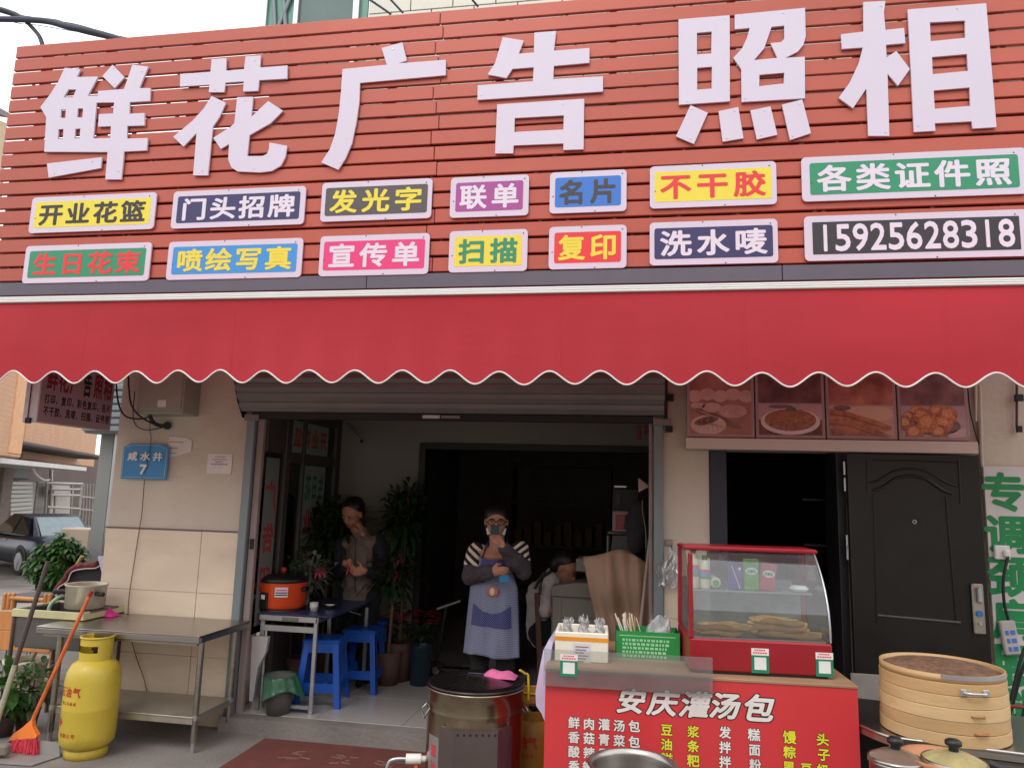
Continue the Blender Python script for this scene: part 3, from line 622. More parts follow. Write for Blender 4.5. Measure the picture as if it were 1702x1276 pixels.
# things in the dark kitchen
ks = thing('kitchen_shelf', 'small dark shelf with dim steel cups glimpsed through the unlit kitchen doorway', 'shelf', (1.2, .5, 1.3))
MB().box((1.1, .4, 1.32), (1.24, .62, 1.335)).build('board', mBlack, ks); MB().box((1.1, .4, 1.62), (1.24, .62, 1.635)).build('board', mBlack, ks)
MB().box((1.22, -.006, .1), (1.268, .31, 1.93), .003).build('jamb', mBlack, dl)
for q, (x_, y_) in enumerate(((1382, 815), (1384, 832), (1387, 848), (1390, 862))):
    p_ = P(x_-4, y_, .45); st = thing('steel_cup', ['topmost', 'second', 'third', 'lowest'][q]+' of the dim steel cups stacked on the kitchen shelf', 'cup', p_); MB().lathe(p_, [(.0, -.02), (.03, -.02), (.04, .018), (.036, .018), (.027, -.015), (0, -.015)], 16).build('body', mSteel, st)
lp = MB().lathe(P(1385, 885, .45), [(0, -.04), (.022, -.04), (.022, .01), (.012, .03), (.012, .045), (0, .045)], 12).build('spice_bottle', M('dim_glass', (140, 140, 130), .2)); tag(lp, 'small pale bottle on the lower kitchen shelf by the door hinge', 'bottle')
# right hand wall sign
rs = thing('wall_banner', 'white vertical board with large green characters on the right hand wall', 'sign', (2.3, -.03, 1.2))
xa = P(1637, 850, -.03).x+.004
MB().box((xa, -.035, .45), (xa+.42, -.016, P(1660, 775, -.03).z), .002).build('board', M('banner_white', (206, 200, 198), .5, var=.03, dirt=.2), rs)
for ch, x_, y_, s_ in (('专', 1668, 817, 62), ('调', 1673, 887, 62), ('颈', 1680, 957, 66), ('肩', 1687, 1030, 66), ('腰', 1692, 1105, 70), ('腿', 1697, 1178, 70)):
    q = P(x_, y_, -.036); h_ = P(x_, y_-s_/2, -.036).z-P(x_, y_+s_/2, -.036).z; mb = MB(); glyph(mb, ch, q-FX*(h_*.54)-FZ*(h_/2), FX, FZ, FN, h_*1.08, h_, .04); mb.build('lettering', M('green_vinyl', (22, 132, 74), .4), rs)
ob = thing('wall_socket', 'white wall socket with a plugged in black lead on the green lettered board', 'socket', P(1666, 918, -.05))
q = P(1666, 918, -.05); MB().box((q.x-.045, -.06, q.z-.04), (q.x+.04, -.037, q.z+.042), .006).build('plate', mWhitePl, ob); MB().box((q.x-.005, -.085, q.z-.022), (q.x+.03, -.061, q.z+.018), .008).build('plug', mWhitePl, ob)
MB().tube(curve([V3((q.x+.02, -.07, q.z-.02)), P(1668, 960, -.07), P(1669, 1000, -.07), P(1677, 1032, -.07)]), .009, 8).build('lead', mBlack, ob)
ps = thing('power_strip', 'pale grey power strip with blue sockets hanging by its lead from the wall socket', 'power strip', P(1677, 1060, -.05))
a_, b_ = P(1668, 1034, -.07), P(1687, 1084, -.07); ax = (b_-a_); 
cc = (a_+b_)/2; dz = V3((.12, 0, -.99)).normalized(); dx = V3((.99, 0, .12)).normalized()
MB().obox(cc, dx, (0, 1, 0), dz, (.042, .018, .095), .008).build('body', M('strip_grey', (170, 166, 162), .5), ps)
for i in range(3):
    for j in range(2): MB().obox(cc+dz*(-.03+i*.045)+dx*(-.014+j*.03)+V3((0, -.0195, 0)), dx, (0, 1, 0), dz, (.008+.004*j, .0015, .012)).build('socket', M('blue_socket', (70, 110, 180), .4), ps)
cb = thing('hanging_cables', 'thick black cables looping down at the right edge in front of the green lettering', 'cables', P(1690, 1140, -.15))
for k, pts in enumerate((((1720, 1075), (1700, 1110), (1686, 1160), (1674, 1200)), ((1730, 1090), (1712, 1140), (1700, 1190), (1690, 1225)), ((1712, 1060), (1700, 1085), (1690, 1120), (1680, 1165)))): MB().tube(curve([P(x, y, -.2-.05*k) for x, y in pts]), .009, 8).build('cable', mBlack, cb)
MB().tube([P(1672, 1172, -.25), P(1720, 1176, -.25)], .011, 8).build('tie', M('red_tie', (120, 40, 36)), cb)
# wall details near the door and above
cd = MB(); cd.tube([P(1628, 640, -.03), P(1632, 773, -.03)], .011, 8); cd.tube([P(1621, 640, -.03), P(1622, 700, -.03)], .008, 8); tag(cd.build('wall_conduit', mPlast), 'thin painted conduit on the wall right of the food photo panels', 'pipe')
for x_, y_, l_ in ((1108, 660, 'rusty awning bracket on the wall between the shutter and food photos'), (1690, 660, 'rusty awning bracket on the wall at the right edge of the picture')):
    h = thing('awning_bracket', l_, 'bracket', P(x_, y_, -.05)); MB().tube([P(x_, y_-30, -.02), P(x_, y_+50, -.02)], .007, 6).build('rod', M('rusty_metal', (96, 70, 62), .8, .3), h)
    MB().box(P(x_-2, y_+48, -.02), P(x_+10, y_+58, -.04)).build('foot', mDark, h); MB().box(P(x_-5, y_-4, -.02), P(x_+12, y_+6, -.05)).build('clamp', mDark, h)
# ================================================================== STREET AT THE LEFT
def PXp(x, y, X):
    d = ray(x, y); return CAM + d*((X-CAM.x)/d.x)
mTan = M('tan_tile', (186, 140, 102), .6, var=.10, scale=2, dirt=.2, dirtcol=(150, 104, 70))
def brickify(m, sx=.9, col2=(176, 126, 84)):
    n = m.node_tree; b = n.nodes['Principled BSDF']; old = b.inputs['Base Color'].links[0].from_socket
    br = n.nodes.new('ShaderNodeTexBrick'); br.inputs['Scale'].default_value = 1; br.inputs['Brick Width'].default_value = .4; br.inputs['Row Height'].default_value = .11; br.inputs['Mortar Size'].default_value = .008
    tc = n.nodes.new('ShaderNodeTexCoord'); sp = n.nodes.new('ShaderNodeSeparateXYZ'); cb_ = n.nodes.new('ShaderNodeCombineXYZ'); ad = n.nodes.new('ShaderNodeMath'); ad.operation = 'ADD'
    n.links.new(tc.outputs['Object'], sp.inputs[0]); n.links.new(sp.outputs[0], ad.inputs[0]); n.links.new(sp.outputs[1], ad.inputs[1]); n.links.new(ad.outputs[0], cb_.inputs[0]); n.links.new(sp.outputs[2], cb_.inputs[1]); n.links.new(cb_.outputs[0], br.inputs[0])
    n.links.new(old, br.inputs[1]); n.links.new(old, br.inputs[2]); br.inputs[3].default_value = (*[lin(k) for k in col2], 1); n.links.new(br.outputs[0], b.inputs['Base Color'])
brickify(mTan)
q0 = V3((-21.7, 21.8, 0)); uD = V3((-.4512, .8924, 0)); nD = V3((.8924, .4512, 0))
def hp(x, y, off=0.): return PP(x, y, q0+nD*off, nD)
th = thing('tan_building', 'tan tiled building with overhanging upper floor across the side street beyond the parked car', 'building', q0+uD*2)
def hbox(x0, y0, x1, y1, off, depth, mat, name, par, use=None):
    a, b = hp(x0, (y0+y1)/2, off), hp(x1, (y0+y1)/2, off); m_ = (x0+x1)/2; zt, zb = hp(m_, y0, off).z, hp(m_, y1, off).z
    c_ = (a+b)/2; c_.z = (zt+zb)/2; c_ -= nD*depth/2
    return MB().obox(c_, uD, nD, (0, 0, 1), ((b-a).length/2, depth/2, (zt-zb)/2), min(.03, depth/4)).build(name, mat, par)
hbox(49, 560, 168, 771, 0, 6, mTan, 'upper_wall', th); hbox(-60, 560, 47, 757, 1.6, 7, mTan, 'upper_wall', th)
hbox(26, 560, 48, 757, 1.62, .3, M('tan_tile_light', (206, 152, 106), .6), 'corner_strip', th)
mUnd = M('under_wall_shade', (92, 78, 72), .9, var=.2, scale=.6)  # dark brown: shade under the overhang is put into the wall colour
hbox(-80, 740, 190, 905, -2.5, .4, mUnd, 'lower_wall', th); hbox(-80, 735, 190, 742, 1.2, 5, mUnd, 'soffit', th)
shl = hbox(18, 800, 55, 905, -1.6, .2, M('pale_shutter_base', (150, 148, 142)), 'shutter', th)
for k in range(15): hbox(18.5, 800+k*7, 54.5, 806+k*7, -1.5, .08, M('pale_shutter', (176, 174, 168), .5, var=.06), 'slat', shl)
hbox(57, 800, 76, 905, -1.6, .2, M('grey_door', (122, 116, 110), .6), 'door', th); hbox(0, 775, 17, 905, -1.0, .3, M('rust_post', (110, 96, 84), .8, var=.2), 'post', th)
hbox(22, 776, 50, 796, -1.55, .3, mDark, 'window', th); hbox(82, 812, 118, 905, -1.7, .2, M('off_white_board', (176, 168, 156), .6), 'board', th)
cn = MB(); cn.obox(hp(20, 771, .3)+V3((0, 0, 0)), uD, nD, (0, 0, 1), (4.2, .9, .06)); cn.build('canopy', M('canopy_white', (190, 188, 182), .5), th)
MB().tube([hp(85, 772, 0), hp(85, 800, 0)], .05, 6).build('canopy_post', mAlu, th)
MB().tube(curve([hp(52, 772, .2), hp(60, 788, .2), hp(72, 797, .2), hp(82, 797, .2)]), .035, 6).build('hose', mWhitePl, th)
cg = thing('cage_rack', 'white metal rack and rusty bars before the dim ground floor across the street', 'rack', hp(110, 880, -1.2))
mCg = M('white_tube', (160, 154, 146), .5, var=.1, dirt=.6, dirtcol=(120, 90, 70))
for a, b in (((76, 802), (137, 804)), ((84, 812), (134, 813)), ((84, 822), (132, 823)), ((78, 842), (132, 845)), ((137, 804), (130, 870)), ((86, 803), (84, 842)), ((134, 806), (131, 842)), ((90, 810), (88, 825)), ((120, 805), (117, 880)), ((78, 804), (74, 870)), ((92, 824), (89, 880))): MB().tube([hp(*a, -1.2), hp(*b, -1.2)], .05, 5).build('tube', mCg, cg)
hbox(84, 806, 116, 820, -1.25, .05, M('off_white_board', (176, 168, 156)), 'panel', cg)
for k in range(5): MB().tube([hp(140+k*5, 805, -1.3), hp(136+k*5, 880, -1.3)], .035, 5).build('bar', mCg, cg)
for y_ in (825, 846): MB().tube([hp(134, y_, -1.3), hp(165, y_+3, -1.3)], .035, 5).build('bar', mCg, cg)
gh = thing('gabled_house', 'pale tan gabled house peeping out beside the upper left end of the slatted sign', 'building', hp(-20, 890, 14))
c_ = [hp(-90, 130, -3), hp(13, 190, -3), hp(3, 300, -3), hp(-90, 300, -3)]
MB().prism([PP(x, y, q0+nD*-3, nD) for x, y in ((-90, 165), (12, 205), (3, 330), (-90, 330))], -nD*5).build('wall', M('pale_tan_wall', (190, 170, 140), .8), gh)
MB().prism([PP(x, y, q0+nD*-2.6, nD) for x, y in ((-90, 128), (17, 189), (17, 197), (-90, 150))], -nD*5.6).build('roof', M('roof_grey', (120, 110, 110), .7), gh)
MB().prism([PP(x, y, q0+nD*-3.2, nD) for x, y in ((-90, 320), (-1, 320), (-20, 900), (-90, 900))], -nD*5).build('lower_wall', M('pale_tan_wall', (190, 170, 140), .8), gh)

# ---- car
O = PZ(35, 955, -.68); f = V3((-.883, .469, 0)); l = V3((-.469, -.883, 0)); O = O-l*.78; O.z = -.68
car = thing('parked_car', 'dark blue grey saloon parked on the side street beyond the bushy pot plant', 'car', O)
mCar = M('car_paint', (60, 64, 76), .25, .5, var=.04, spec=.7); mTyre = M('tyre', (26, 26, 26), .8)
def cp(a, b, z): return O+f*a+l*b+V3((0, 0, z))
secs = [(-.98, .35, .85, .70), (-.95, .28, .93, .80), (-.6, .22, .97, .86), (0, .2, .98, .88), (1.3, .2, .95, .89), (2.4, .22, .95, .88), (3.1, .25, .86, .85), (3.45, .3, .74, .76), (3.5, .35, .6, .66)]
mb = MB(); vs = []; K = 12
for a, zb, zt, hw in secs:
    for k in range(K):
        t_ = 2*math.pi*(k+.5)/K; cx_, cz_ = math.cos(t_), math.sin(t_); sx = abs(cx_)**.35*(1 if cx_ > 0 else -1); sz = abs(cz_)**.35*(1 if cz_ > 0 else -1)
        vs.append(cp(a, hw*sx, (zb+zt)/2+(zt-zb)/2*sz))
n_ = len(secs); mb.add(vs, [(j*K+k, j*K+(k+1) % K, (j+1)*K+(k+1) % K, (j+1)*K+k) for j in range(n_-1) for k in range(K)]+[tuple(range(K)), tuple(range((n_-1)*K, n_*K))], True)
mb.build('body', mCar, car)
cab = [(-.35, .93, .62, .93, .74), (.28, .93, .76, 1.40, .55), (.75, .93, .80, 1.45, .58), (1.5, .93, .80, 1.44, .58), (2.35, .93, .74, .96, .70)]
vs = []
for a, zb, hb, zt, ht in cab: vs += [cp(a, -hb, zb), cp(a, -ht, zt), cp(a, ht, zt), cp(a, hb, zb)]
MB().add(vs, [(j*4+k, j*4+k+1, j*4+k+5, j*4+k+4) for j in range(4) for k in range(3)]+[(0, 1, 2, 3), (16, 17, 18, 19)], False).build('cabin', mCar, car)
mCG = M('car_glass', (40, 46, 50), .05, 0, spec=1.)
e = V3((0, 0, .012))
MB().poly([cp(-.36, -.56, .965), cp(-.36, .56, .965), cp(.25, .5, 1.39), cp(.25, -.5, 1.39)]).build('rear_window', M('rear_glass', (120, 132, 134), .06, .6), car)
for s_ in (1, -1):
    MB().poly([cp(-.15, s_*.765, .98), cp(.75, s_*.815, .98), cp(.75, s_*.625, 1.40), cp(.3, s_*.60, 1.36)]).build('side_window', mCG, car)
    MB().poly([cp(.82, s_*.815, .98), cp(1.95, s_*.80, .98), cp(1.5, s_*.62, 1.40), cp(.82, s_*.625, 1.40)]).build('side_window', mCG, car)
    for a in (0, 2.65):
        w_ = MB().cyl(cp(a, s_*.66, .325), cp(a, s_*.88, .325), .325, n=24).build('wheel', mTyre, car)
        MB().cyl(cp(a, s_*.88, .325), cp(a, s_*.89, .325), .225, n=24).build('rim', mAlu, w_)
        for k in range(5): t_ = k*1.2566; MB().obox(cp(a+.11*math.cos(t_), s_*.892, .325+.11*math.sin(t_)), f*math.cos(t_)+V3((0, 0, math.sin(t_))), l, f*-math.sin(t_)+V3((0, 0, math.cos(t_))), (.1, .006, .03)).build('spoke', mAlu, w_)
        MB().cyl(cp(a, s_*.7, .36), cp(a, s_*.875, .36), .37, n=24).build('wheel_arch', mBlack, car)
    MB().obox(cp(-.97, s_*.6, .72), l, f, (0, 0, 1), (.18, .04, .08), .01).build('tail_light', M('tail_red', (140, 24, 24), .2), car)
    MB().obox(cp(1.0, s_*.885, .82), f, l, (0, 0, 1), (.09, .02, .015), .005).build('handle', mAlu, car)
MB().obox(cp(-.98, 0, .42), l, f, (0, 0, 1), (.8, .06, .14), .03).build('bumper', mCar, car)

# ---- plants
def leaf(mb, p, d, L, W_, bend=.3, up=V3((0, 0, 1))):
    d = V3(d).normalized(); s_ = d.cross(up)
    s_ = s_.normalized() if s_.length > .1 else V3((1, 0, 0)); n = s_.cross(d).normalized(); vs = []
    for t_, w_ in ((0, .12), (.3, .9), (.65, .85), (1, .02)):
        c = V3(p)+d*(L*t_)-V3((0, 0, 1))*(bend*L*t_*t_)
        vs += [c-s_*(W_*w_/2)+n*(W_*.16*w_), c, c+s_*(W_*w_/2)+n*(W_*.16*w_)]
    mb.add(vs, [(i*3+j, i*3+j+1, i*3+j+4, i*3+j+3) for i in range(3) for j in range(2)], True)
def rdir(): 
    while 1:
        v = V3((random.uniform(-1, 1), random.uniform(-1, 1), random.uniform(-1, 1)))
        if .1 < v.length < 1: return v.normalized()
def bush(c, rad, n, L, W_, whorl=0, lo=.45, upb=.2, bend=.35):
    mb = MB(); c = V3(c)
    for _ in range(n):
        d = rdir(); k = random.uniform(lo, 1)*(1+.16*math.sin(d.x*5+d.z*7)); p = c+V3((d.x*rad[0]*k, d.y*rad[1]*k, d.z*rad[2]*k))
        dd = (d+V3((0, 0, upb))).normalized()
        if whorl:
            a = dd.orthogonal().normalized(); b = dd.cross(a); o_ = random.uniform(0, 6)
            for q in range(whorl): t_ = o_+q*6.283/whorl; leaf(mb, p, a*math.cos(t_)+b*math.sin(t_)+dd*.5, L*random.uniform(.7, 1.1), W_, bend)
        else: leaf(mb, p, dd+rdir()*.6, L*random.uniform(.6, 1.15), W_*random.uniform(.8, 1.1), bend)
    return mb
def lmat(nm, c): return M(nm, c, .42, var=.45, scale=9, trans=.25, spec=.5)
mLeaf = lmat('leaf_green', (66, 104, 46)); mLeafD = lmat('leaf_dark', (44, 66, 40)); mLeafG = lmat('leaf_grey', (84, 112, 70))
mTerra = M('terracotta', (134, 74, 58), .8, var=.1, bump=.1); mStem = M('stem_brown', (92, 76, 54), .8)
c = P(97, 938, 2.0); zb = gz(2.0)
pt = thing('potted_bush', 'bushy round leaved evergreen in a terracotta pot between the car and the grey post', 'potted plant', (c.x, 2.0, zb))
bush(c, (.24, .24, .29), 260, .10, .04, 7).build('foliage', mLeaf, pt, kind='stuff')
for k in range(6): a = rdir(); MB().tube(curve([V3((c.x+a.x*.03, 2+a.y*.03, .2)), V3((c.x+a.x*.1, 2+a.y*.1, .45)), c+V3((a.x*.22, a.y*.2, .1))], 4), .009, 5).build('branch', mStem, pt)
MB().lathe((c.x, 2.0, zb), [(0, .02), (.13, .0), (.18, .24), (.2, .25), (.2, .29), (.17, .29), (.16, .24), (0, .24)], 24).build('pot', mTerra, pt)
# rust streaked panel in front of the car
rp = MB().box((P(98, 900, 3.2).x, 3.2, gz(3.2)), (P(147, 900, 3.2).x, 3.5, P(120, 878, 3.2).z), .01).build('masonry_block', M('tan_block', (158, 142, 124), .7, var=.08, scale=2, dirt=.5, dirtcol=(150, 90, 66)))
tag(rp, 'tan rust streaked masonry block standing beside the grey post in front of the car', 'block')

# ================================================================== LEFT FOREGROUND
# projecting lightbox sign
X0 = -3.80
pb = thing('projecting_sign', 'shaded double sided box sign listing printing services, under the left of the awning', 'sign', (X0, -.5, 2.3))
n1, n2 = PXp(62, 700, X0+.0), PXp(184, 708, X0+.0)
ya, yb, zb_ = n1.y, min(n2.y, .03), n1.z
MB().box((X0-.09, ya, zb_), (X0, yb, zb_+.62), .004).build('face_box', M('sign_print_grey', (158, 134, 138), .5, var=.03), pb)
MB().box((X0-.1, ya-.014, zb_-.01), (X0+.002, ya-.001, zb_+.63), .003).build('end_trim', M('white_trim', (206, 200, 202), .4), pb)
MB().box((X0-.06, ya-.02, zb_), (X0-.056, ya-.0145, zb_+.6)).build('seam', mDark, pb); MB().box((X0-.065, ya-.03, zb_-.015), (X0-.03, ya-.0145, zb_+.02)).build('clamp', mDark, pb)
Lw = yb-ya
def side_text(s, z, h_, y0, y1, mat, bold=.03):
    mb = MB(); 
    k_ = len(s); cell = (y1-y0)/k_
    for i, ch in enumerate(s): glyph(mb, ch, V3((X0+.0006, y0+cell*(i+.06), z)), V3((0, 1, 0)), FZ, V3((1, 0, 0)), cell*.88, h_, bold)
    mb.build('lettering', mat, pb)
side_text('打印、复印、彩色复印、名片', zb_+.125, .06, ya+.05*Lw, ya+.97*Lw, M('print_maroon', (62, 40, 48)))
side_text('不干胶、洗唛、扫描、证件照', zb_+.045, .06, ya+.05*Lw, ya+.97*Lw, M('print_maroon', (62, 40, 48)))
side_text('鲜花广', zb_+.215, .17, ya+.05*Lw, ya+.5*Lw, M('print_dark_red', (130, 30, 42)), .035); side_text('告', zb_+.215, .17, ya+.53*Lw, ya+.66*Lw, mDark, .035); side_text('照相', zb_+.215, .17, ya+.68*Lw, ya+.97*Lw, M('print_dark_red', (130, 30, 42)), .035)
MB().box((X0-.09, -.05, 2.75), (-3.76, .0, 2.81)).build('bracket', mDark, pb)
# meter box
a, b = P(226, 684, -.2), P(303, 684, -.2); zb2 = P(265, 687, -.2).z
mbx_ = thing('meter_box', 'olive grey metal meter box mounted high on the left pillar above the blue number plate', 'meter box', ((a.x+b.x)/2, -.1, zb2))
mOl = M('meter_grey', (156, 156, 142), .5, .2, var=.05, dirt=.2)
MB().box((a.x, -.2, zb2), (b.x, -.0, zb2+.52), .006).build('box', mOl, mbx_); dr = MB().box((a.x+.012, -.208, zb2+.03), (b.x-.012, -.2005, zb2+.51), .004).build('door', mOl, mbx_)
MB().cyl((b.x-.05, -.208, zb2+.33), (b.x-.05, -.216, zb2+.33), .014, n=12).build('lock', mDark, dr); MB().box((a.x+.17, -.211, zb2+.045), (a.x+.235, -.2085, zb2+.095)).build('sticker', mWhitePl, dr)
def wire(name, label, pts, r, mat, Y=-.02, cat='cable'):
    o = MB().tube(curve([P(x, y, Y) if len(t_) == 2 else P(x, y, t_[2]) for t_ in pts for x, y in (t_[:2],)]), r, 6).build(name, mat); return tag(o, label, cat)
wire('conduit', 'short black corrugated conduit leaving the underside of the meter box into the wall', [(249, 686, -.1), (252, 698, -.08), (262, 706, -.05), (276, 708, -.02)], .014, mBlack, cat='conduit')
hl = MB().cyl(P(278, 707, -.03), P(278, 707, .0), .03, n=7).build('wall_hole', mDark); tag(hl, 'ragged dark hole in the plaster where the conduit enters the pillar', 'hole')
wire('cable', 'dark cable sagging from the awning to the meter box, outer loop', [(192, 560, -.3), (194, 650, -.25), (205, 688, -.2), (230, 696, -.12), (250, 692, -.1)], .006, mBlack)
wire('cable', 'dark cable running down past the meter box to the wall hole, inner loop', [(214, 560, -.2), (214, 640, -.24), (222, 680, -.23), (250, 702, -.1), (276, 707, -.03)], .006, mBlack)
wire('thin_cable', 'thin grey cable looping low between pillar edge and wall hole', [(224, 650, -.05), (222, 698, -.03), (240, 714, -.03), (272, 710, -.03)], .0035, mDark)
wire('hanging_wire', 'thin brown wire hanging down the pillar over the blue number plate', [(250, 694, -.06), (249, 712, -.04), (251, 730, -.04), (246, 760, -.035), (240, 800, -.025), (236, 850, -.025), (230, 890, -.025), (216, 980, -.03), (213, 1020, -.03), (217, 1055, -.03), (226, 1090, -.03), (240, 1130, -.03), (247, 1165, -.03)], .003, M('brown_wire', (110, 84, 60), .7))
# number plate
Y = -.03; a, b = P(200, 795, Y), P(276, 797, Y); top = P(238, 737, Y).z; bot = P(238, 796, Y).z
npz = thing('number_plate', 'blue enamel house number plate reading 咸水井 7 on the plastered pillar', 'number plate', ((a.x+b.x)/2, Y, bot))
pts = [(a.x, bot), (b.x, bot), (b.x, top-.025), (b.x-.06, top), (a.x+.06, top), (a.x, top-.03)]
mBl = M('blue_enamel', (58, 134, 188), .35, var=.08, dirt=.25, dirtcol=(110, 140, 160))
MB().prism([(x, Y-.005*math.sin((x-a.x)*9), z) for x, z in pts], (0, .006, 0)).build('plate', mBl, npz)
pin = [(x+(.012 if x < (a.x+b.x)/2 else -.012), z+(.012 if z < (top+bot)/2 else -.012)) for x, z in pts]
MB().tube([(x, Y-.007, z) for x, z in pin+pin[:1]], .0014, 4).build('border', mWhitePl, npz)
cx = (a.x+b.x)/2+.005; hh = top-bot
text('咸水井', (cx, Y-.009, bot+hh*.64), FX, FZ, FN, (b.x-a.x)*.82, hh*.24, gap=.22, bold=.035).build('lettering', mWhitePl, npz); text('7', (cx-.005, Y-.009, bot+hh*.27), FX, FZ, FN, .055, hh*.26, gap=0, bold=.06).build('lettering', mWhitePl, npz)
def paper(x0, y0, x1, y1, label, lines, torn=False):
    a, b = P(x0, (y0+y1)/2, -.008), P(x1, (y0+y1)/2, -.008); t_, u_ = P((x0+x1)/2, y0, -.008).z, P((x0+x1)/2, y1, -.008).z; w_ = b.x-a.x; h_ = t_-u_
    pts = [(a.x, u_), (a.x+w_*.5, u_+(.1*h_ if torn else 0)), (b.x, u_+(.3*h_ if torn else 0)), (b.x, t_-(.15*h_ if torn else 0)), (a.x+w_*.6, t_), (a.x, t_)]
    th_ = thing('notice_paper', label, 'paper', (a.x, -.006, u_)); MB().prism([(x, -.006, z) for x, z in pts], (0, .002, 0)).build('sheet', M('paper', (218, 210, 206), .8), th_)
    for k, (lx0, lx1, lz) in enumerate(lines):
        m_ = MB(); x = a.x+w_*lx0
        while x < a.x+w_*lx1: e_ = random.uniform(.004, .010); m_.box((x, -.0068, u_+h_*lz-.0035), (x+e_, -.0062, u_+h_*lz+.0035)); x += e_+.004
        m_.build('print_line', M('faded_ink', (120, 104, 98), .8), th_, kind='stuff')
paper(279, 726, 318, 760, 'torn remnant of a printed notice beside the blue number plate', [(.05, .6, .75), (.05, .4, .45), (.1, .35, .2)], True)
paper(344, 754, 385, 787, 'small white printed notice on the pillar left of the shutter rail', [(.3, .7, .85), (.2, .8, .72), (.3, .6, .6), (.15, .8, .48)])

# ---- stainless table
mz = .705
st = thing('steel_table', 'stainless steel work table with lower shelf against the left pillar', 'table', (-3.15, -.35, 0))
a = PZ(68, 1040, mz); b = PZ(337, 1060, mz); xl, xr, yf, ybk = -3.72, -2.60, -.63, -.035
MB().box((xl, yf, mz-.008), (xr, ybk, mz), .002).build('tabletop', mSteel, st); MB().box((xl, yf, mz-.045), (xr, yf+.02, mz-.009), .004).box((xr-.02, yf+.021, mz-.045), (xr, ybk, mz-.009), .004).build('apron', mSteel, st)
MB().box((xl+.03, yf+.03, mz-.062), (xr-.03, yf+.05, mz-.046)).build('rail', mSteel, st)
for x, y in ((xl+.1, yf+.1), (xr-.06, yf+.13), (xl+.1, ybk-.06), (xr-.07, ybk-.05)):
    lg = MB().cyl((x, y, .06), (x, y, mz-.046), .019, n=14).build('leg', mSteel, st); MB().cyl((x, y, 0), (x, y, .06), .015, .013, n=12).build('foot', mAlu, lg); MB().cyl((x, y, .19), (x, y, .215), .023, n=12).build('collar', mAlu, lg)
MB().box((xl+.1, yf+.1, .20), (xr-.06, ybk-.04, .212), .003).box((xl+.1, yf+.1, .17), (xr-.06, yf+.115, .2)).box((xr-.075, yf+.12, .17), (xr-.06, ybk-.04, .2)).build('lower_shelf', M('worn_steel', (176, 168, 156), .4, .7, var=.12, scale=3, dirt=.8, dirtcol=(110, 78, 50)), st)
c = PZ(177, 1023, mz)
ck = MB(); ck.grid(lambda u, v: (c.x-.075+.15*u, c.y-.05+.1*v, mz+.003+.045*math.sin(math.pi*u)**.7*math.sin(math.pi*v)**.6*(1+.25*math.sin(u*9+v*5))), 14, 10)
tag(ck.build('pink_cloth', M('pink_cloth', (198, 50, 130), .85, var=.2, scale=20, bump=.4, bscale=30)), 'crumpled magenta cloth lying on the steel table', 'cloth')

# ---- sink with pot
zs = .76; fl_ = PZ(20, 1011, zs); frr = PZ(122, 1020, zs); 
sk = thing('sink', 'grey steel sink with a cream rim on rusty legs left of the steel table', 'sink', ((fl_.x+frr.x)/2, fl_.y, 0))
mRim = M('cream_rim', (190, 184, 140), .5, var=.08); mSk = M('sink_grey', (110, 108, 106), .4, .7, var=.1)
x0, x1, y0_ = fl_.x, frr.x+.03, fl_.y; y1_ = y0_+.42
MB().box((x0, y0_, zs-.05), (x1, y0_+.015, zs), .003).box((x0, y1_-.015, zs-.05), (x1, y1_, zs), .003).box((x0, y0_+.016, zs-.05), (x0+.015, y1_-.016, zs), .003).box((x1-.015, y0_+.016, zs-.05), (x1, y1_-.016, zs), .003).build('rim', mRim, sk)
MB().box((x0+.03, y0_+.02, zs-.24), (x1-.02, y0_+.03, zs-.01)).box((x0+.03, y1_-.03, zs-.24), (x1-.02, y1_-.02, zs-.01)).box((x0+.02, y0_+.02, zs-.24), (x0+.03, y1_-.02, zs-.01)).box((x1-.03, y0_+.03, zs-.24), (x1-.02, y1_-.03, zs-.01)).box((x0+.03, y0_+.03, zs-.25), (x1-.03, y1_-.03, zs-.24)).build('basin', mSk, sk)
for x, y in ((x0+.01, y0_+.02), (x0+.01, y1_-.02), (x1-.01, y1_-.02)): MB().cyl((x, y, 0), (x, y, zs-.05), .013, n=8).build('leg', M('rusty_tube', (92, 70, 62), .7, .4), sk)
xe = P(183, 1004, y0_+.3).x; MB().box((x1+.002, y0_+.06, zs-.012), (xe, y0_+.34, zs), .002).build('drainboard', mSk, sk)
MB().cyl((xe-.02, y0_+.32, 0), (xe-.02, y0_+.32, zs-.013), .013, n=8).build('leg', M('rusty_tube', (92, 70, 62)), sk)
c = PZ(138, 1018, zs); mPot = M('worn_pot', (186, 178, 158), .4, .4, var=.1, scale=5, dirt=.3)
c = V3((P(140, 1015, y0_+.16).x, y0_+.16, zs)); 
pot = thing('cooking_pot', 'worn pale aluminium cooking pot with black handle resting on the sink', 'pot', c)
MB().lathe(c, [(0, .006), (.11, .003), (.122, .012), (.126, .15), (.134, .158), (.134, .164), (.12, .162), (.115, .02), (0, .018)], 32).build('body', mPot, pot)
for s_ in (-1, 1): MB().obox(c+V3((s_*.15, -.06, .11)), (1, -.4*s_, 0), (.4*s_, 1, 0), (0, 0, 1), (.045, .016, .014), .008).build('handle', mBlack, pot)
tag(MB().tube(curve([V3((x0+.19, y0_+.1, zs-.08)), V3((x0+.2, y0_+.1, zs+.02)), V3((x0+.26, y0_+.12, zs+.08)), V3((x0+.36, y0_+.16, zs+.10))]), .012, 8).build('hose', M('pale_green_hose', (164, 190, 160), .4)), 'pale green hose bending over the rim of the sink', 'hose')

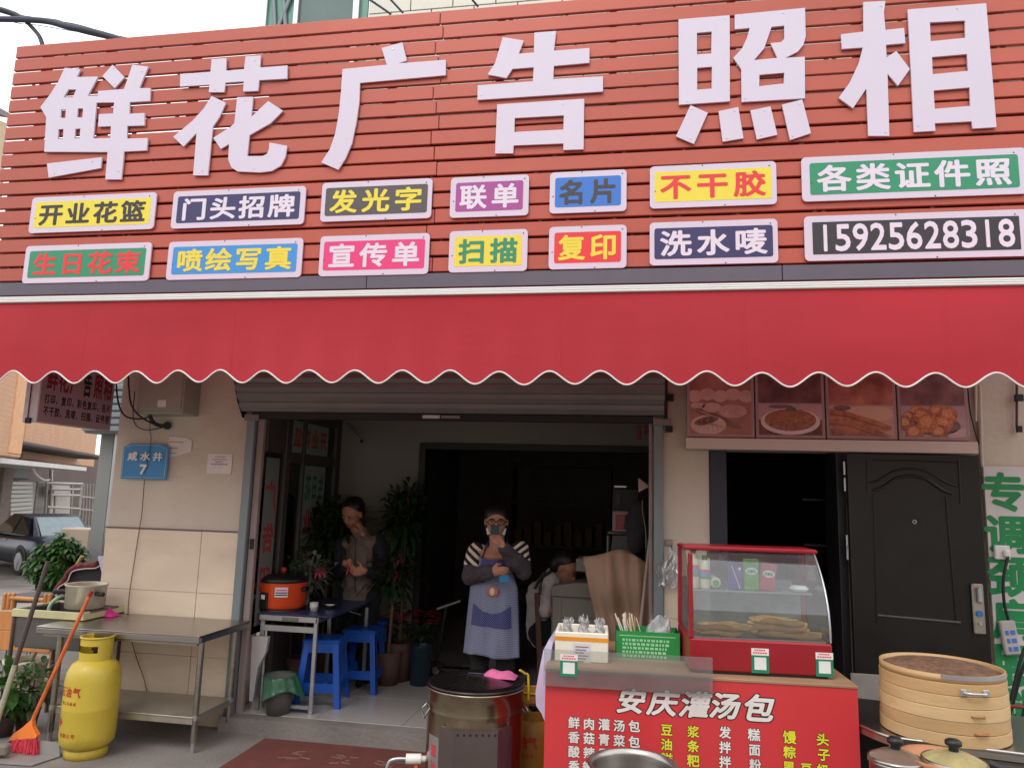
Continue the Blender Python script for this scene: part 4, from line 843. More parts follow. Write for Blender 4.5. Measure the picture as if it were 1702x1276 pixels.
# ---- gas cylinders
mGas = M('gas_yellow', (192, 168, 58), .42, var=.06, scale=3, dirt=.75, dirtcol=(128, 100, 44), bump=.12)
mGas2 = M('gas_old_yellow', (150, 108, 34), .6, var=.15, dirt=.6, dirtcol=(90, 60, 30))
def cylinder(c, mat, label, sc_=1., words=True):
    t_ = thing('gas_cylinder', label, 'gas cylinder', c, 'yellow gas cylinders'); r = .152*sc_; c = V3(c)
    pr = [(0, .045), (.06, .04), (r*.8, .055), (r*.97, .085), (r, .13), (r, .275), (r*1.006, .28), (r, .285), (r, .43), (r*.96, .48), (r*.82, .525), (r*.6, .548), (.03, .556), (0, .556)]
    MB().lathe(c, [(a_, b_*sc_) for a_, b_ in pr], 48).build('body', mat, t_)
    MB().lathe(c, [(r*.74, 0), (r*.78, .0), (r*.78, .03), (r*.74, .06), (r*.7, .06), (r*.74, 0)], 40).build('foot_ring', mat, t_)
    m_ = MB(); zc, rc = .54*sc_, r*.60; a0, a1 = R(-60), R(-120)  # opening of the guard faces the camera
    def ring(a, b, z0, z1):
        for rr, nn in ((rc, 0), (rc-.004, 1)): m_.lathe(c+V3((0, 0, zc)), [(rr, z0), (rr, z1)], 16, a0=a, a1=b)
        m_.lathe(c+V3((0, 0, zc)), [(rc-.004, z1), (rc, z1)], 16, a0=a, a1=b)
    ring(0, 2*math.pi-1e-4, 0, .055); ring(0, 2*math.pi-1e-4, .095, .14); ring(R(-45), R(255-30), .055, .095) if 0 else ring(R(-68+20), R(218), .055, .095)
    m_.tube([c+V3((rc*math.cos(k_*math.pi/24), rc*math.sin(k_*math.pi/24), zc+.14)) for k_ in range(49)], .006, 6)
    m_.build('collar_guard', mat, t_)
    v = MB(); v.cyl(c+V3((0, 0, .556*sc_)), c+V3((0, 0, .6*sc_)), .016, n=10); v.cyl(c+V3((0, 0, .6*sc_)), c+V3((0, 0, .62*sc_)), .028, n=10); v.cyl(c+V3((0, 0, .585*sc_)), c+V3((.045, -.02, .585*sc_)), .011, n=8); v.build('valve', M('brass_dark', (70, 62, 50), .5, .6), t_)
    if words:
        mR = M('gas_red', (176, 44, 30), .5); m2 = MB()
        def wrap(s, ang, z, h_, step, bold=.03, gw=None):
            for i, ch in enumerate(s):
                t2 = ang+i*step; nn = V3((math.cos(t2), math.sin(t2), 0)); tt = V3((-math.sin(t2), math.cos(t2), 0)); mm = MB(); gw_ = gw or h_
                vs, fs = GL[ch]
                for q_, (dx, dy) in enumerate([(0, 0)]+[(bold*math.cos(k*math.pi/2), bold*math.sin(k*math.pi/2)) for k in range(4)]):
                    pp = []
                    for x, y in vs:
                        u = ((x-CX0)/(CX1-CX0)+dx-.5)*gw_; vv = ((y-CY0)/(CY1-CY0)+dy)*h_; a2 = t2+u/r; pp.append(c+V3(((r+.0008+.0001*q_)*math.cos(a2), (r+.0008+.0001*q_)*math.sin(a2), z+vv)))
                    m2.add(pp, fs)
        wrap('石油气', R(-126), .36, .056, R(21), gw=.048); wrap('限公司承保', R(-122), .315, .018, R(9), .02); wrap('有限公司', R(-116), .135, .024, R(11), .02)
        m2.build('lettering', mR, t_)
        a2 = R(-126); dpt = [(0, .03), (.025, 0), (0, -.03), (-.025, 0)]; MB().add([c+V3(((r+.001)*math.cos(a2+u/r), (r+.001)*math.sin(a2+u/r), .215+v_)) for u, v_ in dpt], [(0, 1, 2, 3)]).build('diamond_mark', mR, t_)
    return t_
c0 = PZ(133, 1262, 0); c0 = V3((c0.x-.03, c0.y+.08, 0)); cylinder(c0, mGas, 'bright yellow gas cylinder with red characters standing in front of the steel table')

# ---- brooms, dustpan, bucket
def broom(top, bot, label, cols, head=True):
    t_ = thing('broom', label, 'broom', bot); d = (top-bot); 
    a = bot+d*.12
    MB().tube([a+d*.02, a.lerp(top, .97)], .0115, 8).build('handle', cols[0], t_); MB().tube([a.lerp(top, .96), top], .014, 8).build('grip', cols[1], t_)
    return t_, a
bt = PZ(38, 1232, .07); tp = P(152, 982, -.66); 
t_, a = broom(tp, bt, 'orange handled broom with pink bristles leaning against the steel table', (M('orange_handle', (200, 96, 50), .45, var=.2, scale=20), M('red_grip', (150, 40, 40), .5)))
u_ = (tp-bt).normalized(); s_ = V3((.93, -.1, .1)).normalized()
hd = [a+u_*.03, a+s_*.03-u_*.02, a+s_*.085-u_*.05-V3((0, 0, .02)), a+s_*.09-u_*.085, a-s_*.10-u_*.10, a-s_*.09-u_*.06, a-s_*.04-u_*.02]
MB().prism([p+V3((0, -.012, 0)) for p in hd], (0, .028, 0)).build('head', M('orange_plastic', (226, 120, 46), .4), t_)
br_ = MB()
for k in range(520): 
    q = random.uniform(-.10, .09); p = a+s_*q-u_*.085+V3((0, random.uniform(-.012, .014), 0)); e_ = p+V3((q*.25+random.uniform(-.012, .012), random.uniform(-.03, .01), -(p.z-.003)*random.uniform(.75, 1))); br_.tube([p, e_], .0012, 3, False)
br_.build('bristles', M('pink_bristle', (222, 66, 84), .6, var=.2), t_, kind='stuff')
t2 = P(80, 932, -.72); b2 = PZ(-25, 1262, .0); t3 = thing('mop', 'dark handled mop with silver lower tube leaning at the far left edge', 'mop', b2)
m_ = t2.lerp(b2, .54); MB().tube([t2, m_], .0135, 8).build('handle', M('dark_handle', (70, 54, 52), .5), t3); MB().tube([m_, t2.lerp(b2, .9)], .0155, 8).build('lower_tube', M('silver_tape', (176, 172, 150), .35, .5, var=.2, scale=12), t3)
MB().obox(t2.lerp(b2, .95), (1, .2, 0), (-.2, 1, 0), (0, 0, 1), (.12, .03, .03), .01).build('head', M('mop_grey', (120, 112, 104), .9), t3)
dp = thing('dustpan', 'grey plastic dustpan lying on the ground under the pink broom', 'dustpan', PZ(22, 1268, 0))
q = PZ(22, 1268, 0); D_ = M('dustpan_grey', (134, 130, 126), .5)
MB().prism([q+V3((-.20, -.05, .004)), q+V3((.14, -.02, .004)), q+V3((.18, .14, .004)), q+V3((-.18, .14, .004))], (0, 0, .006)).build('pan', D_, dp)
MB().prism([q+V3((-.18, .14, .01)), q+V3((.18, .14, .01)), q+V3((.16, .15, .08)), q+V3((-.16, .15, .08))], (0, .006, 0)).build('back_wall', D_, dp); MB().prism([q+V3((-.20, -.05, .01)), q+V3((-.18, .14, .01)), q+V3((-.16, .15, .08)), ], (.006, 0, 0)).build('side_wall', D_, dp)
c = PZ(37, 1160, 0); bk = thing('bucket', 'cream plastic bucket with a thick rim behind the small plants at the left', 'bucket', c)
MB().lathe(c, [(0, .005), (.11, 0), (.115, .01), (.142, .25), (.155, .255), (.155, .285), (.14, .285), (.132, .24), (.105, .02), (0, .02)], 32).build('body', M('cream_plastic', (198, 188, 168), .5, dirt=.3), bk)
MB().lathe(c, [(0, .17), (.132, .17)], 24).build('contents', M('murky', (120, 112, 96), .4), bk)
tag(MB().tube([P(72, 1062, c.y+.1), P(52, 1098, c.y)], .011, 8).build('stick', M('bare_wood', (150, 128, 100), .8)), 'short bare wooden stick standing in the cream bucket', 'stick')
def pot_plant(px, py_base, h_, rad, n, L, W_, mat, label, potm=None, z0=0., Ym=None, potr=.07, poth=.12, whorl=0, grp=None, cz=None):
    c = PZ(px, py_base, z0) if Ym is None else V3((P(px, py_base, Ym).x, Ym, z0)); t_ = thing('potted_plant', label, 'potted plant', c, grp)
    MB().lathe(c, [(0, .0), (potr*.72, 0), (potr, poth*.92), (potr*1.08, poth), (potr*.95, poth), (potr*.9, poth*.85), (0, poth*.85)], 20).build('pot', potm or mTerra, t_)
    bush(c+V3((0, 0, poth+h_*.55)), rad, n, L, W_, whorl).build('foliage', mat, t_, kind='stuff')
    for k in range(4): a_ = rdir(); MB().tube([c+V3((a_.x*.02, a_.y*.02, poth*.8)), c+V3((a_.x*rad[0]*.5, a_.y*rad[1]*.5, poth+h_*.7))], .004, 4).build('stem', mStem, t_)
    return t_
pot_plant(42, 1212, .26, (.15, .13, .14), 150, .07, .04, mLeafG, 'leafy green plant in a small dark pot behind the orange broom', M('dark_pot', (74, 58, 54), .7), potr=.075, poth=.13)
pot_plant(4, 1222, .3, (.09, .12, .17), 90, .11, .06, mLeaf, 'broad leaved green plant cut by the left edge beside the mop', M('dark_pot', (74, 58, 54)), potr=.07, poth=.12)
# wooden chair, stool, dark quilted armchair
mOr = M('orange_wood', (196, 132, 74), .5, var=.14, scale=5, stretch=(3, 3, .5), dirt=.3, dirtcol=(120, 70, 30))
wc = thing('wooden_chair', 'orange brown wooden chair with curved arm posts behind the sink', 'chair', (P(40, 1100, .1).x, .1, 0)); Yc = .1
def pbox(x0, y0, x1, y1, Y, dpt, mat, nm, par, bev=.006):
    a, b = P(x0, (y0+y1)/2, Y), P(x1, (y0+y1)/2, Y); return MB().box((a.x, Y, P((x0+x1)/2, y1, Y).z), (b.x, Y+dpt, P((x0+x1)/2, y0, Y).z), bev).build(nm, mat, par)
pbox(-30, 1014, 30, 1047, Yc, .025, mOr, 'back_panel', wc); pbox(31, 1014, 84, 1047, Yc, .025, mOr, 'back_panel', wc); pbox(-30, 1048.5, 84, 1082, Yc, .025, mOr, 'back_panel', wc)
for x in (2, 9, 16): pbox(x, 985, x+6, 1013, Yc+.02, .03, mOr, 'spindle', wc, .008)
for x in (70, 77): pbox(x, 986, x+6, 1010, Yc+.02, .03, mOr, 'spindle', wc, .008)
MB().tube([P(18, 993, Yc+.03), P(74, 997, Yc+.03)], .016, 8).build('rail', mOr, wc)
for x in (-20, 78): pbox(x, 1083, x+8, 1150, Yc, .03, mOr, 'leg', wc)
c = P(58, 992, .7); sl_ = thing('round_stool', 'stool with a dark grey padded round seat behind the wooden chair', 'stool', (c.x, .7, 0))
MB().lathe((c.x, .7, c.z-.03), [(0, .06), (.15, .055), (.18, .04), (.18, .01), (0, 0)], 28).build('seat', M('dark_vinyl', (58, 54, 56), .5), sl_)
for k in range(4): t_ = .78+k*1.57; MB().cyl((c.x+.13*math.cos(t_), .7+.13*math.sin(t_), c.z-.03), (c.x+.17*math.cos(t_), .7+.17*math.sin(t_), 0), .011, n=8).build('leg', mAlu, sl_)
ac = thing('quilted_armchair', 'dark low armchair edged with maroon floral cloth behind the pale cooking pot', 'armchair', (P(135, 1010, .5).x, .5, 0))
out = [(96, 1010), (98, 985), (112, 968), (118, 952), (132, 944), (155, 943), (164, 938), (170, 950), (176, 975), (176, 1012)]
MB().prism([P(x, y, .5) for x, y in out], (0, .35, 0)).build('back', M('dark_quilt', (40, 36, 42), .8, var=.3, scale=30), ac)
MB().tube(curve([P(x, y, .49) for x, y in [(92, 985), (97, 975), (108, 962), (118, 947), (132, 940), (150, 939), (163, 936)]], 4), .022, 8).build('floral_edge', M('maroon_floral', (104, 46, 54), .9, var=.7, scale=26), ac)
MB().tube(curve([P(x, y, .475) for x, y in [(94, 1000), (96, 978), (112, 966), (120, 950), (140, 945), (158, 944), (166, 940)]], 4), .006, 6).build('piping', M('pale_piping', (196, 176, 160), .7), ac)
for k in range(2): MB().cyl((P(105+60*k, 1010, .7).x, .7, 0), (P(105+60*k, 1010, .7).x, .7, .5), .02, n=8).build('leg', mDark, ac)
MB().box((P(98, 1010, .5).x, .5, .32), (P(176, 1010, .5).x, .85, .45), .02).build('seat', M('dark_quilt', (40, 36, 42)), ac)
lv = MB().prism([P(x, y, .3) for x, y in ((162, 924), (184, 924), (190, 1010), (176, 1010), (174, 972))], (0, .02, 0)).build('lavender_board', M('lavender', (196, 186, 214), .4)); tag(lv, 'pale lavender plastic board propped behind the pillar corner and the dark armchair', 'board')
tag(MB().tube([P(137, 924, .9), P(122, 948, .9), P(112, 1040, .9)], .016, 8).build('bamboo_stick', M('bamboo_old', (164, 144, 96), .7)), 'old bamboo stick leaning beside the potted bush', 'stick')
# overhead cables
def sky_cable(name, label, pts, r, Y): tag(MB().tube(curve([P(x, y, Y) for x, y in pts]), r, 6).build(name, M('cable_hazed', (44, 46, 58), .7)), label, 'cable')
oc = thing('cable_bundle', 'thick bundle of black overhead cables crossing the sky above the sign end', 'cables', P(80, 35, .4))
mCb = M('cable_hazed', (60, 64, 78), .7)  # black cables coloured paler and bluer, aerial haze put into the paint
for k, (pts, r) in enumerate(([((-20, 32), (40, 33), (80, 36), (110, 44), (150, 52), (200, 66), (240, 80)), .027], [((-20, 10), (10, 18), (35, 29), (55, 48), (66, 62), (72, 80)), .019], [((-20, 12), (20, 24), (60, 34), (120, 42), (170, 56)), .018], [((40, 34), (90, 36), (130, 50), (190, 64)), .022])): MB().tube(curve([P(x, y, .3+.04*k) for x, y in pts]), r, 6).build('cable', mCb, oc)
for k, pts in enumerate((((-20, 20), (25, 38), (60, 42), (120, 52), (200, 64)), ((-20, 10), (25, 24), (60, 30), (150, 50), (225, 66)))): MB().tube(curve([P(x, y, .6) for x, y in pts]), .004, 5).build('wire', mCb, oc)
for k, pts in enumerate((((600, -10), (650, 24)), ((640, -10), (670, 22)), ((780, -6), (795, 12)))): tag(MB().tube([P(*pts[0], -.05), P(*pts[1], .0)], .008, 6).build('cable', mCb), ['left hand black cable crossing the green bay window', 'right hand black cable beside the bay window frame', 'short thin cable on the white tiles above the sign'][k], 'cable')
# ================================================================== INSIDE THE SHOP
ZF = .1
ft = thing('folding_table', 'folding table with dark blue top and aluminium legs inside the shop doorway', 'table', (-2.3, .5, ZF))
zt = .745
MB().box((-2.59, .08, zt-.012), (-2.06, .90, zt), .003).build('tabletop', M('navy_laminate', (40, 48, 84), .3, var=.06), ft)
MB().box((-2.59, .075, zt-.05), (-2.16, .09, zt-.013), .002).box((-2.17, .075, zt-.05), (-2.155, .9, zt-.013)).build('frame', mAlu, ft)
MB().box((-2.58, .08, zt-.12), (-2.17, .1, zt-.08), .002).build('stretcher', mAlu, ft); MB().box((-2.42, .066, zt-.045), (-2.30, .0745, zt-.022), .006).build('latch', mShut, ft)
for x, y in ((-2.172, .088), (-2.10, .88), (-2.30, .62), (-2.57, .10)): MB().box((x-.014, y-.012, ZF), (x+.014, y+.012, zt-.051), .003).build('leg', mAlu, ft)
MB().box((-2.34, .076, ZF+.03), (-2.187, .1, ZF+.055), .002).build('foot_rail', mAlu, ft)
MB().tube([(-2.12, .82, zt-.03), (-2.36, .82, zt-.05), (-2.13, .82, zt-.10)], .008, 6).build('brace', mAlu, ft)
c = V3((P(468, 1000, .28).x, .28, zt))
rc = thing('rice_cooker', 'orange rice cooker with dark lid and white sticker on the folding table', 'rice cooker', c); mOc = M('cooker_orange', (214, 74, 30), .35, var=.05)
MB().lathe(c, [(0, .01), (.15, .01), (.165, .03), (.172, .19), (.176, .2)], 40).build('body', mOc, rc); MB().lathe(c, [(.178, .195), (.185, .205), (.18, .222), (.12, .24), (.03, .25), (0, .25)], 40).build('lid', mBlack, rc)
MB().lathe(c+V3((0, 0, .25)), [(0, .045), (.018, .04), (.022, .02), (.012, 0)], 14).build('knob', M('knob_red', (150, 36, 30), .4), rc); MB().lathe(c, [(.17, 0), (.17, .012), (.14, .015)], 32).build('base_ring', mBlack, rc)
def onring(c, r, ang, z, w_, h_, th_, mat, nm, par, bev=.003):
    nn = V3((math.cos(ang), math.sin(ang), 0)); tt = V3((-math.sin(ang), math.cos(ang), 0)); return MB().obox(c+nn*r+V3((0, 0, z)), tt, nn, (0, 0, 1), (w_/2, th_, h_/2), bev).build(nm, mat, par)
sw = onring(c, .173, R(-108), .075, .065, .11, .008, mBlack, 'switch_panel', rc); onring(c, .184, R(-108), .10, .035, .03, .002, mWhitePl, 'switch', sw)
stk = onring(c, .172, R(-66), .135, .09, .07, .003, M('sticker_white', (206, 196, 200), .5), 'sticker', rc)
for k, (z, w_, m_) in enumerate(((.15, .07, ink('red')), (.133, .08, mDark), (.118, .08, mDark))): onring(c, .1755, R(-66), z, w_, .007, .001, m_, 'print_line', stk, 0)
for a in (-5, 185): onring(c, .182, R(a), .15, .07, .03, .018, mBlack, 'side_handle', rc, .008)
tc_ = thing('tea_cup', 'small glass cup at the table corner beside the rice cooker', 'cup', (-2.27, .25, zt)); MB().lathe((-2.27, .25, zt), [(0, .005), (.025, 0), (.032, .06), (.030, .06), (.022, .008), (0, .01)], 16).build('body', M('pale_cup', (190, 188, 184), .2), tc_)
tb_ = thing('steel_bowl', 'little steel bowl behind the glass cup on the blue table', 'bowl', (-2.22, .42, zt)); MB().lathe((-2.22, .42, zt), [(0, .004), (.03, 0), (.06, .035), (.057, .036), (.028, .008), (0, .008)], 20).build('body', mSteel, tb_)
# blue stools
mBlu = M('blue_plastic', (28, 84, 176), .35, var=.05, trans=.06)
def stool(c, label, rz=0., h_=.45):
    t_ = thing('blue_stool', label, 'stool', c, 'blue plastic stools by the table'); c = V3(c); ca, sa = math.cos(rz), math.sin(rz)
    def L(x, y, z): return c+V3((x*ca-y*sa, x*sa+y*ca, z))
    MB().obox(L(0, 0, h_-.012), V3((ca, sa, 0)), V3((-sa, ca, 0)), (0, 0, 1), (.132, .132, .014), .01).build('seat', mBlu, t_)
    hole = MB(); hole.obox(L(0, 0, h_+.0025), V3((ca, sa, 0)), V3((-sa, ca, 0)), (0, 0, 1), (.045, .012, .0008)); hole.build('grip_slot', mDark, t_)
    for sx in (-1, 1):
        for sy in (-1, 1):
            m_ = MB(); tpt = [L(sx*.118, sy*.118, h_-.02), L(sx*.160, sy*.160, 0)]; 
            for wx, wy in ((1, 0), (0, 1)):
                a0 = L(sx*.125, sy*.125, h_-.02); a1 = L(sx*.166, sy*.166, 0); b0 = L(sx*(.125-.045*wx), sy*(.125-.045*wy), h_-.02); b1 = L(sx*(.166-.045*wx), sy*(.166-.045*wy), 0)
                inn = L(0, 0, 0)-L(sx*wy, sy*wx, 0); inn = inn.normalized()*.006
                m_.add([a0, b0, b1, a1, a0+inn, b0+inn, b1+inn, a1+inn], [(0, 1, 2, 3), (7, 6, 5, 4), (0, 4, 5, 1), (1, 5, 6, 2), (2, 6, 7, 3), (3, 7, 4, 0)])
            m_.build('leg', mBlu, t_)
    for wx, s_ in ((0, -1), (0, 1), (1, -1), (1, 1)):
        for z0, z1, i0 in ((h_-.085, h_-.02, .126), (.10, .165, .15)):
            def Q(u, z, off=0): k = i0+off; return L(u, s_*k, z) if wx == 0 else L(s_*k, u, z)
            m_ = MB(); a0, b0, c0_, d0 = Q(-i0+.03, z0), Q(i0-.03, z0), Q(i0-.03, z1), Q(-i0+.03, z1); m_.add([a0, b0, c0_, d0, Q(-i0+.03, z0, -.006), Q(i0-.03, z0, -.006), Q(i0-.03, z1, -.006), Q(-i0+.03, z1, -.006)], [(0, 1, 2, 3), (7, 6, 5, 4), (0, 4, 5, 1), (1, 5, 6, 2), (2, 6, 7, 3), (3, 7, 4, 0)]); m_.build('stretcher', mBlu, t_)
    return t_
q = PZ(545, 1176, ZF); s0 = stool((q.x-.10, q.y+.12, ZF), 'blue plastic stool nearest the door step, in front of the table leg', .18)
copy_thing(s0, (q.x+.03, q.y+.55, ZF), 'blue plastic stool half hidden behind the nearest stool', -.1); q2 = PZ(600, 1128, ZF)
copy_thing(s0, (q2.x+.03, q2.y+.12, ZF), 'blue plastic stool farthest back beside the rear leg of the table', .05); copy_thing(s0, (-.33, 1.05, ZF), 'blue plastic stool under the bent person behind the copier', .3)
# bin with bag
c = PZ(452, 1190, ZF); c = V3((c.x, c.y+.08, ZF)); bn = thing('waste_bin', 'grey waste bin lined with a crumpled green bag by the door step', 'bin', c)
MB().lathe(c, [(0, .005), (.075, 0), (.105, .24), (.1, .24), (.07, .01)], 28).build('body', M('bin_grey', (92, 88, 86), .6), bn)
def bagf(u, v):
    a = 2*math.pi*u; r = .108+.035*v*(1+.5*math.sin(3*a+1))+.006*math.sin(11*a); return (c.x+.0+r*math.cos(a)+.03*v, c.y+r*math.sin(a), ZF+.25-.12*v*(1+.35*math.sin(2*a+.5))+.012*math.sin(v*6))
b_ = MB(); b_.grid(bagf, 48, 8); b_.grid(lambda u, v: (c.x+(.106-.03*v)*math.cos(6.283*u), c.y+(.106-.03*v)*math.sin(6.283*u), ZF+.25-.16*v), 32, 3); b_.build('green_bag', M('green_bag', (58, 108, 78), .3, var=.15, trans=.3, bump=.4, bscale=20), bn)
wb = MB().prism([P(x, y, .03) for x, y in ((419, 1057), (446, 1058), (441, 1085), (428, 1110), (420, 1165), (414, 1165))], (0, .03, 0)).build('white_rack', M('dull_white', (170, 166, 166), .5)); tag(wb, 'white moulded plastic piece standing behind the waste bin at the jamb', 'rack')
# red mat outside
mt = thing('door_mat', 'worn dark red rubber mat with faded raised lettering before the door step', 'mat', (-1.6, -.6, 0)); mMat = M('red_mat', (104, 52, 46), .9, var=.15, bump=.6, bscale=90, dirt=.4, dirtcol=(74, 54, 50))
MB().box((-2.36, -1.05, .004), (-.95, -.17, .012), .003).build('mat', mMat, mt)
fz = MB()
for r_ in range(2):
    for k in range(4):
        for s_ in range(7): x = -2.13+k*.3+random.uniform(0, .18); y = -.42-.3*r_+random.uniform(-.09, .09); fz.obox((x, y, .0135), (1, random.uniform(-.3, .3), 0), (0, 1, 0), (0, 0, 1), (random.uniform(.01, .04), .006, .0012))
fz.build('faded_marks', M('mat_pale', (128, 96, 88), .9), mt, kind='stuff')
# plants
mRedP = M('red_petal', (128, 26, 32), .6, var=.25, trans=.2); mPk = M('pink_petal', (196, 92, 110), .6, var=.2, trans=.2)
G = 'plants crowded inside the shop'
def tall(px, Y, z0, ztop, rad, n, L, W_, mat, label, pr=.12, ph=.25, potm=None, flower=None):
    x = P(px, 900, Y).x; t_ = thing('tall_plant', label, 'potted plant', (x, Y, ZF), G)
    MB().lathe((x, Y, ZF), [(0, 0), (pr*.75, 0), (pr, ph), (pr*.93, ph), (pr*.85, ph*.9), (0, ph*.9)], 20).build('pot', potm or M('dark_clay', (84, 58, 50), .8), t_)
    MB().tube(curve([V3((x, Y, ZF+ph*.9)), V3((x+.02, Y, (z0+ztop)/2)), V3((x, Y, ztop-.1))], 4), .014, 6).build('stem', mStem, t_)
    bush((x, Y, (z0+ztop)/2), (rad, rad, (ztop-z0)/2), n, L, W_, upb=.7, lo=.2, bend=.5).build('foliage', mat, t_, kind='stuff')
    if flower:
        m_ = MB()
        for k in range(6):
            d = rdir(); p = V3((x+d.x*rad*.8, Y-abs(d.y)*rad*.7, (z0+ztop)/2+d.z*(ztop-z0)*.45))
            for q in range(7): leaf(m_, p, V3((math.cos(q*.9), -.4, math.sin(q*.9))), .055, .026, .2)
        m_.build('flowers', flower, t_, kind='stuff')
tall(545, 1.05, 1.02, 1.52, .27, 520, .2, .034, mLeafD, 'dense dark spiky dracaena behind the rice cooker')
tall(478, .75, .85, 1.34, .19, 330, .12, .042, mLeaf, 'green plant with red blooms at the left behind the rice cooker', flower=mRedP)
tall(515, .62, .82, 1.1, .2, 300, .10, .038, lmat('leaf_silver', (122, 128, 112)), 'silvery leaved plant with pale pink blooms right of the rice cooker', flower=mPk)
tall(672, 1.15, 1.15, 1.66, .19, 380, .17, .045, mLeafD, 'tall dark drooping plant left of the doorway to the back room', .13, .3)
tall(655, 1.0, .75, 1.15, .2, 320, .12, .038, mLeafD, 'lower dark plant with reddish leaves beside the man', flower=M('dark_red_petal', (110, 32, 40), .6), pr=.11)
tall(590, 1.25, 1.25, 1.5, .07, 40, .09, .03, mRedP, 'small red leaved plant peeping behind the man by the pale wall', .08)
def flower_bucket(px, Y, col_, fcol, label, r=.1, h_=.26, spread=.14):
    x = P(px, 1000, Y).x; t_ = thing('flower_bucket', label, 'bucket of flowers', (x, Y, ZF), 'buckets of flowers on the shop floor')
    MB().lathe((x, Y, ZF), [(0, 0), (r*.8, 0), (r, h_), (r*1.06, h_), (r*.95, h_*.98), (r*.75, .02)], 22).build('bucket', col_, t_)
    bush((x, Y, ZF+h_+.1), (spread, spread, .1), 60, .09, .03, lo=.1, upb=.8).build('leaves', mLeafD, t_, kind='stuff'); m_ = MB()
    for k in range(26):
        d = rdir(); p = V3((x+d.x*spread, Y+d.y*spread, ZF+h_+.18+abs(d.z)*.08))
        for q in range(6): leaf(m_, p, V3((math.cos(q*1.05), math.sin(q*1.05), .5)), .035, .026, .1)
    m_.build('blooms', fcol, t_, kind='stuff')
flower_bucket(638, 1.1, M('pot_pinkish', (90, 70, 68), .6), mPk, 'terracotta pink bucket of pink flowers right of the far blue stool')
flower_bucket(672, 1.25, M('bucket_tan', (104, 88, 72), .6), M('dark_leafy', (50, 62, 44), .7), 'tan bucket of dark greenery between two flower buckets', .12, .32)
flower_bucket(703, 1.05, M('bucket_blue', (42, 62, 80), .5), mRedP, 'blue bucket of dark red flowers at the edge of the back doorway', .09, .3, .17)
# dim items in the doorway
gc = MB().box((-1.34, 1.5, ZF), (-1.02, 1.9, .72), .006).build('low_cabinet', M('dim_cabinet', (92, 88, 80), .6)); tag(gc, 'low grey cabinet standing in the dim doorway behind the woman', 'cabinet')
scq = thing('kick_scooter', 'small dark scooter with a pale handlebar in the dim doorway left of the woman', 'scooter', (-1.42, 1.25, ZF))
for x in (-1.28, -1.62): MB().cyl((x, 1.24, ZF+.07), (x, 1.27, ZF+.07), .07, n=18).build('wheel', mTyre, scq); MB().cyl((x, 1.235, ZF+.07), (x, 1.275, ZF+.07), .03, n=12).build('hub', mAlu, scq)
MB().box((-1.6, 1.21, ZF+.08), (-1.3, 1.3, ZF+.1), .005).build('deck', mBlack, scq); MB().tube([(-1.62, 1.25, ZF+.1), (-1.55, 1.25, .68)], .014, 8).build('stem', mDark, scq); MB().tube([(-1.62, 1.2, .66), (-1.45, 1.3, .72)], .011, 8).build('handlebar', mAlu, scq)
# copier and machines at the right
mCop = M('copier_grey', (128, 124, 114), .5, var=.04); cy_ = .55
cp_ = thing('photocopier', 'grey office photocopier partly covered by a brown cloth inside the shop at right', 'photocopier', (-.3, .8, ZF))
a, b = P(917, 1000, cy_).x, P(1040, 1000, cy_).x; zt2 = P(960, 968, cy_).z
MB().box((a, cy_, ZF), (b, cy_+.5, zt2-.10), .01).build('body', mCop, cp_); MB().prism([(a, cy_-.01, zt2-.098), (b, cy_-.01, zt2-.098), (b, cy_-.01, zt2), (a+.18, cy_-.01, zt2), (a, cy_-.01, zt2-.03)], (0, .5, 0)).build('scanner_lid', mCop, cp_)
for z0, z1 in ((zt2-.24, zt2-.115), (zt2-.40, zt2-.25), (ZF+.03, zt2-.41)): MB().box((a+.07, cy_-.008, z0), (b-.02, cy_-.0005, z1), .003).build('drawer', mCop, cp_)
pbox(957, 928, 977, 950, cy_+.1, .25, mCop, 'control_box', cp_); pbox(970, 932, 977, 938, cy_+.092, .007, mWhitePl, 'label', cp_); MB().box((a+.015, cy_-.006, zt2-.5), (a+.05, cy_-.0005, zt2-.35)).build('side_slot', mDark, cp_)
# brown cloth draped
def cl(u, v):
    x0_, x1_ = P(968+34*v, 1000, .28).x, P(1094, 1000, .28).x; x = x0_+(x1_-x0_)*u; z = P(1030, 917+ 75*abs(u-.42)**2.2+4*math.sin(u*9), .3).z*(1-v)+.55*v
    y = .33-.10*math.sin(math.pi*min(1, v*1.6+.1))*(1-.4*abs(u-.5))+.02*math.sin(u*14+v*3)+.012*math.sin(u*31+1)
    return (x, y, z)
tag(MB().grid(cl, 40, 24).build('brown_cloth', M('brown_cloth', (164, 134, 112), .9, var=.08, scale=4, bump=.5, bscale=9), solid=.006), 'large brown dust cloth draped over machines beside the right shutter rail', 'cloth')
tag(MB().box((-.20, .42, ZF), (.08, .8, 1.02), .01).build('covered_cabinet', mDark), 'dark cabinet hidden under the brown dust cloth', 'cabinet')
pl = P(1086, 845, .12), P(1063, 1052, .02); tag(MB().tube([pl[0], pl[0].lerp(pl[1], 1.5)], .011, 8).build('pale_pole', M('pale_pole', (160, 140, 128), .6)), 'pale wooden pole leaning by the right shutter rail in front of the brown cloth', 'pole')
mnt = thing('monitor_shelf', 'black office machine with a pale strip on a shelf above the brown cloth', 'machine', P(1040, 860, .7)); pbox(1018, 812, 1062, 862, .7, .25, mDark, 'body', mnt); pbox(1020, 806, 1042, 811, .68, .02, mAlu, 'pale_strip', mnt); pbox(1010, 884, 1070, 888, .66, .35, mGreyBlue, 'shelf', mnt); pbox(1022, 820, 1032, 840, .692, .007, mBlack, 'slot', mnt)
for x in (1008, 1072): pbox(x, 889, x+4, 1000, .7, .03, mGreyBlue, 'shelf_leg', mnt)
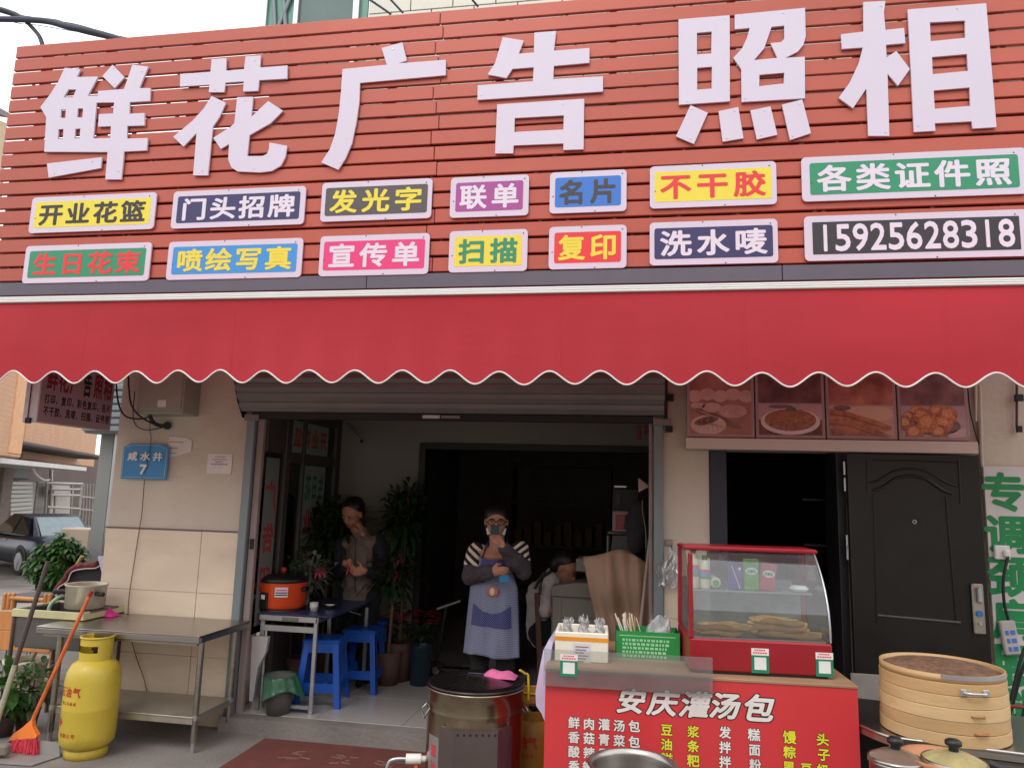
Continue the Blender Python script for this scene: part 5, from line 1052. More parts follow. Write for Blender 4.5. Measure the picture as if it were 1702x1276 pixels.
pk = thing('pink_calendar', 'small pink and white framed calendar card below the black machine', 'calendar', P(1032, 866, .6)); pbox(1018, 849, 1045, 883, .6, .02, M('pale_card', (150, 120, 124), .6), 'card', pk); pbox(1023, 855, 1041, 880, .597, .0025, M('pink_print', (140, 72, 80), .6, var=.3, scale=40), 'print', pk)
gb = MB().prism([P(x, y, .55) for x, y in ((1018, 890), (1046, 890), (1056, 945), (1012, 945))], (0, .04, 0)).build('grey_seat_back', M('dim_grey_seat', (78, 74, 76), .6)); tag(gb, 'dim grey seat back standing between the machine shelf and brown cloth', 'seat back')
jk = thing('hanging_jacket', 'dark jacket hanging against the shutter jamb above the brown cloth', 'jacket', P(1065, 880, .25))
remeshed((lambda m_: (chain(m_, (P(1062, 845, .3), .05), (P(1058, 880, .3), .07), (P(1056, 905, .3), .055)), chain(m_, (P(1046, 862, .3), .03), (P(1040, 875, .28), .02)), m_)[-1])(MB()), 'cloth', M('dark_jacket', (34, 32, 38), .9), jk, .012, 4)
MB().tube(curve([P(1068, 830, .2), P(1068, 850, .2), P(1073, 880, .2), P(1074, 910, .2)]), .003, 5).build('cord', M('pale_cord', (130, 124, 120)), jk)
tg = MB().prism([P(1061, 794, .15), P(1080, 808, .15), P(1061, 818, .15)], (0, .006, 0)).build('triangle_tag', M('pale_tag', (170, 144, 140), .6)); tag(tg, 'pale triangular tag hanging beside the right jamb above the jacket', 'tag')
rd = MB().box(P(1058, 707, .25), P(1066, 730, .3), .004).box(P(1070, 706, .25), P(1083, 722, .3), .004).build('red_fitting', M('dull_red', (96, 34, 34), .6), kind='stuff'); tag(rd, 'dull red electrical fitting high inside the right jamb', 'fitting')
pbd = MB().box((.105, .31, 0.1), (.16, 1.36, 2.5), .003).build('inner_side_wall', mIn); struct(pbd)
# clear bag on the pillar
bgx = thing('plastic_bag', 'crumpled clear plastic bag hanging from a hook on the middle pillar', 'bag', P(1117, 945, -.05))
def bgf(u, v):
    a = 6.283*u; w_ = 4+19*min(1, v*1.5)**.8*(1+.12*math.sin(5*a+v*6)); q = P(1117+w_*math.cos(a)+3*math.sin(v*9), 912+ 62*v+3*math.sin(a*3), -.05); return (q.x, -.05+.035*math.sin(a)*min(1, v*2)*(1+.4*math.sin(7*a+5*v)), q.z)
MB().grid(bgf, 40, 18, False).build('film', clear('plastic_film', (225, 225, 228), .2, .18, .22), bgx)
MB().tube([P(1114, 905, -.0), P(1116, 906, -.03), P(1117, 914, -.04)], .003, 5).build('hook', mDark, bgx)
sk_ = MB().box(P(1106, 896, -.02), P(1118, 906, 0.0), .002).build('wall_fitting', M('old_white', (150, 140, 130), .6)); tag(sk_, 'small old white socket on the middle pillar above the plastic bag', 'socket')
# ================================================================== COUNTER, BOILER, STEAMER
AC = R(2.6); ux, uy = V3((math.cos(AC), math.sin(AC), 0)), V3((-math.sin(AC), math.cos(AC), 0)); CO = V3((-.396, -1.50, 0)); CW, CD, CHt = 1.312, .72, .85
def K(a, b, z): return CO+ux*a+uy*b+V3((0, 0, z))
def kbox(a0, b0, z0, a1, b1, z1, bev=0., mb=None): return (mb or MB()).obox(K((a0+a1)/2, (b0+b1)/2, (z0+z1)/2), ux, uy, (0, 0, 1), (abs(a1-a0)/2, abs(b1-b0)/2, abs(z1-z0)/2), bev)
ct = thing('food_counter', 'red printed food counter with white and yellow menu lettering under the glass display case', 'counter', CO)
mRedP2 = M('counter_red', (198, 54, 58), .38, var=.03, scale=2, bump=.08, bscale=5, dirt=.12, dirtcol=(150, 40, 40))
kbox(0, 0, .02, CW, .012, CHt-.012).build('front_panel', mRedP2, ct); kbox(0, .013, .02, .012, CD, CHt-.012).build('side_panel', mRedP2, ct); kbox(CW-.012, .013, .02, CW, CD, CHt-.012).build('side_panel', mRedP2, ct)
kbox(-.004, -.004, CHt-.012, CW+.004, CD, CHt, .002).build('tabletop', mWood, ct)
nC = -uy
def at_front(x, y): 
    d = ray(x, y); t_ = (CO-CAM).dot(nC)/d.dot(nC); return CAM+d*t_
mW2, mY2, mB2 = M('print_cream', (222, 214, 208), .45), M('print_lemon', (216, 210, 50), .45), M('print_outline', (44, 28, 30), .5)
def put(ch, x, y, s_, mat, asp=1., bold=.03, ol=.07, shear=0.):
    q = at_front(x, y); hh = (at_front(x, y-s_/2)-at_front(x, y+s_/2)).length; gw_ = hh*asp
    m1, m2 = MB(), MB(); o_ = q-ux*gw_/2-V3((0, 0, hh/2))
    glyph(m1, ch, o_, ux, FZ, nC, gw_, hh, ol, shear, .0006); glyph(m2, ch, o_, ux, FZ, nC, gw_, hh, bold, shear, .0022); return m1, m2
def line(chs, mat, **kw):
    A, B = MB(), MB()
    for ch, x, y, s_ in chs: a, b = put(ch, x, y, s_, mat, **kw); A.add(a.v, a.f); B.add(b.v, b.f)
    A.build('lettering_outline', mB2, ct); B.build('lettering', mat, ct)
line([('安', 1050, 1164, 40), ('庆', 1103, 1167, 42), ('灌', 1156, 1170, 42), ('汤', 1206, 1172, 42), ('包', 1262, 1176, 44)], mW2, asp=1.18, bold=.036, ol=.08, shear=.22)
X5 = (954, 979, 1004, 1029, 1054)
for r_, (s_, ys) in enumerate((('鲜肉灌汤包', (1200, 1202, 1203, 1205, 1206)), ('香菇青菜包', (1224, 1226, 1228, 1230, 1232)), ('酸辣雪菜包', (1248, 1250, 1252, 1254, 1256)))): line([(c_, X5[i], ys[i], 19) for i, c_ in enumerate(s_)], mW2, asp=1.05)
line([('香', 954, 1272, 19), ('辣', 977, 1274, 19)], mW2)
line([('豆', 1108, 1212, 19), ('油', 1108, 1236, 19), ('糍', 1108, 1260, 20), ('浆', 1152, 1215, 19), ('条', 1152, 1239, 19), ('粑', 1152, 1263, 20)], mY2, asp=1.05)
line([('发', 1205, 1216, 19), ('拌', 1205, 1241, 19), ('拌', 1205, 1265, 19), ('糕', 1253, 1220, 20), ('面', 1254, 1245, 19), ('粉', 1255, 1270, 19)], mW2, asp=1.05)
line([('馒', 1312, 1224, 21), ('粽', 1312, 1249, 20), ('黑', 1311, 1274, 20), ('豆', 1340, 1276, 18), ('奶', 1368, 1279, 20), ('头', 1367, 1228, 20), ('子', 1369, 1253, 20)], mY2, asp=1.05)
# acrylic sheet
p0, p1, p2 = at_front(905, 1076), at_front(1183, 1084), at_front(1183, 1150)
a0, a1 = (p0-CO).dot(ux), (p1-CO).dot(ux)
asx = kbox(a0, -.022, p2.z-.008, a1, -.018, p0.z, .0).build('acrylic_screen', clear('acrylic', (238, 240, 238), .07, .15, .09)); tag(asx, 'cloudy clear acrylic screen fixed to the upper left of the red counter front', 'screen')
mGreenC = M('placard_green', (26, 120, 88), .4)
def placard(x0, y0, x1, y1, off, label, base=None):
    def F(x, y):
        d = ray(x, y); o_ = CO+nC*off if base is None else base; return CAM+d*((o_-CAM).dot(nC)/d.dot(nC))
    q = F((x0+x1)/2, (y0+y1)/2); w_ = (F(x1, (y0+y1)/2)-F(x0, (y0+y1)/2)).length; h_ = (F((x0+x1)/2, y0)-F((x0+x1)/2, y1)).length
    t_ = thing('payment_placard', label, 'placard', q, 'small green and white placards'); q0_ = q
    def pb_(u0, v0, u1, v1, mat, nm, lift, par=t_): return MB().obox(q+ux*((u0+u1)/2-.5)*w_+V3((0, 0, (.5-(v0+v1)/2)*h_))+nC*lift, ux, uy, (0, 0, 1), (abs(u1-u0)*w_/2, .0006, abs(v1-v0)*h_/2)).build(nm, mat, par)
    pb_(0, 0, 1, .28, mWhitePl, 'header', .0012); g_ = pb_(0, .281, 1, 1, mGreenC, 'card', .0012); pb_(.16, .36, .84, .86, M('placard_white', (214, 214, 210)), 'blank_square', .0026)
    m_ = MB()
    for k in range(5): m_.obox(q+ux*(-.28+.13*k)*w_+V3((0, 0, .5*h_-.07*h_))+nC*.0022, ux, uy, (0, 0, 1), (.045*w_, .0004, .028*h_))
    for k in range(6): m_.obox(q+ux*(-.36+.14*k)*w_+V3((0, 0, .5*h_-.18*h_))+nC*.0022, ux, uy, (0, 0, 1), (.05*w_, .0004, .028*h_))
    m_.build('print_marks', ink('red'), t_, kind='stuff')
placard(931, 1087, 960, 1124, .024, 'small green placard stuck to the acrylic screen at the left of the counter')
# foam box
fb = thing('foam_box', 'white foam box with an orange tape band and plastic bags standing open on the counter', 'box', K(.1, .3, CHt))
def kP(x, y, b):  # on the plane b behind the counter front
    o_ = CO+uy*b; d = ray(x, y); return CAM+d*((o_-CAM).dot(nC)/d.dot(nC))
bF = .16; l_, r_ = (kP(922, 1080, bF)-CO).dot(ux), (kP(1011, 1080, bF)-CO).dot(ux); zt3 = kP(965, 1051, bF).z
mFoam = M('foam_white', (222, 216, 200), .7, var=.03, bump=.15, bscale=80)
kbox(l_, bF, CHt, r_, bF+.015, zt3, .004).build('front_side', mFoam, fb); kbox(l_, bF+.23, CHt, r_, bF+.245, zt3, .004).build('back_side', mFoam, fb); kbox(l_, bF+.016, CHt, l_+.015, bF+.229, zt3, .004).build('end_side', mFoam, fb); kbox(r_-.015, bF+.016, CHt, r_, bF+.229, zt3, .004).build('end_side', mFoam, fb); kbox(l_+.016, bF+.016, CHt, r_-.016, bF+.229, CHt+.02).build('base', mFoam, fb)
kbox(l_-.001, bF-.0015, zt3-.038, r_+.001, bF-.0002, zt3-.02).build('tape', M('tape_orange', (216, 140, 36), .4), fb)
lab = kbox(l_+.085, bF-.002, zt3-.16, l_+.165, bF-.0004, zt3-.045).build('label', M('paper_label', (200, 196, 206), .6), fb); m_ = MB()
for k in range(7): kbox(l_+.095, bF-.0028, zt3-.065-.013*k, l_+.155-.01*(k % 3), bF-.0021, zt3-.06-.013*k, mb=m_)
m_.build('print_marks', M('faded_ink', (120, 104, 98)), lab, kind='stuff')
mFilm2 = clear('plastic_film_thin', (236, 236, 238), .07, .25, .3)
for k in range(3):
    cx_, cy2 = l_+.055+.075*k, bF+.1+.05*(k % 2); mb = MB()
    mb.grid(lambda u, v: K(cx_+(.030-.012*math.sin(v*3)+.008*math.sin(3*6.283*u+k*2+v*9)+.005*math.sin(37*u+v*23))*math.cos(6.283*u)*(1-.25*v), cy2+(.022+.006*math.sin(29*u+v*17))*math.sin(6.283*u), zt3-.03+.075*v+.010*math.sin(3*6.283*u+k*2)*v+.007*math.sin(7*6.283*u+k)*v), 42, 14); t_ = tag(mb.build('plastic_bag', mFilm2), ['leftmost', 'middle', 'rightmost'][k]+' of the clear plastic bags bunched up inside the white foam box', 'bag')
# green box with straws
gbx = thing('green_box', 'green cardboard box with pale printed lines holding straws and bags on the counter', 'box', K(.5, .4, CHt)); bG = .30
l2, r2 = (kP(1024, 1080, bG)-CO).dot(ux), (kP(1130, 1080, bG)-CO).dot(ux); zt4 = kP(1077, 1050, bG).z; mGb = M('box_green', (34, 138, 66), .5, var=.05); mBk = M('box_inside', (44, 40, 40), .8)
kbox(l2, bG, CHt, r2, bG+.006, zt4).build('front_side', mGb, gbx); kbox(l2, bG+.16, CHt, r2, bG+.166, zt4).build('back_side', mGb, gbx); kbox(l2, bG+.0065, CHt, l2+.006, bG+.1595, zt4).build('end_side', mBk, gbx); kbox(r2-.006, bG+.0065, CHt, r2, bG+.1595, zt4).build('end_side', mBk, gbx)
m_ = MB()
for k in range(6):
    x_ = l2+.03
    while x_ < r2-.06: e_ = random.uniform(.006, .018); kbox(x_, bG-.0008, zt4-.045-.018*k, x_+e_, bG-.0002, zt4-.034-.018*k, mb=m_); x_ += e_+.006
m_.build('print_marks', M('print_mint', (150, 206, 160), .5), gbx, kind='stuff'); kbox(l2+.015, bG-.001, zt4-.022, r2-.02, bG-.0002, zt4-.018).build('print_line', M('print_mint', (150, 206, 160)), gbx)
random.seed(11)
sg = thing('straw_bundle', 'bundle of wrapped straws and chopsticks sticking up from the green box', 'straws', K(l2+.1, bG+.05, CHt))
for k in range(18): a_ = l2+.05+random.uniform(0, .10); MB().tube([K(a_, bG+.03+random.uniform(0, .08), CHt+.02), K(a_-.05+random.uniform(-.02, .05), bG+.05+random.uniform(0, .06), zt4+random.uniform(.04, .075))], .0032, 5).build('straw', M('straw_white', (214, 204, 190), .5) if k % 3 else M('chopstick', (190, 150, 96), .6), sg)
mb = MB(); mb.grid(lambda u, v: K(l2+.21+(.04+.03*v)*math.cos(6.283*u), bG+.08+.04*math.sin(6.283*u)*(.5+v), zt4+.06-.09*v+.014*math.sin(u*19+v*7)), 30, 8); tag(mb.build('plastic_bag', mFilm2), 'clump of clear plastic bags sticking out of the right half of the green box', 'bag')
# display case
AD = R(4.5); dx_, dy_ = V3((math.cos(AD), math.sin(AD), 0)), V3((-math.sin(AD), math.cos(AD), 0)); DO = V3((.232, -1.405, CHt+.012)); DW, DD, DH, DB = .61, .40, .525, .135
def D(a, b, z): return DO+dx_*a+dy_*b+V3((0, 0, z))
def dbox(a0, b0, z0, a1, b1, z1, bev=0., mb=None): return (mb or MB()).obox(D((a0+a1)/2, (b0+b1)/2, (z0+z1)/2), dx_, dy_, (0, 0, 1), (abs(a1-a0)/2, abs(b1-b0)/2, abs(z1-z0)/2), bev)
dc = thing('display_case', 'red framed glass warming case with curved front on the red food counter', 'display case', DO); mRf = M('case_red', (150, 30, 40), .3, .2, var=.04)
dbox(0, 0, 0, DW, DD, DB, .006).build('base', mRf, dc); dbox(.02, .01, -.012, DW-.02, DD-.02, -.0005).build('feet', mBlack, dc)
def prof_(t_): z = DB+.004+(DH-DB-.02)*t_; return z, .012+.20*t_**2.4
fg = MB(); fg.grid(lambda u, v: D(.022+(DW-.03)*u, prof_(v)[1], prof_(v)[0]), 4, 16); mCase = clear('case_glass', (222, 232, 230), .11, .03, .05); fg.build('curved_glass', mCase, dc)
for a_ in (.012, DW-.006):
    e_ = [D(a_, prof_(k/12)[1], prof_(k/12)[0]) for k in range(13)]+[D(a_, DD-.01, DH-.02), D(a_, DD-.01, DB)]
    MB().poly(e_).build('end_glass', mCase, dc)
MB().tube([D(DW-.004, prof_(k/12)[1]-.004, prof_(k/12)[0]) for k in range(13)], .0045, 6).build('edge_trim', mAlu, dc)
dbox(-.002, prof_(1)[1]-.02, DH-.02, DW+.01, DD, DH, .006).build('top_frame', mRf, dc); dbox(-.002, .0, DB+.001, .016, .03, DH-.021, .004).build('corner_post', mRf, dc)
for a_ in (-.0, DW-.02): dbox(a_, DD-.025, DB+.001, a_+.02, DD, DH-.021, .003).build('rear_post', mRf, dc)
dbox(.02, .20, DB+.185, DW-.02, DD-.03, DB+.189).build('shelf', clear('shelf_glass', (214, 222, 224), .2, .1, .25), dc)
dbox(.02, .195, DB+.183, DW-.02, .199, DB+.191).build('shelf_edge', mAlu, dc); dbox(.02, DD-.02, DB+.001, DW-.02, DD-.014, DH-.16).build('rear_sheet', clear('milky', (200, 204, 206), .1, .3, .35), dc)
dbox(.02, .02, DB, DW-.02, DD-.03, DB+.006).build('tray', mAlu, dc); MB().ball(D(.2, .3, DH-.05), .022, 14, 10).build('lamp_bulb', M('bulb', (214, 208, 190), .2), dc); MB().cyl(D(.13, .3, DH-.045), D(.18, .3, DH-.048), .017, n=12).build('lamp_socket', M('old_white', (150, 140, 130)), dc)
dn = DO+V3((0, 0, 0)); nD2 = -dy_
def placard2(x0, y0, x1, y1, label):
    global ux, uy, nC
    s_ = (ux, uy, nC); ux, uy, nC = dx_, dy_, -dy_; placard(x0, y0, x1, y1, 0, label, base=DO-dy_*.001); ux, uy, nC = s_
placard2(1249, 1077, 1278, 1118, 'small green placard in the middle of the red base of the display case'); placard2(1356, 1084, 1385, 1124, 'small green placard at the right end of the red base of the display case')
zs_ = DB+.191
def bottle(a, b, h_, r, label, band):
    c = D(a, b, zs_); t_ = thing('milk_bottle', label, 'bottle', c)
    MB().lathe(c, [(0, .001), (r*.95, .001), (r, .01), (r, h_*.62), (r*.9, h_*.72), (r*.5, h_*.84), (r*.45, h_*.86), (0, h_*.86)], 24).build('body', M('milk_bottle', (222, 206, 180), .25), t_)
    MB().cyl(c+V3((0, 0, h_*.86)), c+V3((0, 0, h_)), r*.52, n=16).build('cap', M('cap_green', (34, 146, 66), .4), t_)
    for z0_, z1_, m_ in ((.30, .38, M('label_green', (70, 130, 76))), (.38, .50, M('label_blue', (80, 130, 190))), (.50, .58, ink('red'))): MB().lathe(c, [(r+.0006, h_*z0_), (r+.0006, h_*z1_)], 24).build('label', m_, t_)
bottle(.05, .22, .19, .028, 'taller milk bottle with green cap at the left of the case shelf', 0); bottle(.105, .22, .155, .025, 'shorter milk bottle with green cap beside the taller one', 0)
lay = thing('lying_bottle', 'milk bottle lying down with its green cap forward between bottle and purple pack', 'bottle', D(.16, .28, zs_+.03)); MB().cyl(D(.15, .34, zs_+.032), D(.155, .22, zs_+.03), .03, .024, 20).build('body', M('milk_bottle', (222, 206, 180)), lay); MB().cyl(D(.155, .219, zs_+.03), D(.156, .2, zs_+.03), .013, n=14).build('cap', M('cap_green', (34, 146, 66)), lay)
def pack(a, col_, label, tilt, h_, w_=.07, sq=True):
    c = D(a, .215, zs_+h_/2+.002); t_ = thing('drink_pack', label, 'drink pack', c); up = (V3((0, 0, 1))*math.cos(tilt)+dx_*math.sin(tilt)); rt = (dx_*math.cos(tilt)-V3((0, 0, 1))*math.sin(tilt))
    MB().obox(c, rt, dy_, up, (w_/2, .012, h_/2), .005).build('pack', M('pack_'+label.split()[0], col_, .35, var=.25, scale=24), t_)
    if sq:
        m_ = MB(); m_.add([c+rt*(.028*math.cos(k*.39))+up*(.016+.017*math.sin(k*.39))-dy_*.0125 for k in range(16)], [tuple(range(16))]); m_.build('badge', mWhitePl, t_)
        m_ = MB(); text('优酸乳', c+up*.016, rt, up, -dy_, .042, .015, .1, .03, .0135, m_); m_.build('lettering', M('green_vinyl', (22, 132, 74)), t_)
    else:
        MB().tube([c+rt*-.02+up*.05-dy_*.015, c+rt*.018-up*.055-dy_*.015], .002, 6).build('straw', mWhitePl, t_); MB().cyl(c+rt*.018+up*.035-dy_*.0121, c+rt*.018+up*.035-dy_*.0126, .007, n=12).build('dot', mWhitePl, t_)
pack(.245, (84, 56, 140), 'purple drink pack with a white straw on the case shelf', 0, .125, .066, False); pack(.318, (84, 150, 50), 'green drink pack with a white badge on the case shelf', 0, .145); pack(.395, (176, 52, 74), 'red drink pack with a white badge leaning on the case shelf', .14, .125)
cu = thing('plastic_cup', 'translucent reddish plastic cup at the right of the case shelf', 'cup', D(.545, .25, zs_)); MB().lathe(D(.545, .25, zs_+.035), [(0, 0), (.03, 0), (.045, .075), (.048, .078), (.043, .075), (.028, .004)], 24).build('cup', M('cup_red', (130, 50, 44), .3, trans=.4), cu); MB().lathe(D(.545, .25, zs_), [(0, 0), (.03, 0), (.045, .012), (.045, .016), (.03, .03), (0, .034)], 24).build('lid', mWhitePl, cu)
random.seed(5); mYt = [M('fried_dough%d' % k, c_, .6, var=.3, scale=14, bump=.7, bscale=22) for k, c_ in enumerate(((206, 158, 96), (190, 136, 76), (214, 172, 112)))]
k_ = 0
for row, (n_, z_) in enumerate(((7, .022), (6, .048), (4, .074))):
    for i in range(n_):
        a_ = .30+random.uniform(-.01, .02); b_ = .05+.032*i+random.uniform(-.005, .005); L_ = random.uniform(.24, .28)-.03*row; pts = [D(a_+L_*j/6, b_+.006*math.sin(j*1.3+i), DB+z_+.004*math.sin(j+i*2)) for j in range(7)]
        o_ = MB().tube(pts, [.007]+[.0145+.0035*math.sin(j*2.1+i*1.7) for j in range(5)]+[.009], 7).build('fried_dough_stick', mYt[k_ % 3]); o_['group'] = 'fried dough sticks in the case'; k_ += 1
        tag(o_, 'golden fried dough stick in the tall pile at the right of the display case', 'dough stick', 'fried dough sticks in the case')
for i in range(9):
    a_ = .03+random.uniform(0, .08); b_ = .05+.03*(i % 5)+random.uniform(-.005, .005); L_ = random.uniform(.16, .2); z_ = .02+.022*(i//5); pts = [D(a_+L_*j/6, b_+.01*math.sin(j*1.1+i), DB+z_+.004*math.sin(j+i*2)) for j in range(7)]
    tag(MB().tube(pts, [.006]+[.013]*5+[.007], 10).build('fried_dough_stick', mYt[i % 2]), 'browner fried dough stick in the low pile at the left of the display case', 'dough stick', 'fried dough sticks in the low pile')
# lavender chair beside the counter
lc = thing('plastic_chair', 'pale lavender plastic chair whose curved back stands at the left end of the counter', 'chair', (-.5, -1.25, 0)); Yl = -1.35; mLv = M('lavender', (196, 186, 214))
ol = [(912, 1063), (918, 1070), (914, 1100), (912, 1200), (906, 1200), (900, 1185), (891, 1172), (890, 1150), (897, 1110), (903, 1080)]
MB().prism([P(x, y, Yl) for x, y in ol], (.0, .35, 0)).build('backrest', mLv, lc)
for k in range(2): MB().cyl((P(906, 1180, Yl).x+.01, Yl+.04+.27*k, 0), (P(906, 1190, Yl).x+.01, Yl+.04+.27*k, .62), .014, n=8).build('leg', mLv, lc)
# boiler
BC = V3(((P(716, 1128, -1.2).x+P(870, 1128, -1.2).x)/2, -1.2, 0)); BR, BH = .232, .69; mBoil = M('boiler_steel', (150, 138, 116), .22, 1., var=.14, scale=4, stretch=(1, 1, .4), bump=.05, bscale=5, dirt=.35, dirtcol=(96, 84, 62))
bo = thing('soup_boiler', 'tall polished steel soup boiler with dark lid, front burner cover and white tap', 'boiler', BC)
MB().lathe(BC, [(BR*.97, .04), (BR, .05), (BR, .42), (BR*1.004, .425), (BR, .43), (BR, .585), (BR*1.006, .59), (BR, .595), (BR, BH-.012), (BR+.008, BH-.006), (BR+.008, BH), (BR-.004, BH+.001)], 72).build('drum', mBoil, bo)
MB().lathe(BC, [(BR+.002, BH+.004), (BR+.004, BH+.012), (BR-.01, BH+.016), (BR-.02, BH+.010), (BR-.04, BH+.018), (BR-.055, BH+.012), (.05, BH+.03), (0, BH+.032)], 64).build('lid', M('lid_dark', (66, 60, 58), .28, .9, var=.1), bo)
MB().tube([BC+V3((-.04, -.02, BH+.028)), BC+V3((-.035, -.02, BH+.052)), BC+V3((.035, -.02, BH+.052)), BC+V3((.04, -.02, BH+.028))], .006, 6).build('lid_handle', mBlack, bo)
va = math.atan2(CAM.y-BC.y, CAM.x-BC.x)+R(2); vn, vt = V3((math.cos(va), math.sin(va), 0)), V3((-math.sin(va), math.cos(va), 0))
mBox = M('burner_cover', (120, 108, 106), .32, .9, var=.08)
zc = P(783, 1212, -1.44).z; hb = [(-.17, 0), (-.105, .075), (.095, .075), (.165, 0)]
MB().prism([BC+vn*(BR-.045+o_)+vt*a_+V3((0, 0, .05)) for a_, o_ in hb], (0, 0, zc-.05)).build('burner_cover', mBox, bo)
for k in range(7): MB().cyl(BC+vn*(BR+.0305)+vt*(-.085+.028*k)+V3((0, 0, zc-.018)), BC+vn*(BR+.0315)+vt*(-.085+.028*k)+V3((0, 0, zc-.018)), .006, n=8).build('vent_hole', mBlack, bo)
for s_ in (-1, 1):
    a_ = va+s_*1.35; n_ = V3((math.cos(a_), math.sin(a_), 0)); t_ = V3((-math.sin(a_), math.cos(a_), 0))
    MB().tube([BC+n_*BR+t_*-.04+V3((0, 0, .6)), BC+n_*(BR+.025)+t_*-.04+V3((0, 0, .58)), BC+n_*(BR+.025)+t_*.04+V3((0, 0, .56)), BC+n_*BR+t_*.04+V3((0, 0, .6))], .005, 6).build('carry_handle', mSteel, bo)
for k in range(3): a_ = va+k*2.1+1; MB().cyl(BC+V3((.19*math.cos(a_), .19*math.sin(a_), 0)), BC+V3((.19*math.cos(a_), .19*math.sin(a_), .045)), .018, n=10).build('foot', mBlack, bo)
# label strip with red writing
a0_ = va-R(56); m_ = MB(); m_.grid(lambda u, v: BC+V3(((BR+.0012)*math.cos(a0_+R(24)*(u-.5)), (BR+.0012)*math.sin(a0_+R(24)*(u-.5)), .07+.42*v)), 6, 1); ls = m_.build('label_strip', M('label_silver', (150, 148, 140), .35, .6), bo)
m_ = MB()
for i, ch in enumerate('葱油拌面'):
    vs, fs = GL[ch]; gw_, gh_ = .045, .05; zz = .40-i*.07
    for q_, (dx2, dy2) in enumerate([(0, 0), (.04, 0), (-.04, 0), (0, .04), (0, -.04)]):
        m_.add([BC+V3(((BR+.002+.0001*q_)*math.cos(a0_+(((x-CX0)/(CX1-CX0)+dx2-.5)*gw_)/BR), (BR+.002+.0001*q_)*math.sin(a0_+(((x-CX0)/(CX1-CX0)+dx2-.5)*gw_)/BR), zz+((y-CY0)/(CY1-CY0)+dy2)*gh_)) for x, y in vs], fs)
m_.build('lettering', M('boiler_red', (190, 52, 60), .5), ls)
ta = va-R(90); tn = V3((math.cos(ta), math.sin(ta), 0)); zT = P(690, 1252, BC.y).z
MB().cyl(BC+tn*(BR-.005)+V3((0, 0, zT)), BC+tn*(BR+.02)+V3((0, 0, zT)), .014, n=14).cyl(BC+tn*(BR+.02)+V3((0, 0, zT)), BC+tn*(BR+.092)+V3((0, 0, zT)), .024, n=8).build('tap_body', M('pvc_white', (224, 220, 210), .4), bo)
MB().tube(curve([BC+tn*(BR+.09)+V3((0, 0, zT)), BC+tn*(BR+.13)+V3((0, 0, zT)), BC+tn*(BR+.165)+V3((0, 0, zT-.01)), BC+tn*(BR+.18)+V3((0, 0, zT-.045))]), .009, 10).build('spout', mAlu, bo)
MB().box(BC+tn*(BR+.04)+V3((-.01, -.01, zT-.12)), BC+tn*(BR+.04)+V3((.01, .01, zT-.025)), .003).build('tap_lever', M('orange_handle', (200, 96, 50)), bo)
cc = P(835, 1106, -1.08); mb = MB(); mb.grid(lambda u, v: (cc.x-.09+.17*u, -1.17+.10*v, BH+.022+.035*math.sin(math.pi*u)**.8*math.sin(math.pi*v)**.6*(1+.3*math.sin(u*9))), 16, 10)
tag(mb.build('pink_rag', M('rag_pink', (198, 96, 140), .9, var=.35, scale=12, bump=.5, bscale=30)), 'pink and grey rag lying on the dark lid of the steel boiler', 'rag')
yh = thing('yellow_hook', 'yellow plastic strap hooked over the right rim of the steel boiler', 'strap', P(876, 1130, -1.15)); MB().tube(curve([P(864, 1113, -1.15), P(873, 1119, -1.13), P(878, 1124, -1.12), P(878, 1163, -1.12)], 4), .006, 6).build('strap', M('yellow_strap', (206, 176, 44), .4), yh)
c1_ = P(886, 1230, -.9); cylinder(V3((c1_.x, -.90, 0)), mGas2, 'dull brownish yellow gas cylinder standing behind the steel boiler beside the counter', .86)
# stock pot at the bottom
sp = V3((P(1051, 1270, -2.05).x, -1.93, 0)); zr = P(1051, 1268, -1.95).z-.005
bp = thing('steel_stock_pot', 'shiny steel stock pot whose rim rises at the bottom edge before the menu', 'pot', sp); MB().lathe(sp, [(0, .01), (.15, .0), (.158, .01), (.158, zr-.01), (.168, zr-.004), (.168, zr), (.156, zr), (.15, zr-.02), (.15, .02), (0, .015)], 56).build('body', mSteel, bp)
# stove table, steamer, pots
zT2 = .69; q = PZ(1480, 1232, zT2); 
sv = thing('stove_table', 'stainless steel stove table with rounded corner carrying the bamboo steamer', 'table', (1.4, -1.4, 0)); 
A_, B_, C_ = PZ(1437, 1172, zT2), PZ(1478, 1226, zT2), PZ(1760, 1262, zT2); v1 = (C_-B_).normalized(); v2 = V3((-v1.y, v1.x, 0)); L2 = 1.15; De = .62
MB().prism([B_+v2*.06-v1*.05, B_+v1*.005, B_+v1*.05, B_+v1*L2, B_+v1*L2+v2*De, B_-v1*.12+v2*De, B_-v1*.12+v2*.16][::1], (0, 0, -.028)).build('tabletop', mSteel, sv)
ed = MB(); ed.tube([B_-v1*.12+v2*De+V3((0, 0, .003)), B_-v1*.12+v2*.16+V3((0, 0, .003)), B_+v2*.06-v1*.05+V3((0, 0, .003)), B_+v1*.005+V3((0, 0, .003)), B_+v1*.05+V3((0, 0, .003)), B_+v1*L2+V3((0, 0, .003))], .008, 6); ed.build('rolled_edge', mSteel, sv)
MB().obox(B_+v1*.62+v2*.33-V3((0, 0, .16)), v1, v2, (0, 0, 1), (.45, .24, .10), .01).build('body', M('pale_enamel', (168, 164, 156), .5), sv)
for k in range(14): MB().obox(B_+v1*(.26+.02*k)+v2*.087-V3((0, 0, .105)), v1, v2, (0, 0, 1), (.005, .004, .03)).build('vent_slot', mBlack, sv)
for a_ in (.02, L2-.05):
    for b_2 in (.1, De-.05): p_ = B_+v1*a_+v2*b_2; MB().cyl((p_.x, p_.y, 0), (p_.x, p_.y, zT2-.03), .018, n=10).build('leg', mSteel, sv)
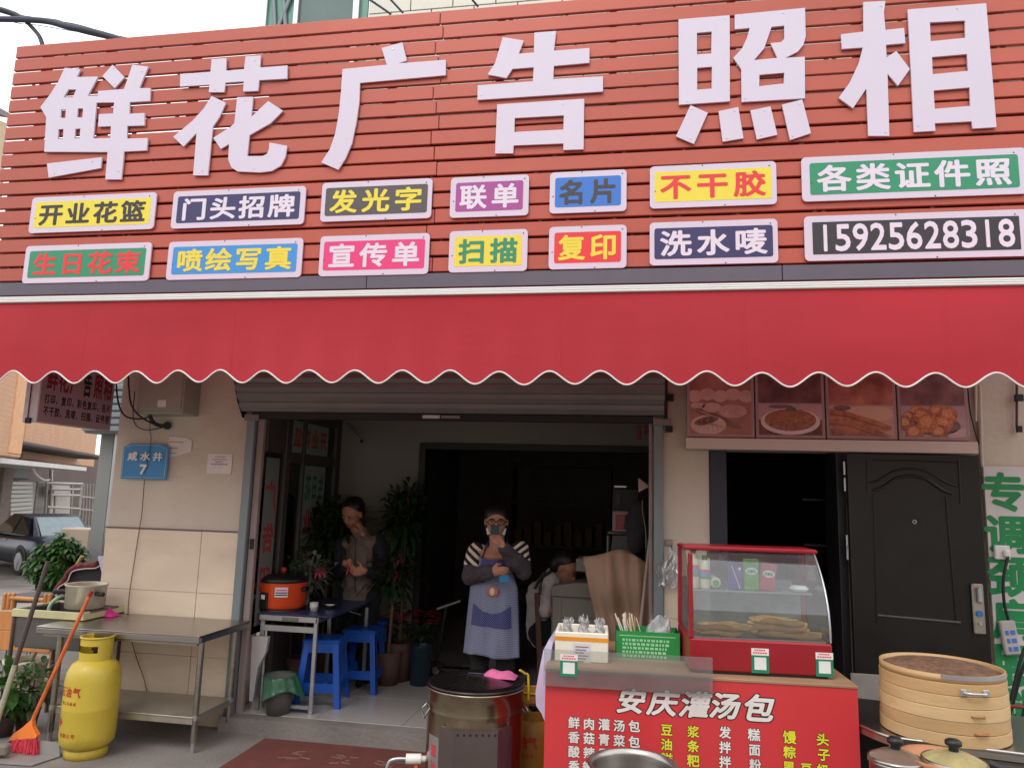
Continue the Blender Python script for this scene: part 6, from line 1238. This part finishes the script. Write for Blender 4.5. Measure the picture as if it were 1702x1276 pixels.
SC = V3(((P(1463, 1150, -1.42).x+P(1672, 1175, -1.42).x)/2, -1.42, zT2+.004)); SR = (P(1672, 1175, -1.42).x-P(1463, 1150, -1.42).x)/2*.985
sm = thing('bamboo_steamer', 'stack of pale bamboo steamer rings with metal lid band on the stove table', 'steamer', SC)
mBam = [M('bamboo%d' % k, c_, .5, var=.12, scale=3.2, stretch=(1, 1, 5), bump=.12, bscale=26, dirt=.7, dirtcol=(136, 98, 60)) for k, c_ in enumerate(((196, 162, 116), (184, 148, 102), (200, 168, 122)))]
H_ = [.0, .047, .050, .094, .097, .146, .149, .196]; prev = 0
hs = [(.0, .045, 1.0), (.0465, .092, .992), (.0935, .140, .998), (.1415, .186, .99), (.1875, .232, .982)]
for k, (z0, z1, s_) in enumerate(hs): 
    r = SR*s_; ring_pts = [(r*.93, z0), (r-.001, z0), (r, z0+.0015), (r, z1-.0015), (r-.001, z1), (r*.93, z1), (r*.93, z0)]; rm = MB(); [rm.lathe(SC, ring_pts[i_:i_+2], 72) for i_ in range(6)]; rm.build('bamboo_ring', mBam[k % 3], sm)
r = SR*.972; MB().lathe(SC, [(r*.95, .2325), (r, .2325), (r, .262), (r*.965, .262), (r*.96, .24)], 72).build('inner_rim', mBam[1], sm)
MB().lathe(SC, [(r+.0025, .246), (r+.0025, .263)], 24, a0=R(-110), a1=R(-5)).build('metal_band', mAlu, sm)
dm = M('lid_weave', (104, 74, 54), .9, var=.5, scale=30, bump=1., bscale=60, dirt=.4, dirtcol=(150, 112, 80)); MB().lathe(SC, [(0, .272), (SR*.5, .268), (SR*.8, .258), (SR*.94, .244), (SR*.94, .235)], 60).build('woven_lid', dm, sm)
def shandle(ang, z, w_, mat, rr=.006, out=.022):
    nn = V3((math.cos(ang), math.sin(ang), 0)); tt = V3((-math.sin(ang), math.cos(ang), 0)); b0_ = SC+nn*SR*.99+V3((0, 0, z))
    MB().tube(curve([b0_-tt*w_/2, b0_-tt*w_*.35+nn*out, b0_+nn*out*1.1, b0_+tt*w_*.35+nn*out, b0_+tt*w_/2], 4), rr, 8).build('handle', mat, sm)
    if mat == mAlu:
        for s_ in (-1, 1): MB().obox(b0_+tt*s_*w_*.5+nn*.003, tt, nn, (0, 0, 1), (.012, .003, .012), .002).build('rivet_plate', mAlu, sm)
va2 = math.atan2(CAM.y-SC.y, CAM.x-SC.x); shandle(va2+R(28), .205, .085, mAlu); shandle(va2+R(30), .118, .05, M('wire_twig', (150, 100, 60), .7), .004, .012); shandle(va2+R(32), .055, .05, M('wire_twig', (150, 100, 60)), .004, .012)
def lidpot(px, py, Y, r, label, glass=True):
    c = P(px, py, Y); t_ = thing('lidded_pot', label, 'pot', (c.x, c.y, 0)); z = c.z
    MB().lathe((c.x, c.y, 0), [(0, .25), (r*.92, .25), (r*.94, .26), (r*.96, z-.02), (r*1.02, z-.016), (r*1.02, z-.01), (r*.9, z-.012)], 44).build('body', mSteel, t_); c0 = V3((c.x, c.y, z-.008))
    MB().lathe(c0, [(r*1.0, 0), (r*1.01, .006), (r*.96, .008), (r*.6, .026), (r*.2, .036), (0, .037)], 44).build('lid', M('lid_smoky', (130, 110, 96), .15, .3, var=.25, scale=10) if glass else M('lid_glassy', (168, 156, 110), .14, .1, var=.3, scale=12), t_)
    MB().lathe(c0, [(r*.955, .0095), (r*.985, .0105), (r*1.015, .005)], 44).build('lid_rim', mSteel, t_)
    MB().lathe(c0+V3((0, 0, .036)), [(.016, 0), (.014, .012), (.026, .02), (.026, .032), (.018, .038), (0, .04)], 20).build('knob', mBlack, t_)
    MB().cyl((c.x, c.y, 0), (c.x, c.y, .25), r*.6, n=20).build('stove_base', mDark, t_); return t_, c0
t_, c0 = lidpot(1489, 1258, -2.0, .088, 'steel pot with brownish domed lid and black knob at the bottom right'); 
t_, c0 = lidpot(1586, 1262, -2.02, .10, 'steel pan with yellowish glass lid and black knob nearest the right corner', False)
MB().lathe(c0+V3((-.03, .04, -.03)), [(.10, 0), (.118, .035), (.124, .035), (.105, 0)], 36).build('copper_rim', M('copper_rim', (176, 120, 84), .4, .4), t_); MB().obox(c0+V3((.15, .0, -.01)), (1, -.25, -.3), (.25, 1, 0), (.3, 0, 1), (.05, .016, .012), .008).build('handle', mBlack, t_)
dkx = MB().box((P(1440, 1200, -1.25).x-.02, -1.2, .0), (P(1480, 1200, -1.25).x, -1.0, .62)); tag(dkx.build('dark_stand', mDark), 'dark stand filling the gap between red counter and stove table', 'stand')
# ================================================================== across the street (unseen building, added to cut sky light under the awning)
ob_ = thing('unseen_opposite_building', 'plain unseen building added across the road to cut sky light under the awning', 'building', (0, -19, 0))
MB().box((-30, -26, 0), (30, -18, 7.5)).build('wall', M('opp_wall', (196, 186, 170), .8, var=.1, scale=.3), ob_)
# ================================================================== PEOPLE
mSkin = M('skin', (164, 114, 90), .6, var=.14, scale=22, bump=.15, bscale=90); mHair = M('hair', (16, 13, 12), .5, var=.2, scale=60, stretch=(1, 1, .2))
def head(mb, c, s_, fwd, up, right, jaw=1.):
    """skull, jaw, nose, ears; c centre, s_ head height"""
    mb.ball(c+up*s_*.1+fwd*s_*-.05, (s_*.36, s_*.42, s_*.38), 24, 16, (right, fwd, up)); mb.ball(c-up*s_*.12+fwd*s_*.06, (s_*.29*jaw, s_*.33, s_*.36), 22, 14, (right, fwd, up))
    mb.ball(c-up*s_*.36+fwd*s_*.2, (s_*.14, s_*.13, s_*.1), 14, 8, (right, fwd, up)); mb.ball(c-up*s_*.06+fwd*s_*.40, (s_*.06, s_*.07, s_*.1), 12, 8, (right, fwd, up)); mb.ball(c-up*s_*.12+fwd*s_*.42, (s_*.075, s_*.06, s_*.045), 12, 8, (right, fwd, up))
    mb.ball(c+up*s_*.08+fwd*s_*.33, (s_*.26, s_*.06, s_*.05), 14, 8, (right, fwd, up)); mb.ball(c-up*s_*.235+fwd*s_*.345, (s_*.11, s_*.04, s_*.03), 12, 8, (right, fwd, up))
    for k in (-1, 1): mb.ball(c+right*k*s_*.37-up*s_*.03-fwd*s_*.02, (s_*.035, s_*.08, s_*.12), 10, 8, (right, fwd, up))
def eyes(par, c, s_, fwd, up, right, name='eye'):
    for k in (-1, 1):
        e_ = MB().ball(c+right*k*s_*.145+up*s_*.015+fwd*s_*.345, (s_*.055, s_*.04, s_*.028), 12, 8, (right, fwd, up)).build('eye', M('eye_white', (150, 138, 128), .3), par)
        MB().ball(c+right*k*s_*.145+up*s_*.012+fwd*s_*.375, (s_*.024, s_*.016, s_*.024), 10, 8, (right, fwd, up)).build('iris', M('iris_dark', (30, 20, 16), .1), e_)
        MB().tube([c+right*k*s_*q+up*s_*z+fwd*s_*.385 for q, z in ((.07, .10), (.14, .125), (.22, .10))], s_*.012, 6).build('eyebrow', mHair, par)
def hand(mb, wrist, d, side, n, L=.165, curl=.9, r=.0085):
    """palm and five curled fingers; d points to the finger tips, side towards the thumb, n out of the palm"""
    d, side, n = d.normalized(), side.normalized(), n.normalized(); pc = wrist+d*L*.26
    mb.ball(pc, (L*.23, L*.3, L*.10), 16, 10, (side, d, n)); mb.ball(wrist, (L*.15, L*.2, L*.13), 12, 8, (side, d, n))
    for k, (s2, ln) in enumerate(((.16, .40), (.055, .45), (-.05, .42), (-.15, .33))):
        p = wrist+d*L*.46+side*L*s2; ang = .25; pts = [(p, r)]
        for q in range(3): ang += curl*(.55+.12*k); p = p+(d*math.cos(ang)+n*math.sin(ang))*L*ln*(.42 if q == 0 else .30); pts.append((p, r*(.95-.1*q)))
        chain(mb, *pts, n=10)
    p = wrist+d*L*.12+side*L*.16; q1 = p+(side*.7+d*.55+n*.2)*L*.24; q2 = q1+(d*.75+n*.6)*L*.18; chain(mb, (p, r*1.35), (q1, r*1.15), (q2, r*.9), n=10)
LF, UP, RT = V3((0, -1, 0)), V3((0, 0, 1)), V3((1, 0, 0))
Yw = .30
def W_(x, y, Y=Yw): return P(x, y, Y)
hc = W_(825, 867); 
wo = thing('person', 'woman in striped sweater and blue checked apron holding a blue phone to her mouth', 'person', (hc.x, Yw, ZF))
s_ = .212; fwd = (CAM-hc).normalized(); fwd.z = -.02; fwd = fwd.normalized(); right = fwd.cross(UP).normalized()*-1; right = V3((abs(right.x), right.y if right.x > 0 else -right.y, right.z)); upv = UP
skinm = MB(); head(skinm, hc, s_, fwd, upv, right, 1.05)
nk = W_(826, 905, Yw+.01); chain(skinm, (hc-UP*.06+V3((0, .02, 0)), .052), (nk, .054), (W_(827, 918, Yw+.02), .075)); skinm.ball(W_(827, 925, Yw+.0), (.12, .07, .05), 18, 10)
# left-image arm: elbow out, hand crossing the waist ; right-image arm: hand raised to the mouth
shL, shR = W_(791, 914, Yw+.02), W_(866, 914, Yw+.02); elL, elR = W_(781, 957, Yw-.06), W_(869, 948, Yw-.08); wrL, wrR = W_(816, 950, Yw-.20), W_(836, 909, Yw-.22)
hpL, hpR = V3((hc.x-.075, Yw+.03, .82)), V3((hc.x+.085, Yw+.03, .82)); knL, knR = V3((hc.x-.085, Yw-.01, .46)), V3((hc.x+.09, Yw, .46)); anL, anR = V3((hc.x-.09, Yw+.04, .17)), V3((hc.x+.1, Yw+.05, .17))
torso = [(W_(827, 925, Yw+.03), .085), (W_(826, 955, Yw+.03), .10), (V3((hc.x, Yw+.03, .95)), .098), (V3((hc.x+.005, Yw+.03, .84)), .11)]
chain(skinm, *torso); chain(skinm, (W_(827, 925, Yw+.03), .06), (shL, .045), (elL, .036), (wrL, .025)); chain(skinm, (W_(827, 925, Yw+.03), .06), (shR, .045), (elR, .036), (wrR, .025))
for a, b, c in ((hpL, knL, anL), (hpR, knR, anR)): chain(skinm, (a, .075), (b, .048), (c, .034)); skinm.ball(c+V3((0, -.06, -.035)), (.038, .095, .03), 12, 8)
hand(skinm, wrR, W_(825, 890, Yw-.23)-wrR, RT*-1, V3((-.3, -.4, .5)), .15, .75); hand(skinm, wrL, W_(838, 948, Yw-.21)-wrL, UP, V3((.2, .9, -.3)), .15, .6)
body = remeshed(skinm, 'body', mSkin, wo, .0055, 3)
eyes(wo, hc, s_, fwd, upv, right)
# hair
hm = MB(); hm.ball(hc+UP*s_*.20-fwd*s_*.09, (s_*.40, s_*.43, s_*.36), 24, 16, (right, fwd, upv)); hm.ball(hc+UP*s_*.02-fwd*s_*.22, (s_*.41, s_*.34, s_*.42), 20, 14, (right, fwd, upv)); hm.ball(hc-UP*s_*.08-fwd*s_*.5, (s_*.16, s_*.16, s_*.2), 14, 10)
remeshed(hm, 'hair', mHair, wo, .008, 2)
# glasses
gl = MB()
for k in (-1, 1):
    c = hc+right*k*s_*.155+upv*s_*.01+fwd*s_*.425; gl.tube([c+right*(s_*.125*math.cos(t_*.393))*1+upv*(s_*.085*math.sin(t_*.393)) for t_ in range(17)], .0028, 6)
    gl.tube([c+right*k*s_*.12, hc+right*k*s_*.385+upv*s_*.02+fwd*s_*.05], .0025, 6)
gl.tube([hc+right*-s_*.035+upv*s_*.02+fwd*s_*.435, hc+right*s_*.035+upv*s_*.02+fwd*s_*.435], .0028, 6); gl.build('glasses', mBlack, wo)
for k in (-1, 1):
    c = hc+right*k*s_*.24-upv*s_*.30+fwd*s_*.12; MB().prism([c+right*k*s_*.10+upv*s_*.12, c+right*k*s_*.05-upv*s_*.12, c-right*k*s_*.10-upv*s_*.05, c-right*k*s_*.02+upv*s_*.06], fwd*.012).build('face_mask', M('mask_white', (196, 200, 200), .7), wo)
# sweater
def stripes(name, c1_, c2_, sc_, direction=(0, 0, 1), duty=.5, rough=.9):
    m = M(name, c1_, rough); n = m.node_tree; b = n.nodes['Principled BSDF']; old = b.inputs['Base Color'].links[0].from_socket
    tc = n.nodes.new('ShaderNodeTexCoord'); dp_ = n.nodes.new('ShaderNodeVectorMath'); dp_.operation = 'DOT_PRODUCT'; dp_.inputs[1].default_value = [sc_*k for k in direction]; n.links.new(tc.outputs['Object'], dp_.inputs[0])
    fr_ = n.nodes.new('ShaderNodeMath'); fr_.operation = 'FRACT'; n.links.new(dp_.outputs['Value'], fr_.inputs[0]); gt = n.nodes.new('ShaderNodeMath'); gt.operation = 'GREATER_THAN'; gt.inputs[1].default_value = duty; n.links.new(fr_.outputs[0], gt.inputs[0])
    mx_ = n.nodes.new('ShaderNodeMixRGB'); mx_.inputs[2].default_value = (*[lin(k) for k in c2_], 1); n.links.new(gt.outputs[0], mx_.inputs[0]); n.links.new(old, mx_.inputs[1]); n.links.new(mx_.outputs[0], b.inputs['Base Color']); return m
mStr = stripes('striped_knit', (206, 192, 172), (30, 20, 26), 21, (0, 0, 1), .5); mStL = stripes('striped_knit_left', (206, 192, 172), (30, 20, 26), 24, (.62, 0, .78), .48); mStR = stripes('striped_knit_right', (206, 192, 172), (30, 20, 26), 24, (-.62, 0, .78), .48)
sw_ = MB(); chain(sw_, (W_(827, 932, Yw+.035), .095), (W_(826, 955, Yw+.035), .112), (V3((hc.x, Yw+.035, .93)), .11), (V3((hc.x, Yw+.035, .86)), .12))
for sh_, el_, sx in ((shL, elL, -1), (shR, elR, 1)): s9 = MB(); chain(s9, (W_(827, 924, Yw+.045)+RT*sx*.075, .056), (sh_, .055), (sh_.lerp(el_, .8), .056)); remeshed(s9, 'sweater_sleeve', mStL if sx < 0 else mStR, wo, .008, 3)
remeshed(sw_, 'sweater', mStr, wo, .008, 3)
mSl = M('sleeve_dark', (62, 56, 62), .95, var=.15, scale=30)
for nm, sh_, el_, wr_ in (('sleeve', shL, elL, wrL), ('sleeve', shR, elR, wrR)):
    m_ = MB(); chain(m_, (sh_.lerp(el_, .80), .060), (el_, .058), (el_.lerp(wr_, .5), .056), (wr_.lerp(el_, .08), .038)); remeshed(m_, nm, mSl, wo, .008, 3)
tr_ = MB()
for a, b, c in ((hpL, knL, anL), (hpR, knR, anR)): chain(tr_, (V3((hc.x, Yw+.03, .84)), .115), (a, .095), (b, .064), (c+UP*.02, .05))
remeshed(tr_, 'trousers', M('black_trousers', (20, 20, 24), .9), wo, .01, 3)
for c in (anL, anR): MB().ball(c+V3((0, -.055, -.042)), (.045, .11, .032), 14, 8).build('shoe', mBlack, wo)
# apron: bib, skirt, pocket
mAp = stripes('apron_check', (132, 136, 156), (98, 104, 130), 88, (.12, 0, 1), .5); mDot = stripes('apron_dots', (30, 32, 84), (120, 122, 165), 70, (1, 0, 1), .74)
def ap(u, v):
    z = 1.16-(1.16-.53)*v; wv = .105+.20*v if v < .3 else .165+(v-.3)*.045; x = hc.x+.005+(u-.5)*2*wv; d_ = .135+.03*v+.03*max(0, v-.3); y = Yw+.03-d_*math.sqrt(max(.05, 1-(abs(u-.5)*1.7)**2))-.010*math.sin(u*15+v*5)*v-.006*math.sin(u*29-v*3)*v
    return (x, y, z+.01*math.sin(u*6)*v)
MB().grid(ap, 30, 40).build('apron', mAp, wo, solid=.003)
def sub(u0, u1, v0, v1, off=.005, dip=0): return lambda u, v: tuple(a+b for a, b in zip(ap(u0+(u1-u0)*u, v0+(v1-v0)*v+dip*math.sin(math.pi*u)*(1-v)), (0, -off, 0)))
apo = [o for o in bpy.data.objects if o.name.startswith('apron')][-1]
MB().grid(sub(.12, .88, .47, .70, .006, .09), 20, 8).build('pocket', mDot, apo); MB().grid(sub(.1, .85, .0, .13, .006), 16, 6).build('bib_trim', mDot, apo)
for sx in (-1, 1): MB().tube([ap(.5+.42*sx, .0), tuple(nk+V3((sx*.07, .0, .0))), tuple(nk+V3((sx*.06, .06, .03)))], .007, 6).build('strap', M('apron_navy', (56, 54, 104)), wo)
mbp = MB(); b0 = V3(ap(.52, .33))+V3((0, -.012, 0)); mbp.ball(b0, (.042, .006, .034), 16, 8); mbp.build('round_patch', M('patch_orange', (176, 96, 66), .8), apo); MB().ball(b0+V3((0, -.006, 0)), (.018, .004, .026), 12, 8).build('patch_centre', M('patch_cream', (190, 176, 160)), apo)
ph = MB().obox(W_(823, 880, Yw-.26), (1, 0, .06), (0, 1, 0), (-.06, 0, 1), (.030, .006, .030), .004).build('phone', M('phone_blue', (24, 44, 62), .3)); tag(ph, 'dark blue phone the woman holds up in front of her mouth', 'phone')
ph = MB().obox(W_(838, 962, Yw-.21), (1, 0, .15), (0, 1, 0), (-.15, 0, 1), (.034, .006, .024), .004).build('phone', M('phone_cyan', (40, 110, 160), .3)); tag(ph, 'brighter blue phone case under the hand at the waist of the woman', 'phone')
# ---- man looking down
Ym = .95; hm_ = P(585, 853, Ym-.05); man = thing('person', 'man in grey brown waistcoat and dark sleeves looking down at his hands', 'person', (P(598, 900, Ym).x, Ym, ZF))
up2 = V3((.05, -.5, .86)).normalized(); fw2 = V3((-.18, -.80, -.56)).normalized(); rt2 = fw2.cross(up2).normalized(); fw2 = up2.cross(rt2).normalized()
sk2 = MB(); head(sk2, hm_, .225, fw2, up2, rt2); mx_ = P(600, 900, Ym).x
cN = P(600, 890, Ym+.03); chain(sk2, (hm_-up2*.06, .052), (cN, .056)); sA, sB = P(570, 905, Ym), P(630, 903, Ym+.02); eA, eB = P(563, 955, Ym-.05), P(633, 955, Ym-.03); wA, wB = P(580, 968, Ym-.22) if 0 else P(574, 936, Ym-.2), P(606, 948, Ym-.22)
chain(sk2, (cN, .07), (V3((mx_, Ym+.03, 1.05)), .11), (V3((mx_, Ym+.03, .82)), .11)); chain(sk2, (cN-UP*.04, .06), (sA, .045), (eA, .036), (wA, .026)); chain(sk2, (cN-UP*.04, .06), (sB, .045), (eB, .036), (wB, .026))
for sx in (-1, 1): chain(sk2, (V3((mx_+.08*sx, Ym+.03, .82)), .08), (V3((mx_+.09*sx, Ym, .48)), .052), (V3((mx_+.09*sx, Ym+.03, .17)), .036))
hand(sk2, wA, V3((.8, -.3, -.35)), UP, V3((.1, .6, -.6)), .165, .6); hand(sk2, wB, V3((-.75, -.4, -.1)), UP, V3((-.1, .4, .6)), .165, .5)
remeshed(sk2, 'body', mSkin, man, .0065, 3); eyes(man, hm_, .225, fw2, up2, rt2)
h2 = MB(); h2.ball(hm_+up2*.045-fw2*.035, (.088, .10, .08), 22, 14, (rt2, fw2, up2)); h2.ball(hm_+up2*.0-fw2*.06, (.083, .07, .085), 20, 12, (rt2, fw2, up2)); remeshed(h2, 'hair', mHair, man, .007, 2)
ve = MB(); chain(ve, (cN-UP*.0, .07), (cN-UP*.05, .09), (V3((mx_, Ym+.03, 1.08)), .135), (V3((mx_-.0, Ym+.03, .90)), .14), (V3((mx_, Ym+.03, .78)), .14)); chain(ve, (sA, .06), (sB, .06)); remeshed(ve, 'waistcoat', M('waistcoat', (108, 94, 84), .9, var=.15, scale=12, bump=.4, bscale=14), man, .008, 3)
for sh_, el_, wr_ in ((sA, eA, wA), (sB, eB, wB)): m_ = MB(); chain(m_, (sh_, .062), (el_, .055), (wr_.lerp(el_, .15), .036)); remeshed(m_, 'sleeve', M('dark_sleeve', (28, 28, 36), .9), man, .008, 3)
t2_ = MB()
for sx in (-1, 1): chain(t2_, (V3((mx_, Ym+.03, .80)), .125), (V3((mx_+.08*sx, Ym+.03, .78)), .10), (V3((mx_+.09*sx, Ym, .48)), .072), (V3((mx_+.09*sx, Ym+.03, .2)), .06)); MB().ball((mx_+.09*sx, Ym-.03, .135), (.045, .12, .038), 14, 8).build('shoe', mBlack, man)
remeshed(t2_, 'trousers', M('black_trousers', (20, 20, 24)), man, .01, 3)
mbv = MB(); mbv.tube(curve([P(592, 895, Ym-.11), P(590, 930, Ym-.13), P(590, 985, Ym-.13)], 3), .0035, 5); mbv.build('zip', mDark, man)
fo_ = thing('cut_flower', 'pale pinkish flower the man holds and looks down at', 'flower', wA); mb = MB()
for k in range(7): leaf(mb, (wA+wB)/2+V3((-.03, -.05, -.01)), V3((math.cos(k*.9), -.3, math.sin(k*.9)*.8)), .05, .022, .2)
mb.build('petals', mPk, fo_); MB().tube([(wA+wB)/2+V3((-.03, -.04, -.01)), (wA+wB)/2+V3((.02, -.02, -.12))], .003, 5).build('stem', mLeafD, fo_)
# ---- bent person behind copier
Yb3 = .78; pe = thing('person', 'seated person in a white shirt with black straps bending forward behind the copier', 'person', (P(905, 1000, Yb3).x, Yb3, ZF))
hh_ = P(941, 946, Yb3-.0); fw3 = V3((.75, -.35, -.55)).normalized(); up3 = V3((.6, -.1, .78)).normalized(); rt3 = fw3.cross(up3).normalized(); up3 = rt3.cross(fw3).normalized()
m3 = MB(); head(m3, hh_, .22, fw3, up3, rt3); n3 = P(925, 957, Yb3+.05); pv = P(906, 1050, Yb3+.06); md = P(903, 990, Yb3+.06)
chain(m3, (hh_-up3*.05, .05), (n3, .055)); chain(m3, (n3, .06), (md, .11), (pv, .12)); s3 = P(915, 965, Yb3-.05); e3 = P(905, 1012, Yb3-.14); w3 = P(935, 1020, Yb3-.16); chain(m3, (s3, .05), (e3, .038), (w3, .027)); hand(m3, w3, V3((1, -.1, .1)), UP, V3((0, .6, -.5)), .16, .5)
s4 = P(930, 960, Yb3+.2); chain(m3, (s4, .05), (P(935, 1000, Yb3+.2), .038), (P(950, 1010, Yb3+.05), .027)); hand(m3, P(950, 1010, Yb3+.05), V3((1, -.1, .1)), UP, V3((0, .6, -.5)), .16, .5)
for d_ in (-.08, .1): chain(m3, (pv+V3((0, d_, 0)), .09), (pv+V3((.36, d_-.05, .0)), .06), (V3((pv.x+.38, pv.y+d_-.05, ZF+.07)), .038)); m3.ball((pv.x+.42, pv.y+d_-.05, ZF+.035), (.1, .04, .03), 12, 8)
remeshed(m3, 'body', mSkin, pe, .0075, 3); eyes(pe, hh_, .22, fw3, up3, rt3)
h3 = MB(); h3.ball(hh_+up3*.04-fw3*.04, (.086, .10, .085), 20, 14, (rt3, fw3, up3)); h3.ball(hh_-fw3*.07, (.082, .07, .09), 18, 12, (rt3, fw3, up3)); remeshed(h3, 'hair', mHair, pe, .008, 2)
s5 = MB(); chain(s5, (n3.lerp(md, .12), .085), (md, .128), (pv, .135)); chain(s5, (n3.lerp(md, .3), .08), (s3, .062), (e3, .055)); chain(s5, (n3.lerp(md, .3), .08), (s4, .062), (P(935, 1000, Yb3+.2), .055)); remeshed(s5, 'shirt', M('white_shirt', (176, 170, 168), .9, bump=.4, bscale=12), pe, .009, 3)
def onb(x, y, o=-.13): return P(x, y, Yb3-.085)
for pts in (((916, 948), (903, 962), (900, 985), (908, 1015), (914, 1035)), ((908, 950), (896, 965), (889, 978))): MB().tube(curve([onb(*p) for p in pts], 4), .012, 6).build('strap', mBlack, pe)
t5 = MB()
for d_ in (-.08, .1): chain(t5, (pv+V3((0, d_, 0)), .115), (pv+V3((.36, d_-.05, .0)), .078), (V3((pv.x+.38, pv.y+d_-.05, ZF+.12)), .055))
remeshed(t5, 'trousers', M('black_trousers', (20, 20, 24)), pe, .012, 3)
chb = thing('brown_chair', 'brown wooden chair whose upright stands beside the person in the white shirt', 'chair', (P(893, 1050, .62).x, .62, ZF)); mBw = M('brown_chair_wood', (88, 56, 44), .5, var=.15)
for x in (892, ): MB().obox((P(x+1, 985, .62)+P(x+5, 1087, .62))/2, (1, 0, 0), (0, 1, 0), P(x+1, 985, .62)-P(x+5, 1087, .62), (.02, .02, (P(x, 985, .62)-P(x+4, 1087, .62)).length/2), .005).build('back_post', mBw, chb)
xs_ = P(893, 1050, .62).x; MB().obox((xs_+.012, 1.0, .77), (1, 0, 0), (0, 1, 0), (0, 0, 1), (.02, .02, .24), .005).build('back_post', mBw, chb); MB().box((xs_, .60, .50), (xs_+.4, 1.02, .53), .006).build('seat', mBw, chb); MB().box((xs_+.0, .64, .88), (xs_+.02, .98, .95), .005).build('back_rail', mBw, chb)
for x_, y_ in ((xs_+.02, .62), (xs_+.02, 1.0), (xs_+.37, .62), (xs_+.37, 1.0)): MB().box((x_-.017, y_-.017, ZF), (x_+.017, y_+.017, .499), .003).build('leg', mBw, chb)
MB().box((xs_-.01, .60, ZF-.0), (xs_+.05, .64, ZF+.03)).build('foot_cap', mWhitePl, chb)
